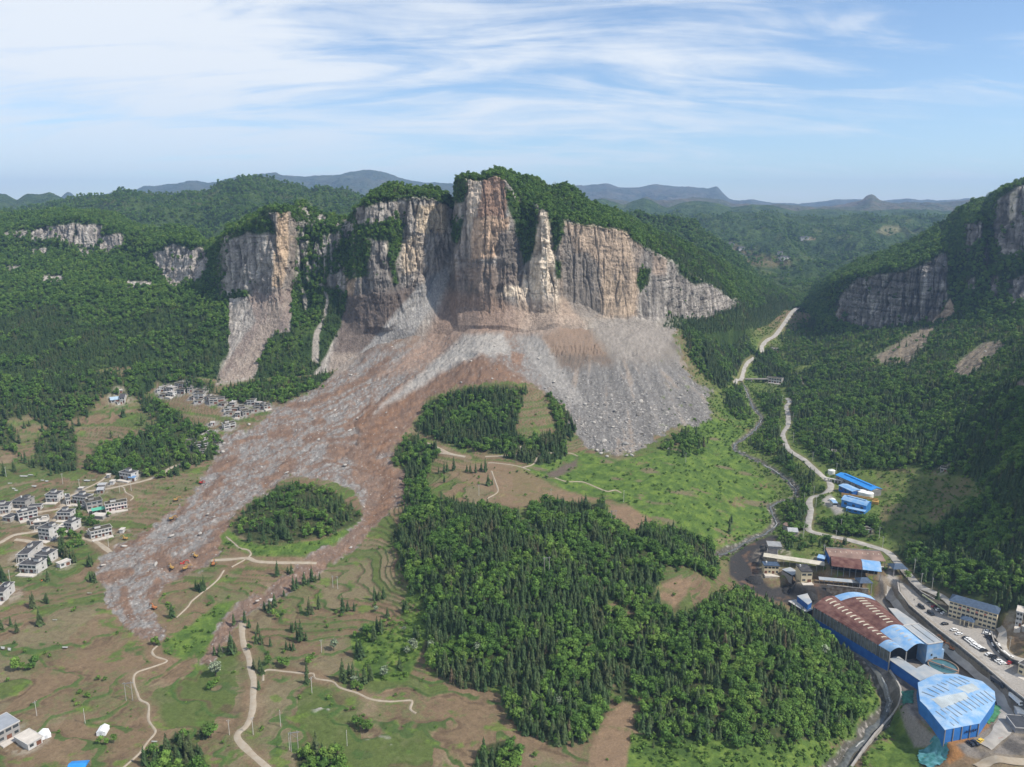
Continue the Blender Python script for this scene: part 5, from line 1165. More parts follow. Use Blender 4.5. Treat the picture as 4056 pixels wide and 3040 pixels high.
def house(a, b, d, st, wall, roof, label, rimm=None, head=True, over=True, door=D_DOOR, nw=None, fl=3.1, name='house', tilt=0, maxyaw=60, group=None, rooftype='flat', cat='house', glass=True):
    A, B = at(*a)[0], at(*b)[0]
    w = float(np.hypot(*(B - A)[:2])); yaw = max(-R_(maxyaw), min(R_(maxyaw), math.atan2(B[1] - A[1], B[0] - A[0])))
    m_ = (A + B) / 2; z = float(ground(m_[0], m_[1]))
    e = empty(name, (m_[0], m_[1], z), yaw, label, cat, group)
    if tilt: e.rotation_euler = (R_(tilt), R_(-tilt * .7), yaw)
    FOOT.append((m_[0] - math.sin(yaw) * d / 2, m_[1] + math.cos(yaw) * d / 2, max(w, d) / 2 + (2.0 if not tilt and fl > 2.36 else -.8)))
    YARD.append((*FOOT[-1][:2], max(w, d) / 2 + 2.5, fl < 2.36))
    rimm = rimm or W_WHITE; h = st * fl; ov = 1.3 if (over and st > 1) else 0
    mb = MB()
    if ov: mb.box(-w / 2, w / 2, ov, d, -3, fl - .1); mb.box(-w / 2, w / 2, 0, d, fl - .1, h)
    else: mb.box(-w / 2, w / 2, 0, d, -3, h)
    mb.obj('wall', wall, e)
    if rooftype == 'flat':
        r = MB().box(-w / 2 - .35, w / 2 + .35, -.35, d + .35, h + .002, h + .26).obj('roof', roof, e)
        p = MB(); t, k = .22, .42
        for x0, x1, y0, y1 in ((-w / 2 - .4, w / 2 + .4, -.4, -.4 + t), (-w / 2 - .4, w / 2 + .4, d + .4 - t, d + .4), (-w / 2 - .4, -w / 2 - .4 + t, -.4 + t, d + .4 - t), (w / 2 + .4 - t, w / 2 + .4, -.4 + t, d + .4 - t)):
            p.box(x0, x1, y0, y1, h - .06, h + k)
        p.obj('parapet', rimm, r)
        if head:
            hx = w * (.22 if len(label) % 2 else -.12); hw, hd = min(2.0, w * .17), min(1.7, d * .2)
            s_ = MB().box(hx - hw, hx + hw, d * .5, d * .5 + 2 * hd, h + .27, h + 2.3).obj('stair_head', rimm, e)
            MB().box(hx - hw - .3, hx + hw + .3, d * .5 - .3, d * .5 + 2 * hd + .3, h + 2.31, h + 2.5).obj('roof', roof, s_)
        if st > 1 and not tilt and len(label) % 3:
            MB().cyl(-w * .28, d * .7, h + .27, h + 1.5, .55, n=10).obj('water_tank', TANK_W, r)
        if st > 1 and not tilt:
            MB().box(-w / 2, w / 2, -4.2, -.02, -2.5, .12).obj('terrace', R_PALE, e)
    else:
        rise = d * .22
        prof = [(-.5, h - .05), (d / 2, h + rise), (d + .5, h - .05), (d + .5, h + .15), (d / 2, h + rise + .22), (-.5, h + .15)]
        MB().xprism(prof, -w / 2 - .4, w / 2 + .4).obj('roof', roof, e)
        MB().xprism([(0, h - .02), (d, h - .02), (d / 2, h + rise - .03)], -w / 2 + .02, w / 2 - .02).obj('gable', wall, e)
    if glass:
        nw = nw or max(2, int(w / 3.2)); pitch_ = w / nw
        for s in range(st):
            for i in range(nw):
                x = -w / 2 + pitch_ * (i + .5); zz = s * fl
                if s == 0 and i % 2 == (nw // 2) % 2:
                    MB().box(x - pitch_ * .34, x + pitch_ * .34, ov - .05, ov + .04, 0, 2.3).obj('door', door, e)
                else:
                    ww = pitch_ * (.38 if s else .28)
                    MB().box(x - ww, x + ww, (0 if s else ov) - .04, (0 if s else ov) + .05, zz + 1.0, zz + 2.45).obj('window', G_WIN, e)
            MB().box(w / 2 - .05, w / 2 + .04, d * .55, d * .55 + 1.3, s * fl + 1.1, s * fl + 2.3).obj('window', G_WIN, e)
        if ov:
            for i in range(3):
                x = -w / 2 + .25 + (w - .5) * i / 2
                MB().box(x - .18, x + .18, .1, .46, -2.5, fl - .11).obj('pillar', rimm, e)
    return e
def pxl(ox, oy, s, a): return (ox + a[0] * s, oy + a[1] * s)
# -------- the lived-in village
Hh = [
 ((51,2013),(103,2019),11,2,W_PALE,R_DARK,"unpainted grey house with a stair hut on its roof", dict(rimm=W_PALE)),
 ((182,1991),(230,1991),9,2,W_WHITE,R_DARK,"white house with wide glazed upper floor above a terrace", {}),
 ((-14,2040),(37,2036),10,2,W_WHITE,R_DARK,"white house with dark arched upper windows at village edge", dict(nw=3)),
 ((76,2066),(152,2048),7,2,W_WHITE,R_DARK,"long white two storey house above a stone yard", dict(door=D_RED)),
 ((11,2063),(42,2070),8,1,W_PALE,R_DARK,"low annex house with dark roof by walled yard", dict(head=False)),
 ((121,2080),(195,2065),6,1,W_WHITE,R_MOSS,"single storey white house with orange brown doors", dict(head=False, nw=5)),
 ((112,2022),(163,2021),5,1,W_WHITE,R_DARK,"low white outbuilding beside the lane junction", dict(head=False)),
 ((228,2062),(281,2063),7.5,2,W_WHITE,R_DARK,"white house with four dark upper windows beside the lane", dict(nw=4)),
 ((136,2101),(190,2098),6,2,W_GREY,R_PALE,"grey block house with pale bare flat roof", dict(rimm=R_PALE)),
 ((155,2138),(199,2146),9,3,W_WHITE,R_DARK,"tall three storey white house, the highest in the village", dict(door=D_RED)),
 ((255,2101),(286,2107),9.5,2,W_WHITE,R_DARK,"white house with a large blank side wall", dict(nw=3)),
 ((228,2105),(252,2106),7,1,W_PALE,R_PALE,"low walled yard building joined to white house", dict(head=False, glass=False)),
 ((289,1995),(342,2003),8,2,W_WHITE,R_DARK,"white courtyard house with pillared ground floor", dict(nw=5)),
 ((264,2002),(281,1999),9,2,W_WHITE,R_DARK,"short white wing closing the pillared courtyard", dict(head=False)),
 ((345,2025),(408,2008),9,2,W_GREY,R_MOSS,"dark grey unfinished house with mossy roof", dict(rimm=W_GREY, over=False)),
 ((420,2034),(505,2014),6.5,2,W_PINK,R_MOSS,"pinkish long house with open upper veranda", dict(door=D_RED, nw=7)),
 ((363,2141),(446,2119),7,2,W_WHITE,R_MOSS,"long white house nearest the debris tongue", dict(nw=6)),
 ((73,2232),(115,2230),22,2,W_WHITE,R_DARK,"deep white house with a long dark roof", dict(nw=3)),
 ((140,2232),(191,2237),10,2,W_WHITE,R_DARK,"white house tucked behind two others with corner hut", dict()),
 ((78,2270),(146,2276),10.5,2,W_WHITE,R_DARK,"white house with broad dark roof above paved yard", dict(nw=4)),
 ((240,2254),(280,2236),4.2,1,W_WHITE,R_PALE,"long narrow white hut beside green crop", dict(head=False)),
 ((-22,2386),(18,2386),14,2,W_WHITE,R_DARK,"white house cut by the picture edge beside brown terraces", {}),
 ((-5,2948),(82,2906),12,2,W_PALE,plain('slate_blue_slab', (.27, .29, .32), .7, .1, .3),"grey house with broad slate slab roof at bottom corner", dict(head=False, over=False)),
 ((118,2976),(165,2941),11,1,W_WHITE,R_PALE,"low shed with a worn white roof by corn rows", dict(head=False)),
 ((475,1899),(521,1906),8,2,W_WHITE,R_DARK,"white house at the corner of the dark wood", dict()),
 ((510,1908),(534,1908),4.5,1,W_WHITE,plain('blue_sheet_roof', (.14, .25, .42), .55, .1, .5),"small white shed with a blue roof", dict(rooftype='gable')),
 ((385,1959),(410,1956),6,1,W_PALE,R_TIN,"small pale hut with grey pitched roof by road", dict(rooftype='gable')),
 ((436,1923),(450,1922),4,1,W_WHITE,R_PALE,"tiny white hut above the village road", dict(head=False, glass=False)),
 ((388,1934),(416,1931),5,1,W_GREY,R_TIN,"low grey hut with sagging roof above the road", dict(head=False, glass=False, fl=2.0)),
 ((424,1897),(433,1896),3,1,W_GREY,R_PALE,"tiny grey hut beside thin field path", dict(head=False, glass=False)),
 ((312,1946),(326,1945),3,1,W_PALE,R_PALE,"white shelter at the road bend", dict(head=False, glass=False, fl=2.2)),
 ((355,2124),(372,2118),4,1,W_WHITE,R_MOSS,"small side kitchen of a long white house", dict(head=False, glass=False, fl=2.6)),
 ((474,2113),(487,2113),4,1,W_WHITE,R_PALE,"white shed standing beside bulldozed earth", dict(head=False, glass=False, fl=2.4)),
 ((340,1993),(368,1996),5,1,W_PALE,R_DARK,"low pale outbuilding behind courtyard house", dict(head=False)),
 ((360,2055),(408,2060),6,1,W_PALE,R_PALE,"walled terrace store below the pinkish house", dict(head=False, glass=False, fl=2.4)),
 ((475,1597),(495,1600),12,2,W_WHITE,R_TILE,"white gabled house with dark tiled roof", dict(rooftype='gable', maxyaw=30)),
 ((440,1600),(475,1594),10,1,W_PALE,R_BTIN,"low shed with a pale blue tin roof", dict(rooftype='gable')),
 ((466,1605),(486,1602),4,1,W_WHITE,R_MOSS,"low white wing in front of gabled house", dict(head=False, fl=2.4)),
 ((462,1560),(486,1558),5,1,W_PALE,R_PALE,"white cottage half hidden in conifers", dict(head=False)),
]
for a, b, d, st, wl2, rf, lab, kw in Hh: house(a, b, d, st, wl2, rf, lab, group="houses of the village", **kw)
# canopy with green sheet roof beside the pinkish house
def canopy(a, b, d, h, roof, label, name='canopy', post=W_PALE, rise=.5, n=4, cat='canopy', yaw=None, curved=False, dz=0):
    A, B = at(*a)[0], at(*b)[0]; w = float(np.hypot(*(B - A)[:2])); yw = math.atan2(B[1] - A[1], B[0] - A[0]); m_ = (A + B) / 2
    e = empty(name, (m_[0], m_[1], float(ground(m_[0], m_[1])) + dz), yw, label, cat); FOOT.append((m_[0] - math.sin(yw) * d / 2, m_[1] + math.cos(yw) * d / 2, max(w, d) / 2 + 1))
    if curved:
        k = 9; ys = np.linspace(-.6, d + .6, k); zs = h + rise * np.sin(np.linspace(0, 1, k) * math.pi)
        prof = list(zip(ys, zs)) + list(zip(ys[::-1], zs[::-1] + .15))
    else: prof = [(-.4, h), (d + .4, h + rise), (d + .4, h + rise + .15), (-.4, h + .15)]
    MB().xprism(prof, -w / 2 - .3, w / 2 + .3).obj('roof', roof, e)
    for i in range(n):
        x = -w / 2 + .2 + (w - .4) * i / (n - 1)
        for y, zt in ((.2, h + .01), (d - .2, h + (0 if curved else rise) * (d - .2) / d)): MB().box(x - .14, x + .14, y - .14, y + .14, -2, zt).obj('post', post, e)
    return e, w
canopy((368,2043),(417,2030), 5, 3.0, R_GREEN, "shed with a sea green sheet roof beside the pinkish house")
# -------- the ruined grey village at the edge of the slide
V1, V2, V3 = (600, 1500, .11754), (820, 1560, .11754), (700, 1680, .11754)
RU_ = [
 (V1,(500,450),(730,470),8,2,'g',"grey ruin behind the single tall conifer"), (V1,(850,530),(1110,520),8,2,'g',"dusty house with three dark window holes"), (V1,(1205,500),(1370,440),8,2,'p',"ruin with a high blank gable wall"),
 (V1,(270,650),(470,620),9,1,'g',"low dusty house at the western end of the ruins"), (V1,(550,610),(725,620),6,2,'w',"broken white house frame by the lone conifer"), (V1,(1420,700),(1745,660),8,2,'w',"ruin with a bright white balcony band"),
 (V1,(1285,715),(1410,725),7,1,'g',"small grey annex left of the white balcony"), (V1,(1785,700),(1950,730),8,1,'g',"crushed store between two larger ruins"), (V1,(1950,900),(2230,850),9,2,'p',"big pale ruin with torn side wall"),
 (V1,(1440,520),(1750,500),8,1,'p',"long low ruin at the upper edge by meadow"), (V1,(1430,860),(1690,830),7,1,'w',"half collapsed white fronted house under trees"), (V1,(780,300),(1050,360),9,2,'p',"uppermost ruin with pale tin roof"),
 (V1,(190,490),(420,440),7,1,'w',"white walled ruin lying among bushes"), (V1,(350,390),(480,400),6,1,'w',"small white fronted ruin under the upper trees"),
 (V2,(80,350),(600,240),9,2,'p',"large ruin with dark mossy roof and bare wall"), (V2,(390,410),(590,420),7,1,'g',"tilted grey hut in front of large ruin"), (V2,(770,460),(930,470),8,2,'g',"shattered grey house beside a round tree"),
 (V2,(560,620),(1050,570),7,1,'w',"long low ruin ending in a white room"), (V2,(1115,620),(1290,600),9,2,'g',"grey house with pillared porch half buried"), (V2,(1345,380),(1610,390),7,2,'w',"white house with three arched openings"),
 (V2,(1620,450),(1770,470),7,2,'p',"bluish white ruin leaning beside arched house"), (V2,(1610,530),(1960,510),8,1,'g',"flattened roof lying at the debris edge"), (V2,(1930,560),(2150,490),8,2,'p',"blank grey gable facing the debris"),
 (V2,(620,720),(865,700),6,1,'g',"low ruin above the bright green tree"), (V2,(950,820),(1110,810),7,2,'p',"grey ruin with a cream wall panel"), (V2,(1230,780),(1410,700),7,2,'p',"split house standing in the grey rubble"), (V2,(1480,640),(1700,620),7,1,'g',"grey shell under moss next to leaning ruin"),
 (V2,(610,1240),(950,1100),7,2,'w',"white balcony house about to be buried"), (V2,(130,1080),(260,1070),6,1,'w',"tiny white ruin hidden in dark trees"),
 (V3,(1040,350),(1230,345),6,1,'w',"white topped ruin at lower hamlet"), (V3,(1005,490),(1195,480),7,2,'p',"two storey grey shell in the lower hamlet"), (V3,(220,720),(670,680),7,1,'g',"long grey ruin with cracked flat roof"),
 (V3,(890,690),(1030,665),6,1,'w',"little white gable in the lower hamlet"), (V3,(590,910),(1070,800),8,2,'w',"long white house with a dark red door"), (V3,(1120,810),(1390,780),8,1,'g',"sunken concrete frame beside the debris"),
 (V3,(790,1090),(950,1070),6,2,'p',"small pale tower house on the eroded bank"), (V3,(830,470),(950,460),6,1,'p',"fallen roof corner in the lower hamlet"), (V3,(1100,560),(1290,600),6,1,'g',"snapped roof slab pointing at the debris"),
]
for i, (o_, a, b, d, st, k, lab) in enumerate(RU_):
    house(pxl(*o_, a), pxl(*o_, b), d, st, {'g': W_RUIN, 'p': W_PALE, 'w': W_WHITE}[k], R_MOSS if i % 4 else W_RUIN, lab, rimm={'g': W_RUIN, 'p': W_PALE, 'w': W_WHITE}[k], head=(i % 5 == 2), over=(k == 'w'), nw=2, fl=2.35,
          tilt=[0, 2, -3, 1.5, 0, -2][i % 6], maxyaw=38, group="grey houses wrecked by the slide", door=D_RED if 'red door' in lab else D_DOOR)
# -------- hamlets farther off
for a, b, d, lab in (((3043,1508),(3086,1527),8,"ruined white house by the stream bridge"), ((3062,1400),(3082,1398),7,"small grey house below the winding valley road"), ((3724,1874),(3749,1870),6,"lone hut with pale wall at the forest edge"), ((3296,1802),(3312,1803),6,"grey hut hidden under trees above the road"), ((3270,1798),(3282,1797),4,"tiny white hut above the valley road"),
                     ((3430,2120),(3452,2110),5,"roofless white walled hut above three conifers")):
    house(a, b, d, 1 if 'hut' in lab else 2, W_WHITE if 'white' in lab else W_PALE, R_MOSS, lab, head=False, maxyaw=35, over=False)
def hill_house(u, v, w, label):
    d = ray(u, v); best = None
    P2 = H2.reshape(-1, 3); U2, V2_, _ = project(P2); k = np.argmin((U2 - u) ** 2 + (V2_ - v) ** 2 + 0 * U2)
    p = P2[k]; e = empty('house', p, R_(10 * math.sin(u)), label, 'house', "white farmhouses on the far plateau")
    MB().box(-w / 2, w / 2, 0, w * .7, -4, 7).obj('wall', W_WHITE, e); MB().xprism([(-.6, 6.9), (w * .35, 9.6), (w * .7 + .6, 6.9), (w * .35, 9.9)], -w / 2 - .5, w / 2 + .5).obj('roof', R_TILE, e)
    for i in range(3): MB().box(-w / 2 + w * (i + .25) / 3, -w / 2 + w * (i + .75) / 3, -.1, .05, 3.6, 5.4).obj('window', G_WIN, e)
for u, v, w, lab in ((2866,973,17,"white farmhouse at the top of the far plateau fields"), (2880,975,12,"small white farmhouse second along the plateau row"), (2898,972,19,"wide white farmhouse at the end of the plateau row"), (2912,982,11,"small farmhouse on the brown plateau slope"), (2937,988,17,"white farmhouse in the middle of the plateau"), (2939,1018,13,"low farmhouse beside the plateau track"), (3112,1030,26,"long white farmhouse among trees on the plateau"), (3189,951,24,"long white building on the distant valley shelf"), (3090,1010,13,"farmhouse under the dark plateau conifers")): hill_house(u, v, w, lab)

# ================================================================== the works by the stream
B_BRIGHT = plain('bright_blue_sheet', (.030, .235, .62), .45, .12, .25, stretch=(1, 1, 1))
B_LIGHT = plain('sky_blue_sheet', (.17, .37, .66), .7, .14, .22, dirt=(.33, .44, .56))
B_DEEP = plain('deep_blue_sheet', (.018, .105, .40), .5, .15, .3, dirt=(.03, .13, .40))
B_SLATE = plain('slate_blue_tiles', (.055, .085, .135), .7, .2, .8)
B_WORN = plain('worn_blue_grey_sheet', (.34, .40, .46), .6, .25, .12, dirt=(.42, .41, .39))
RUST = plain('rust_red_sheet', (.115, .044, .036), .85, .25, .25, stretch=(1, 1, 1), dirt=(.185, .100, .080))
RUST2 = plain('faded_rust_sheet', (.23, .155, .125), .8, .25, .15)
SKYL = plain('yellowed_skylight', (.50, .46, .36), .5, .12, .4)
STEEL = plain('grey_steel', (.25, .26, .27), .5, .15, 1.0, metal=.3)
DARKIN = plain('painted_interior_shade', (.03, .03, .03), .95, .3, .3)  # near-black colour standing in for the shade inside the sheds
STONE = plain('dark_stone_masonry', (.085, .082, .078), .95, .45, .7, bump=.6, dirt=(.15, .145, .13))
CONC = plain('weathered_concrete', (.33, .31, .285), .9, .2, .3, bump=.2)
YELLOW = plain('machine_yellow', (.40, .245, .075), .5, .15, 1.0)
ORANGE = plain('machine_orange', (.40, .16, .06), .5, .15, 1.0)
REDP = plain('machine_red', (.42, .05, .04), .5, .15, 1.0)
BLACKP = plain('black_rubber', (.02, .02, .02), .7, .2, 1.0)
TANKW = plain('white_tank', (.72, .73, .71), .45, .06, .4)
def P2(u, v, z): return at_z(np.array(float(u)), np.array(float(v)), z)
# ---- main shed: two barrel bays; corners read at eave level
ZE, ZF = 3.0, -12.0
cs = lambda x, y: (3100 + .5197 * x, 2300 + .5197 * y)
LB, LF = P2(*cs(232, 200), ZE), P2(*cs(820, 545), ZE)            # outer left eave, back and front
VB, VF = P2(*cs(395, 118), ZE + .5), P2(*cs(945, 540), ZE + .5)  # valley between bays
RB_, RF_ = P2(*cs(672, 118), ZE), P2(*cs(1100, 492), ZE)
shed = empty('processing_shed', ((LB + RF_) / 2 * (1, 1, 0) + np.array((0, 0, ZF))), 0, "huge works shed with twin rust red and blue barrel roofs", 'shed')
so = np.array(shed.location)
def vault(A0, A1, B0, B1, rise, t0, t1, lift=0, n=14, m=2, thick=.18):
    """barrel patch between eave lines A and B from t0 to t1 along the shed"""
    mb = MB(); s = np.linspace(0, 1, n); v = []
    for t in np.linspace(t0, t1, m):
        a, b = lerp(A0, A1, t), lerp(B0, B1, t)
        for q in s: p = lerp(a, b, q); v.append(tuple(p + np.array((0, 0, rise * math.sin(q * math.pi) + lift)) - so))
    k = n * m; v2 = [(x, y, z - thick) for x, y, z in v]
    f = [(i * n + j, i * n + j + 1, (i + 1) * n + j + 1, (i + 1) * n + j) for i in range(m - 1) for j in range(n - 1)]
    f2 = [tuple(k + i for i in q[::-1]) for q in f]
    rim = [(0 * n + j, k + j, k + j + 1, j + 1) for j in range(n - 1)] + [((m - 1) * n + j, (m - 1) * n + j + 1, k + (m - 1) * n + j + 1, k + (m - 1) * n + j) for j in range(n - 1)]
    return mb.add(v + v2, f + f2 + rim)
RISE = 2.7
vault(LB, LF, VB, VF, RISE, 0, .86).obj('roof_panel', RUST, shed); vault(LB, LF, VB, VF, RISE, .862, 1.0).obj('roof_panel', B_LIGHT, shed)
vault(VB, VF, RB_, RF_, RISE + .2, 0, .10).obj('roof_panel', B_LIGHT, shed); vault(VB, VF, RB_, RF_, RISE + .2, .102, .66).obj('roof_panel', RUST, shed); vault(VB, VF, RB_, RF_, RISE + .2, .662, 1.0).obj('roof_panel', B_LIGHT, shed)
def skylight(A0, A1, B0, B1, rise, t, q0, q1, mat=SKYL, wid=.008):
    a0, a1 = lerp(A0, A1, t - wid), lerp(A0, A1, t + wid); b0, b1 = lerp(B0, B1, t - wid), lerp(B0, B1, t + wid); v = []
    for a, b in ((a0, b0), (a1, b1)):
        for q in np.linspace(q0, q1, 6): v.append(tuple(lerp(a, b, q) + np.array((0, 0, rise * math.sin(q * math.pi) + .10)) - so))
    MB().add(v, [(j, j + 1, 7 + j, 6 + j) for j in range(5)]).obj('skylight', mat, shed)
for i in range(14): skylight(LB, LF, VB, VF, RISE, .055 + .058 * i, .40, .72)
for i in range(10): skylight(VB, VF, RB_, RF_, RISE + .2, .14 + .052 * i, .36, .60)
for i in range(5): skylight(VB, VF, RB_, RF_, RISE + .2, .70 + .055 * i, .34, .50, B_WORN)
for i in range(2): skylight(LB, LF, VB, VF, RISE, .89 + .05 * i, .45, .75, B_WORN)
def wallq(a, b, z0, z1, name, mat, off=0.0, parent=shed, org=None, th=.3):
    o_ = so if org is None else org; d = (b - a)[:2]; nrm = np.array((d[1], -d[0])) / (np.hypot(*d) + 1e-9) * off
    pa, pb = a[:2] + nrm, b[:2] + nrm; nn = np.array((-d[1], d[0])) / (np.hypot(*d) + 1e-9) * th
    pts = [pa - o_[:2], pb - o_[:2], pb + nn - o_[:2], pa + nn - o_[:2]]
    return MB().prism(pts, z0 - o_[2], z1 - o_[2]).obj(name, mat, parent)
wallq(LB, LF, ZF - 4, ZE - 7.2, 'wall', B_DEEP)
wallq(LB, LF, ZE - 7.1, ZE - .1, 'window_band', plain('sooty_glazing', (.135, .14, .135), .6, .4, .25), off=-.15)
for i in range(22):
    p = lerp(LB, LF, (i + .5) / 22); MB().box(p[0] - so[0] - .22, p[0] - so[0] + .22, p[1] - so[1] - .22, p[1] - so[1] + .22, ZE - 7.1 - so[2], ZE - .05 - so[2]).obj('pillar', STEEL, shed)
wallq(LB, VB, ZF, ZE - .1, 'wall', RUST2, th=-.3); wallq(VB, RB_, ZF, ZE - .1, 'wall', RUST2, th=-.3); wallq(RB_, lerp(RB_, RF_, .97), ZF, ZE - .1, 'wall', DARKIN)
for p in (LF, VF, RF_): MB().box(p[0] - so[0] - .25, p[0] - so[0] + .25, p[1] - so[1] - .25, p[1] - so[1] + .25, ZF - 1 - so[2], ZE - .1 - so[2]).obj('pillar', W_PALE, shed)
c_ = (LF + RF_) / 2; back = lerp((LB + RB_) / 2, c_, .86); wallq(lerp(LB, LF, .88), lerp(RB_, RF_, .9), ZF, ZE - .3, 'shade_panel', DARKIN)  # near-black panel paints the shade at the back of the open bay
for t in np.linspace(.05, 1.1, 9):
    for q in (.15, .5, .85): p = lerp(lerp(LB, LF, t), lerp(RB_, RF_, t), q); FOOT.append((p[0], p[1], 13))
# lean-to sheds against the left end of the shed
e = empty('lean_to_shed', (*P2(*cs(165, 215), -4.5)[:2], -12), 0, "small blue lean-to with worn roof against the red barrel", 'shed')
q = [P2(*cs(*p), -1.0)[:2] - np.array(e.location)[:2] for p in ((112, 118), (188, 100), (222, 162), (192, 182))]
MB().prism(q, -2, 10.6).obj('wall', B_DEEP, e); MB().prism([p * 1.05 for p in q], 10.62, 10.85).obj('roof', B_WORN, e)
e = empty('lean_to_shed', (*P2(*cs(140, 250), -6)[:2], -12), 0, "lower lean-to with pale tin roof beside the coal yard", 'shed')
q = [P2(*cs(*p), -5.0)[:2] - np.array(e.location)[:2] for p in ((45, 158), (100, 146), (230, 218), (178, 240))]
MB().prism(q, -2, 6.6).obj('wall', DARKIN, e); MB().prism([p * 1.04 for p in q], 6.62, 6.85).obj('roof', B_WORN, e)
# side aisle roof on the right
e = empty('aisle_roof', (*P2(*cs(900, 280), -4)[:2], -9), 0, "pale blue aisle roof between the red barrel and the stone wall", 'roof')
q = [P2(*cs(*p), -3.5)[:2] - np.array(e.location)[:2] for p in ((805, 208), (870, 215), (1025, 322), (925, 345), (912, 335))]
MB().prism(q, 5.2, 5.5).obj('roof', B_WORN, e)
for p in q[::2]: MB().box(p[0] * .9 - .2, p[0] * .9 + .2, p[1] * .9 - .2, p[1] * .9 + .2, -2, 5.19).obj('post', STEEL, e)
# blue block at the front right
ZT = 4.5
e = empty('washing_plant', (*P2(3668, 2613, -9)[:2], -9), 0, "tall sky blue plant block with white edging", 'building')
q3 = [P2(*cs(*p), ZT) for p in ((1105, 488), (1222, 470), (1030, 330), (920, 346))]; qq = [p[:2] - np.array(e.location)[:2] for p in q3]
MB().prism(qq, -4, ZT + 9 - .3).obj('wall', B_LIGHT, e); r_o = MB().prism(qq, ZT + 8.72, ZT + 9).obj('roof', B_WORN, e)
for i in range(4):
    a, b = qq[i], qq[(i + 1) % 4]; MB().bar((*a, ZT + 9.15), (*b, ZT + 9.15), .5, .5).obj('parapet', W_WHITE, r_o)
a, b = qq[0], qq[1]; dn = np.array((b[1] - a[1], a[0] - b[0])); dn /= np.hypot(*dn)
for t, z, w_, h_, mt in ((.35, 5.6, 1.1, 1.3, G_WIN), (.62, 3.4, 2.4, 1.1, G_WIN), (.45, -1.2, 1.6, 2.4, D_DOOR)):
    p = lerp(a, b, t); t_ = (b - a) / np.hypot(*(b - a)); p0, p1 = p - t_ * w_ / 2, p + t_ * w_ / 2
    MB().prism([p0 - dn * .1, p1 - dn * .1, p1 + dn * .12, p0 + dn * .12], z, z + h_).obj('window' if mt is G_WIN else 'door', mt, e)
p = lerp(a, b, 1.0); MB().prism([p, p + (b - a) * .16, p + (b - a) * .16 + (qq[2] - qq[1]) * .4, p + (qq[2] - qq[1]) * .4], -4, ZT + 4).obj('annex', B_LIGHT, e)
MB().prism([lerp(qq[0], qq[3], .05) + (qq[1] - qq[0]) * .5, lerp(qq[1], qq[2], .05) * .5 + lerp(qq[0], qq[3], .05) * .5 + (qq[1] - qq[0]) * .04, lerp(qq[2], qq[3], .46), lerp(qq[2], qq[3], .5)], ZT + 9.02, ZT + 9.25).obj('roof_ridge', STEEL, r_o)
# gallery from the shed to the round store
fc = lambda x, y: (3056 + .5669 * x, 2100 + .5669 * y)
ZG = -2.5
g0, g1 = P2(*fc(822, 902), ZG), P2(*fc(1040, 1052), ZG)
e = empty('conveyor_gallery', (*(g0 + g1)[:2] / 2, -14), math.atan2(g1[1] - g0[1], g1[0] - g0[0]), "deep blue gallery linking the shed to the round store", 'gallery')
L_ = float(np.hypot(*(g1 - g0)[:2])); MB().box(-L_ / 2, L_ / 2, 0, 7, -6, ZG + 14 - .2).obj('wall', B_DEEP, e); MB().xprism([(-.4, ZG + 13.8), (3.5, ZG + 14.3), (7.4, ZG + 13.8), (7.4, ZG + 14.05), (3.5, ZG + 14.6), (-.4, ZG + 14.05)], -L_ / 2 - .2, L_ / 2 + .2).obj('roof', B_WORN, e)
h0, h1 = P2(*fc(1065, 1040), ZG), P2(*fc(1165, 985), ZG)
e = empty('link_roof', (*(h0 + h1)[:2] / 2, -12), math.atan2(h1[1] - h0[1], h1[0] - h0[0]), "short worn roof between blue gallery and settling tank", 'roof')
L_ = float(np.hypot(*(h1 - h0)[:2])); MB().box(-L_ / 2, L_ / 2, -3, 8, ZG + 11.8, ZG + 12.1).obj('roof', B_WORN, e); MB().box(-L_ / 2 + .3, L_ / 2 - .3, -2.6, 7.5, -4, ZG + 11.79).obj('wall', B_DEEP, e)
# round store
ro = lambda x, y: (3500 + .5148 * x, 2550 + .5148 * y)
ZR = -1.5
dome = [P2(*ro(*p), ZR) for p in ((262, 300), (400, 235), (560, 232), (760, 290), (855, 370), (862, 440), (740, 615), (470, 665), (330, 490), (280, 440))]
dc = np.mean(dome, 0); e = empty('round_store', (dc[0], dc[1], -14), 0, "round blue coal store with a shallow faceted roof", 'storage building'); e_dome = e
loc = [p[:2] - dc[:2] for p in dome]; n = len(loc)
MB().prism([p * .992 for p in loc], -6, ZR + 14 - .05).obj('wall', B_DEEP if False else plain('medium_blue_sheet', (.035, .175, .50), .5, .15, .2), e)
mb = MB(); v = [(p[0], p[1], ZR + 14) for p in loc] + [(p[0] * .5, p[1] * .5, ZR + 15.3) for p in loc] + [(0, 0, ZR + 15.9)]
mb.add(v, [(i, (i + 1) % n, n + (i + 1) % n, n + i) for i in range(n)] + [(n + i, n + (i + 1) % n, 2 * n) for i in range(n)]); mb.obj('roof', B_LIGHT, e)
def dome_z(p):
    d = (P2(*ro(*p), ZR))[:2] - dc[:2]; rr = np.hypot(*d); ang = [math.atan2(q[1], q[0]) for q in loc]
    best = 0
    for i in range(n):
        a, b = loc[i], loc[(i + 1) % n]; M_ = np.array([a, b]).T
        try: k = np.linalg.solve(M_, d)
        except Exception: continue
        if k.min() >= -1e-6: best = k.sum(); break
    return ZR + 14 + (2.6 * (1 - best) / .5 if best > .5 else 2.6 + 1.0 * (.5 - best) / .5)
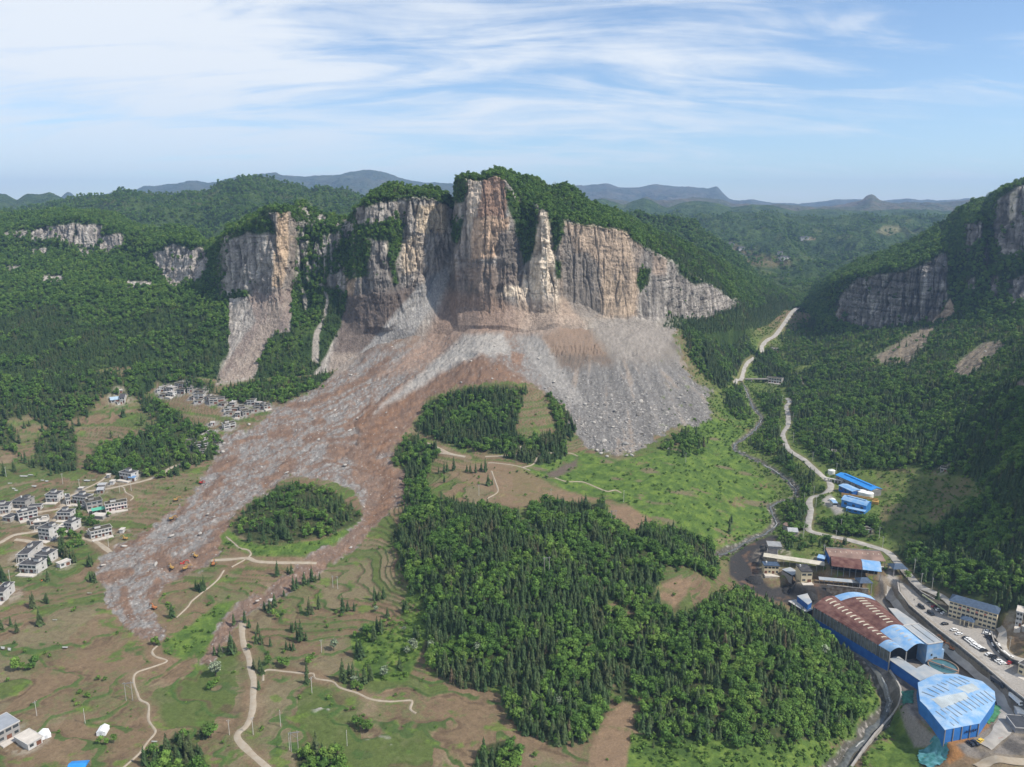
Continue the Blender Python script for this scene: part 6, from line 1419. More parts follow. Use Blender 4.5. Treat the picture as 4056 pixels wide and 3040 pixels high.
def on_dome(x, y):
    """a point of the roof seen at that pixel of the crop"""
    z = ZR
    for _ in range(4):
        P = P2(*ro(x, y), z); d = P[:2] - dc[:2]; s = 0
        for i in range(n):
            k = np.linalg.solve(np.array([loc[i], loc[(i + 1) % n]]).T, d)
            if k.min() >= -1e-6: s = k.sum(); break
        z = ZR + (1.3 * (1 - s) / .5 if s > .5 else 1.3 + .6 * (.5 - s) / .5)
    return (d[0], d[1], z + 14)
SEAM = plain('grey_skylight_slot', (.20, .24, .28), .6, .1, .5)
for a, b in (((295, 372), (392, 410)), ((340, 345), (432, 392)), ((377, 328), (467, 375)), ((412, 315), (503, 362)), ((443, 302), (485, 320)), ((478, 288), (568, 332)), ((507, 270), (602, 320)), ((542, 260), (635, 308)), ((575, 255), (660, 294)), ((402, 520), (542, 632)), ((440, 505), (580, 615)), ((478, 495), (573, 565)), ((500, 478), (605, 550)), ((542, 458), (643, 530)), ((577, 444), (680, 515)), ((610, 430), (712, 500)), ((643, 415), (740, 486)), ((677, 402), (773, 472)), ((710, 388), (803, 458)), ((743, 375), (838, 450)), ((772, 364), (858, 435))):
    p, q = np.array(on_dome(*a)), np.array(on_dome(*b)); m = (p + q) / 2 * .5 + .5 * np.array(on_dome((a[0] + b[0]) / 2, (a[1] + b[1]) / 2))
    mb = MB(); mb.bar(p + (0, 0, .12), m + (0, 0, .16), .55, .12); mb.bar(m + (0, 0, .16), q + (0, 0, .12), .55, .12); mb.obj('skylight', SEAM, e)
mb = MB(); nq = 7                                                     # sun-bleached sheets across the middle of the roof
for poly in ([(365, 425), (620, 372), (660, 420), (450, 500)], [(560, 340), (680, 305), (740, 350), (650, 385)]):
    q4 = [np.array(p, float) for p in poly]; K = 11; V_ = []
    for i in range(K):
        for j in range(K):
            a_, b_ = i / (K - 1), j / (K - 1); p = lerp(lerp(q4[0], q4[1], a_), lerp(q4[3], q4[2], a_), b_) + 7 * np.array((noise2(i * .7, j * .7, 3), noise2(i * .7, j * .7, 5)))
            V_.append(tuple(np.array(on_dome(*p)) + (0, 0, .07)))
    mb.add(V_, [(i * K + j, i * K + j + 1, (i + 1) * K + j + 1, (i + 1) * K + j) for i in range(K - 1) for j in range(K - 1)])
mb.obj('faded_sheet', plain('bleached_sheet', (.40, .45, .47), .6, .15, .2), e)
a, b = loc[7], loc[6]; t_ = (b - a) / np.hypot(*(b - a)); dn = np.array((t_[1], -t_[0]))
for i in range(5):                                                    # wall ribs facing the lot
    p = lerp(a, b, .02 + .24 * i) * 1.0; MB().bar((*(p + dn * .05), 2), (*(p + dn * .05), ZR + 13.9), .35).obj('rib', W_PALE, e)
def glyph(strokes, org, ux, nrm, size, mat, parent, name='letter'):
    mb = MB(); ux = np.array((*ux, 0)); uz = np.array((0, 0, 1.0))
    for x0, y0, x1, y1 in strokes: mb.bar(org + ux * x0 * size + uz * y0 * size, org + ux * x1 * size + uz * y1 * size, .16 * size, .16 * size)
    return mb.obj(name, mat, parent)
GL = [[(0, .5, 1, .5), (.5, 0, .5, 1), (.15, .1, .45, .5), (.85, .1, .55, .5)], [(.1, .9, .9, .9), (0, .55, 1, .55), (.5, .9, .1, 0), (.5, .55, .95, 0)], [(.2, 0, .2, 1), (0, .6, .4, .4), (.5, .85, 1, .85), (.55, .5, 1, .5), (.75, 1, .75, 0), (.5, .15, 1, .15)], [(0, .9, .4, .9), (.2, .9, .05, .1), (.1, .5, .4, .5), (.4, .5, .4, .1), (.55, .85, 1, .85), (.6, .85, .5, 0)]]
INK = plain('dark_blue_lettering', (.02, .03, .08), .6, .1, 1); REDL = plain('red_lettering', (.55, .04, .03), .6, .1, 1)
for i in range(4):
    p = lerp(a, b, .60 + .09 * i); glyph(GL[i], np.array((*(p + dn * .25), ZR + 10.2)), t_, dn, 1.3, INK, e)
FOOT.append((dc[0], dc[1], 32))
# settling tank
tc_ = P2(3736, 2639, -5.5); e = empty('settling_tank', (tc_[0], tc_[1], -9), 0, "round settling tank of teal water with a bridge", 'tank')
mb = MB(); k = 40; ra, rb = 8.0, 7.5; a_ = [2 * math.pi * i / k for i in range(k)]
v = [(r * math.cos(t), r * math.sin(t), z) for r, z in ((ra, -3), (ra, 3.6), (rb, 3.6), (rb, 2.4)) for t in a_]
mb.add(v, [(j * k + i, j * k + (i + 1) % k, (j + 1) * k + (i + 1) % k, (j + 1) * k + i) for j in range(3) for i in range(k)]); mb.obj('tank_wall', plain('rusty_tank_rim', (.26, .20, .15), .8, .2, .5), e)
MB().cyl(0, 0, 2.2, 2.9, 7.48, n=k).obj('water', plain('teal_water', (.045, .125, .145), .15, .15, .15, spec=.6), e)
MB().bar((-6.2, 5.0, 4.0), (5.4, -5.8, 4.0), 1.1, .3).obj('bridge', RUST2, e); MB().cyl(-.4, -.4, 2.9, 4.6, .8).obj('drive', STEEL, e)
# retaining walls
def wall_line(name, label, px, z_top, z_bot, th, mat, cap=None, cat='retaining wall', at_top=True):
    W = [P2(u, v, z_top)[:2] if at_top else at(u, v)[0][:2] for u, v in px]; o_ = W[0]
    e = empty(name, (*o_, z_bot), 0, label, cat); mb, cb = MB(), MB()
    for i in range(len(W) - 1):
        a, b = W[i] - o_, W[i + 1] - o_; d = (b - a) / (np.hypot(*(b - a)) + 1e-9); nn = np.array((-d[1], d[0])) * th
        za, zb = (z_top - z_bot, z_top - z_bot) if at_top else (ground(*W[i]) - z_bot + z_top, ground(*W[i + 1]) - z_bot + z_top)
        mb.prism([a, b + d * .05, b + nn + d * .05, a + nn], -3, [za, zb, zb, za])
        if cap: cb.prism([a - nn * .15, b - nn * .15 + d * .02, b + nn * .5 + d * .02, a + nn * .5], [za + .01, zb + .01, zb + .01, za + .01], [za + cap, zb + cap, zb + cap, za + cap])
    mb.obj('wall', mat, e)
    if cap: cb.obj('parapet', CONC, e)
    return e
wall_line('retaining_wall', "long dark stone wall below the car park", [(3553,2300),(3560,2345),(3600,2398),(3700,2484),(3800,2560),(3905,2645),(4000,2728),(4130,2825)], .2, -10.0, 1.2, STONE, .7)
wall_line('retaining_wall', "dark wall under the grey road beside the pavilion", [(3566,2262),(3610,2312),(3650,2347),(3700,2375)], 3.2, 0.0, .8, STONE, .5)
wall_line('retaining_wall', "dark wall curving under the service road by the office", [(3925,2505),(3935,2540),(3965,2580),(4010,2612),(4110,2650)], 2.6, -1.0, .8, STONE, .5)
wall_line('channel_wall', "pale concrete flume wall curving beside the dark stream", [(3521,2661),(3545,2695),(3562,2730),(3566,2763),(3555,2800),(3532,2836),(3500,2872),(3464,2910),(3419,2967),(3368,3040),(3350,3070)], 1.0, -22.0, .9, CONC, None, 'wall', at_top=False)
wall_line('retaining_wall', "rust stained wall below the open red and blue shed", [(3275,2318),(3390,2330),(3440,2334)], 1.6, -4.0, .8, plain('stained_wall', (.24, .165, .10), .95, .4, .5, dirt=(.34, .31, .27)), .3)
# office block
oa, ob = P2(*fc(1230, 607), 0.05), P2(*fc(1562, 705), 0.05)
wO = float(np.hypot(*(ob - oa)[:2])); yO = math.atan2(ob[1] - oa[1], ob[0] - oa[0]); e = empty('office_block', (*(oa + ob)[:2] / 2, 0), yO, "cream four storey office block with a slate blue roof", 'office building')
dO, hO = 10.0, 11.4; FOOT.append(((oa + ob)[0] / 2, (oa + ob)[1] / 2 + 5, wO / 2 + 2))
MB().box(-wO / 2, wO / 2, 0, dO, -1, hO).obj('wall', W_CREAM, e)
MB().add([(-wO / 2 - .6, -.8, hO + .01), (wO / 2 + .6, -.8, hO + .01), (wO / 2 + .6, dO + .8, hO + .01), (-wO / 2 - .6, dO + .8, hO + .01), (-wO / 2 + 2.5, dO / 2, hO + 2.6), (wO / 2 - 2.5, dO / 2, hO + 2.6)], [(0, 1, 5, 4), (1, 2, 5), (2, 3, 4, 5), (3, 0, 4), (3, 2, 1, 0)]).obj('roof', B_SLATE, e)
for s in range(4):
    for i in range(11):
        if s == 0 and 3 < i < 7: continue
        x = -wO / 2 + wO * (i + .5) / 11; z0 = s * 2.85 + .9; f_ = MB().box(x - wO * .034, x + wO * .034, -.06, .05, z0, z0 + (1.35 if s < 3 else 1.0)).obj('window', G_WIN, e)
        MB().box(x - wO * .038, x + wO * .038, -.16, .04, z0 - .16, z0 - .02).obj('sill', W_WHITE, f_)
for i, x in enumerate((-.28, -.12, .06, .24)): glyph(GL[i], np.array((wO * x, -.2, 8.05)), (1, 0), (0, -1), 1.15, REDL, e)
MB().box(wO / 2 - .02, wO / 2 + .05, dO * .4, dO * .6, 1, 10).obj('stair_window', G_WIN, e)
pw = wO * .13
pt = MB(); cx_ = -wO * .06; pt.add([(cx_ - pw - .6, -6, 4.0), (cx_ + pw + .6, -6, 4.0), (cx_ + pw + .6, -.2, 4.0), (cx_ - pw - .6, -.2, 4.0), (cx_ - pw * .5, -3, 5.6), (cx_ + pw * .5, -3, 5.6)], [(0, 1, 5, 4), (1, 2, 5), (2, 3, 4, 5), (3, 0, 4), (3, 2, 1, 0)])
pr = pt.obj('portico', B_SLATE, e)
for x in (-1, -.35, .35, 1): MB().box(cx_ + pw * x - .25, cx_ + pw * x + .25, -5.8, -5.3, 0, 3.99).obj('pillar', W_CREAM, pr)
# car port along the slope
ca, cb_ = P2(3655, 2356, 3), P2(3752, 2424, 3); e = empty('car_port', (*(ca + cb_)[:2] / 2, 0), math.atan2(cb_[1] - ca[1], cb_[0] - ca[0]), "long car port with a pale green edged roof", 'car port')
L_ = float(np.hypot(*(cb_ - ca)[:2])); MB().box(-L_ / 2, L_ / 2, 0, 5.5, 2.8, 3.05).obj('roof', plain('dark_felt_roof', (.07, .062, .05), .95, .4, .5), e); MB().box(-L_ / 2, L_ / 2, -.5, -.01, 2.6, 3.3).obj('fascia', plain('pale_green_fascia', (.30, .33, .22), .7, .15, .5), e)
for i in range(9): x = -L_ / 2 + .3 + (L_ - .6) * i / 8; MB().box(x - .12, x + .12, .1, .34, 0, 2.79).obj('post', STEEL, e)
MB().box(-L_ / 2, L_ / 2, 5.3, 5.6, 0, 2.79).obj('back_wall', STONE, e)
# pavilions with hipped roofs
def pavilion(p, w, d, h, label, z=None, rz=0):
    A = at(*p)[0]; e = empty('pavilion', (A[0], A[1], A[2] if z is None else z), rz, label, 'pavilion'); FOOT.append((A[0], A[1], w))
    MB().add([(-w / 2 - .8, -d / 2 - .8, h), (w / 2 + .8, -d / 2 - .8, h), (w / 2 + .8, d / 2 + .8, h), (-w / 2 - .8, d / 2 + .8, h), (-w * .22, 0, h + 2.4), (w * .22, 0, h + 2.4)], [(0, 1, 5, 4), (1, 2, 5), (2, 3, 4, 5), (3, 0, 4), (3, 2, 1, 0)]).obj('roof', B_SLATE, e)
    for x in (-1, 1):
        for y in (-1, 1): MB().box(x * w / 2 - .3, x * w / 2 + .3, y * d / 2 - .3, y * d / 2 + .3, -3, h - .01).obj('pillar', W_PALE, e)
    return e
pavilion((3418, 2330), 8, 7, 5.2, "slate roofed pavilion at the end of the covered walk"); pavilion((3553, 2272), 9, 8, 5.0, "slate roofed gate pavilion beside the grey road")
canopy((3245, 2312), (3398, 2326), 3.0, 2.8, B_WORN, "long thin covered walk with a pale blue roof", name='covered_walk', n=9)
canopy((3022, 2245), (3262, 2262), 5.0, 4.2, plain('cream_gallery_roof', (.47, .44, .36), .8, .15, .3), "long cream roofed gallery crossing the coal yard", name='covered_gallery', n=10, dz=1.0)
# open sheds up the slope
e, w = canopy((3286, 2240), (3504, 2252), 13, 5.2, RUST2, "long open shed with a faded rust roof", name='open_shed', rise=1.6, n=10, cat='shed', post=STEEL)
MB().box(-w / 2, w / 2, 13.2, 13.5, -1, 7.6).obj('back_wall', W_PALE, e); MB().box(-w / 2 - .3, -w / 2 - .02, 0, 13, -1, 5.2).obj('side_wall', B_DEEP, e); MB().box(-w / 2 + .5, w / 2 - .5, 8, 8.3, -1, 5.5).obj('shade_panel', DARKIN, e)  # near-black inner panel stands for the shade under the roof
for i in range(10): MB().add([(-w / 2 + w * (i + .45) / 10, .2, 5.40), (-w / 2 + w * (i + .55) / 10, .2, 5.40), (-w / 2 + w * (i + .55) / 10, 10, 6.56), (-w / 2 + w * (i + .45) / 10, 10, 6.56)], [(0, 1, 2, 3)]).obj('skylight', SKYL, e)
e, w = canopy((3290, 2296), (3484, 2312), 15, 5.4, RUST, "open vaulted shed half rust red and half blue", name='open_shed', rise=3.0, n=9, cat='shed', post=STEEL, curved=True, dz=1.5)
k = 9; ys = np.linspace(-.75, 15.75, k); zs = 5.48 + 3.0 * np.sin(np.linspace(0, 1, k) * math.pi)
MB().xprism(list(zip(ys, zs)) + list(zip(ys[::-1], zs[::-1] + .22)), w * .13, w / 2 + .4).obj('roof_panel', B_LIGHT, e); MB().box(-w / 2 + .4, w / 2 - .4, 9, 9.3, -1, 5.3).obj('shade_panel', DARKIN, e); MB().box(-w / 2, w / 2, 15.1, 15.4, -2, 5.3).obj('back_wall', STONE, e)  # inner panel painted near black as the shade beneath the vault
house((3236, 2233), (3262, 2235), 6, 1, B_DEEP, B_LIGHT, "blue transformer hut beside the rust roofed shed", rimm=B_LIGHT, head=False, glass=False, fl=4.0, cat='hut', name='hut')
house((3172, 2309), (3215, 2309), 11, 2, W_CREAM, R_DARK, "square cream house with a dark roof in the coal yard", rimm=R_DARK, head=False, fl=4.0, over=False)
house((3036, 2230), (3075, 2230), 19, 1, W_CREAM, R_DARK, "narrow cream building with recessed dark roof", rimm=W_GREY, head=False, fl=4.5, glass=False)
house((3025, 2279), (3084, 2273), 6, 2, W_CREAM, B_SLATE, "cream two storey house with eight windows by the coal yard", head=False, nw=4, over=False, rimm=B_SLATE)
house((3042, 2188), (3096, 2180), 9, 1, W_GREY, plain('grey_slab', (.27, .28, .29), .8, .15, .4), "grey slab roofed store at head of coal yard", rimm=W_GREY, head=False, glass=False)
house((3122, 2126), (3160, 2121), 8, 1, W_PALE, R_TIN, "silver gabled shed beside the stream rocks", rooftype='gable', glass=False); house((3103, 2097), (3126, 2102), 5, 1, W_GREY, RUST2, "tiny rust roofed shed above silver gable", rooftype='gable', glass=False)
house((4019, 2482), (4044, 2486), 8, 3, W_WHITE, R_PALE, "narrow white three storey house at right edge", head=False, over=False, nw=2); house((4030, 2668), (4075, 2690), 10, 2, W_CREAM, R_DARK, "cream house cut by the edge beside the car park", head=False, over=False)
house((4046, 2505), (4080, 2515), 7, 1, W_PALE, R_PALE, "pale flat roofed shed below the narrow house", head=False, over=False, glass=False)
house((4020, 2905), (4085, 2912), 10, 1, W_GREY, plain('dark_blue_black_roof', (.05, .055, .065), .7, .2, .5), "dark roofed works hut beside the lot", head=False, glass=False); house((4030, 2850), (4062, 2856), 6, 1, W_WHITE, TANKW, "white roofed cabin above dark works hut", head=False, glass=False)
# blue roofed group up the valley
bs = lambda x, y: (3200 + .2522 * x, 1840 + .2522 * y)
def barn(a, b, d, h, rise, wall, roof, label, curved=False, ridge=True, name='shed', z=None):
    A, B = at(*a)[0], at(*b)[0]; w = float(np.hypot(*(B - A)[:2])); yw = math.atan2(B[1] - A[1], B[0] - A[0]); m_ = (A + B) / 2; zz = float(min(A[2], B[2]))
    e = empty(name, (m_[0], m_[1], zz), yw, label, 'shed'); FOOT.append((m_[0] - math.sin(yw) * d / 2, m_[1] + math.cos(yw) * d / 2, w / 2 + 1)); FOOT.append((A[0], A[1], 8)); FOOT.append((B[0], B[1], 8))
    MB().box(-w / 2, w / 2, 0, d, -4, h).obj('wall', wall, e)
    if curved: k = 9; ys = np.linspace(-.4, d + .4, k); zs = h + rise * np.sin(np.linspace(0, 1, k) * math.pi)
    else: ys = np.array((-.5, d / 2, d + .5)); zs = np.array((h, h + rise, h))
    prof = list(zip(ys, zs)) + list(zip(ys[::-1], zs[::-1] + .2)); r = MB().xprism(prof, -w / 2 - .4, w / 2 + .4).obj('roof', roof, e)
    MB().xprism([(max(0, min(d, y)), z - .02) for y, z in zip(ys, zs)], -w / 2 + .03, w / 2 - .03).obj('gable', W_WHITE if not curved else wall, e)
    if ridge: MB().box(-w * .38, w * .40, d / 2 - .9, d / 2 + .9, h + rise - .3, h + rise + .75).obj('ridge_vent', roof, r)
    for i in range(max(3, int(w / 6))):
        x = -w / 2 + w * (i + .5) / max(3, int(w / 6)); MB().box(x - 1.1, x + 1.1, -.05, .05, h * .45, h * .75).obj('window', G_WIN, e)
    return e
barn(bs(430, 275), bs(985, 522), 11, 6.0, 1.6, plain('grey_shed_wall', (.22, .22, .22), .8, .2, .4), B_BRIGHT, "longest bright blue roofed shed in the valley")
barn(bs(480, 420), bs(690, 520), 9, 5.0, 1.0, B_DEEP, B_LIGHT, "short pale blue roofed shed in front of the longest one", ridge=False)
barn(bs(520, 665), bs(905, 770), 10, 6.0, 2.2, plain('blue_cladding', (.045, .20, .50), .5, .15, .3), B_LIGHT, "vaulted blue shed nearest the wooded bank", curved=True)
barn(bs(600, 745), bs(885, 812), 4, 3.0, .4, plain('blue_cladding_low', (.04, .18, .48), .5, .15, .3), B_LIGHT, "low blue annex along the vaulted shed", ridge=False)
barn(bs(395, 668), bs(455, 668), 7, 3.2, .6, W_WHITE, B_LIGHT, "small white cabin with a pale blue roof", ridge=False, name='cabin')
def tank(p, r, h, label):
    A = at(*p)[0]; e = empty('storage_tank', A, 0, label, 'tank'); MB().cyl(0, 0, -3, h, r, n=20).obj('tank_body', TANKW, e); MB().cyl(0, 0, h + .002, h + .9, r * 1.02, r * .3, n=20).obj('lid', TANKW, e); MB().bar((r + .15, 0, -1), (r + .15, 0, h), .3).obj('ladder', STEEL, e); FOOT.append((A[0], A[1], r + 1))
tank(bs(845, 500), 4.4, 4.5, "white storage tank between the two blue roofs"); tank(bs(942, 530), 4.2, 4.5, "white storage tank at the gable of longest shed"); tank(bs(370, 135), 3.2, 2.4, "white tank at the upper end of longest shed"); tank(bs(383, 580), 2.4, 1.6, "small white tank on the concrete yard")
A = at(*bs(800, 580))[0]; e = empty('pipe_rack', A, R_(-30), "yellow steel pipe rack between the blue sheds", 'pipe rack')
for y in (0, 3): MB().bar((-14, y, 3.2), (14, y, 3.2), .7).obj('beam', YELLOW, e)
for x in (-13, -5, 4, 13): MB().box(x - .2, x + .2, -.2, 3.2, -3, 2.85).obj('post', YELLOW, e)
MB().box(10, 15, -3, 2, -1, 2.6).obj('hopper', YELLOW, e)
A = at(*bs(420, 290))[0]; e = empty('trestle', A, R_(-35), "white trestle bridge beside the road bend", 'trestle')
MB().bar((-9, 0, 3.0), (9, 0, 3.0), 2.0, .5).obj('deck', W_WHITE, e)
for i in range(7): MB().box(-8.4 + 2.8 * i - .3, -8.4 + 2.8 * i + .3, -.9, .9, -3, 2.74).obj('leg', W_WHITE, e)
A = at(2950, 1505)[0]; B = at(3042, 1518)[0]; e = empty('bridge', (*((A + B) / 2)[:2], max(A[2], B[2]) - .2), math.atan2(B[1] - A[1], B[0] - A[0]), "narrow concrete bridge over the rocky stream", 'bridge')
L_ = float(np.hypot(*(B - A)[:2])); MB().box(-L_ / 2, L_ / 2, -2, 2, .3, .8).obj('deck', M_GREY, e); MB().box(-L_ / 2, L_ / 2, -2.2, -2.01, .5, 1.5).obj('railing', CONC, e); MB().box(-L_ / 2, L_ / 2, 2.01, 2.2, .5, 1.5).obj('railing', CONC, e); MB().box(-L_ * .25, -L_ * .2, -1.8, 1.8, -6, .29).obj('pier', CONC, e)

# ================================================================== vehicles, machines, poles, people, small things
G_CAR = plain('car_glass', (.02, .025, .03), .1, .1, 1, spec=.6)
def car_kind(col, van=False, L=4.4, Wd=1.8):
    m_ = plain('car_paint', col, .25, .03, .3, spec=.6); h = 1.0
    prof = [(-L / 2, .35), (L / 2, .35), (L / 2, .75), (L * .30, .95), (-L * .42, .98), (-L / 2, .9)] if not van else [(-L / 2, .35), (L / 2, .35), (L / 2, .9), (L * .36, 1.1), (-L / 2, 1.1)]
    v = [(x, -Wd / 2, z) for x, z in prof] + [(x, Wd / 2, z) for x, z in prof]; n = len(prof)
    body = MB().add(v, [tuple(range(n)), tuple(range(n, 2 * n))[::-1]] + [(i, n + i, n + (i + 1) % n, (i + 1) % n) for i in range(n)])
    top = ((-L * .40, -L * .28, L * .06, L * .24) if not van else (-L * .49, -L * .46, L * .24, L * .34)); zt = 1.46 if not van else 1.95
    zb = .96 if not van else 1.1
    cab = MB().add([(top[0], -Wd * .46, zb), (top[3], -Wd * .46, zb - .02), (top[2], -Wd * .38, zt - .06), (top[1], -Wd * .38, zt - .06), (top[0], Wd * .46, zb), (top[3], Wd * .46, zb - .02), (top[2], Wd * .38, zt - .06), (top[1], Wd * .38, zt - .06)], [(0, 1, 2, 3), (7, 6, 5, 4), (1, 5, 6, 2), (4, 0, 3, 7), (0, 4, 5, 1)])
    roof = MB().box(top[1] - .05, top[2] + .05, -Wd * .39, Wd * .39, zt - .055, zt)
    e = bpy.data.objects.new('car' if not van else 'van', None); link(e)
    body.obj('body', m_, e); cab.obj('glass', G_CAR, e); roof.obj('roof', m_, e)
    wm_ = MB().wheel(0, 0, 0, .33, .22).mesh('wheel', BLACKP)
    for x in (-L * .31, L * .31):
        for y in (-Wd / 2 + .08, Wd / 2 - .08):
            o = bpy.data.objects.new('wheel', wm_); o.location = (x, y, .33); link(o, e)
    remember(e); return e
CK = {'white': (.78, .78, .77), 'black': (.018, .019, .022), 'red': (.35, .02, .025), 'grey': (.33, .34, .35), 'yellow': (.75, .50, .05)}
CARS = {}; used = set()
ck = lambda x, y: (3620 + .3993 * x, 2340 + .3993 * y)
wd = P2(3800, 2560, 0) - P2(3700, 2484, 0); AW = math.atan2(wd[1], wd[0]); PERP = AW + math.pi / 2
CL = [(ck(*p), 'white', PERP, t) for p, t in (((532, 492), "first white car of the row along the stone wall"), ((556, 508), "second white car of the row along the stone wall"), ((578, 524), "third white car of the row along the stone wall"), ((600, 545), "fourth white car of the row along the stone wall"), ((622, 560), "fifth white car of the row along the stone wall"), ((646, 574), "sixth white car of the row along the stone wall"), ((668, 588), "last white car of the row along the stone wall"),
        ((745, 645), "white car between two dark gaps by the stone wall"), ((840, 710), "white car second from the end by the wall"), ((877, 735), "white car at the far end by the wall"), ((400, 400), "lone white car parked across the yard middle"), ((445, 440), "white car next to two walkers"))]
AO = yO
CL += [(ck(*p), 'white', AO + .15, t) for p, t in (((733, 420), "upper white car beside the office end wall"), ((724, 438), "lower white car beside the office end wall"))]
CL += [(ck(*p), 'white', AW + math.pi / 2 - .25, t) for p, t in (((812, 540), "white car below the black row at the service wall"), ((818, 560), "white car next to the lowest black car"), ((868, 618), "first white car of the row under the service road"), ((888, 634), "second white car of the row under the service road"), ((908, 650), "third white car of the row under the service road"), ((947, 668), "last white car of the row under the service road"))]
CL += [(ck(298, 240), 'white', 0.2, "white car beside the office corner"), (ck(243, 203), 'white', .2, "white car between black ones at the car port")]
CL += [(ck(*p), 'black', AW + math.pi / 2 - .25, t) for p, t in (((740, 466), "first black car below the office end"), ((757, 481), "second black car below the office end"), ((775, 498), "third black car below the office end"), ((793, 516), "fourth black car below the office end"), ((826, 574), "black car amid the white service road row"), ((848, 605), "black car at the upper end of service road row"), ((948, 690), "black car below the last white one"), ((998, 714), "black car parked alone near the bottom of the lot"))]
CL += [(ck(*p), 'black', PERP, t) for p, t in (((515, 478), "black car heading the white row by the wall"), ((692, 604), "black car closing the white row by the wall"), ((785, 664), "black car in the gap along the wall"), ((806, 690), "dark car before the final white pair by the wall"), ((305, 342), "black car alone near the wall under the office"))]
CL += [(ck(226, 188), 'black', .2, "black car at the car port under the red one"), (ck(272, 216), 'black', .2, "black car at the car port by the office corner"), (ck(205, 168), 'red', .2, "dark red car at the car port"), (ck(946, 725), 'red', .5, "maroon car at the lower end of the lot"), (ck(148, 116), 'grey', .2, "silver car at the upper car port"),
       (ck(72, 172), 'vblack', AW + .05, "black van parked at the edge of stone wall"), (ck(165, 240), 'vblack', AW + .05, "second black van nearer the office corner"), ((3954, 2778), 'white', AW + .1, "white car beside the round blue store"), ((3946, 2760), 'white', AW + .3, "white car half behind the round store"), ((3844, 2951), 'black', 1.9, "first black car on the lot below the round store"), ((3862, 2948), 'black', 1.9, "second black car on the lot below the round store"), ((3882, 2940), 'yellow', .6, "yellow car on the lot below the round store"),
       ((3490, 2252), 'white', .2, "white car beside the rust roofed open shed"), ((3123, 1596), 'white', 1.3, "white car far up the grey valley road")]
for (u, v), kc, rz, lab in CL:
    van = kc[0] == 'v'; key = kc
    if key not in CARS: CARS[key] = car_kind(CK[kc[1:] if van else kc], van, 5.1 if van else 4.4, 2.0 if van else 1.8)
    p = at(u, v)[0]; p[2] += .08
    src = CARS[key]
    if key in used: o = copy_tree(src, p, rz)
    else: o = src; o.location = p; o.rotation_euler = (0, 0, rz); used.add(key)
    tag(o, lab, 'van' if van else 'car', "cars parked by the office" if u > 3600 and v < 2700 else "cars around the works")
def truck(p, rz, cabc, boxc, label, kind, L=8.5):
    A = at(*p)[0]; e = empty(kind, A, rz, label, kind); mc, mx = plain('truck_paint', cabc, .4, .05), plain('truck_box', boxc, .6, .1)
    MB().box(L * .28, L * .5, -1.15, 1.15, .5, 2.7).obj('cab', mc, e); MB().box(-L * .5, L * .27, -1.2, 1.2, .9, 2.9).obj('box', mx, e); MB().box(L * .44, L * .505, -1.0, 1.0, 1.6, 2.4).obj('windscreen', G_CAR, e)
    for x in (-L * .38, -L * .24, L * .36):
        for y in (-1.05, 1.05): MB().wheel(x, y, .5, .5, .35).obj('wheel', BLACKP, e)
truck((4022, 2786), AW - .1, (.75, .75, .73), (.75, .75, .73), "white box truck on the yard road", 'truck'); truck((3952, 2717), AW + .1, (.05, .055, .06), (.06, .06, .065), "dark lorry parked under the stone wall", 'truck')
def excavator(p, col, rz, label, s=.72, reach=.95):
    A = at(*p)[0]; e = empty('excavator', A, rz, label, 'excavator', "excavators digging on the debris"); e.scale = (s, s, s)
    for y in (-1.2, 1.2): MB().xprism([(-.35, .1), (.35, .1), (.35, .8), (-.35, .8)], -2.1, 2.1).obj('track', BLACKP, e).location = (0, y, 0)
    MB().box(-1.9, 1.4, -1.35, 1.35, 1.0, 1.9).box(-2.4, -1.3, -1.3, 1.3, 1.0, 2.3).obj('body', col, e)
    c = MB().box(.1, 1.5, .3, 1.3, 1.91, 3.0).obj('cab', col, e); MB().box(1.0, 1.53, .36, 1.24, 2.2, 2.85).obj('windscreen', G_CAR, c)
    MB().bar((.9, -.3, 1.8), (2.6, -.3, 4.4), .5, .7).bar((2.5, -.3, 4.35), (5.2 * reach, -.3, 4.0), .45, .6).obj('boom', col, e)
    MB().bar((5.1 * reach, -.3, 4.2), (6.3 * reach, -.3, 1.6), .38, .5).obj('stick', col, e)
    MB().xprism([(-.65, 0), (.65, 0), (.65, .9), (-.65, .9)], -.6, .5).obj('bucket', STEEL, e).location = (6.2 * reach, -.3, .6)
xb = lambda x, y: (300 + .4973 * x, 1900 + .4973 * y)
for p, c, rz, lab in ((xb(955, 618), YELLOW, 2.6, "yellow excavator above the red one"), (xb(855, 680), REDP, .35, "red excavator in the middle of the digging group"), (xb(765, 712), YELLOW, 2.5, "yellow excavator nearest the debris tongue centre"), (xb(875, 718), YELLOW, .7, "yellow excavator just below the red one"), (xb(1097, 682), ORANGE, 1.8, "orange excavator at the end of the straight track"),
                      (xb(800, 168), YELLOW, .3, "yellow excavator on the bare bank by terraces"), (xb(1000, 35), REDP, -.35, "red excavator alone at the upper debris edge"), (xb(765, 322), YELLOW, .2, "yellow excavator halfway along the debris edge"), (xb(395, 480), YELLOW, 2.9, "yellow excavator beside the long white house"), (xb(625, 1032), ORANGE, 2.7, "orange excavator at the tip of the debris tongue")): excavator(p, c, rz, lab)
excavator((3735, 2548), ORANGE, 2.2, "orange excavator squeezed behind the blue plant block"); excavator((3768, 2582), ORANGE, 2.4, "orange excavator under the long stone wall")
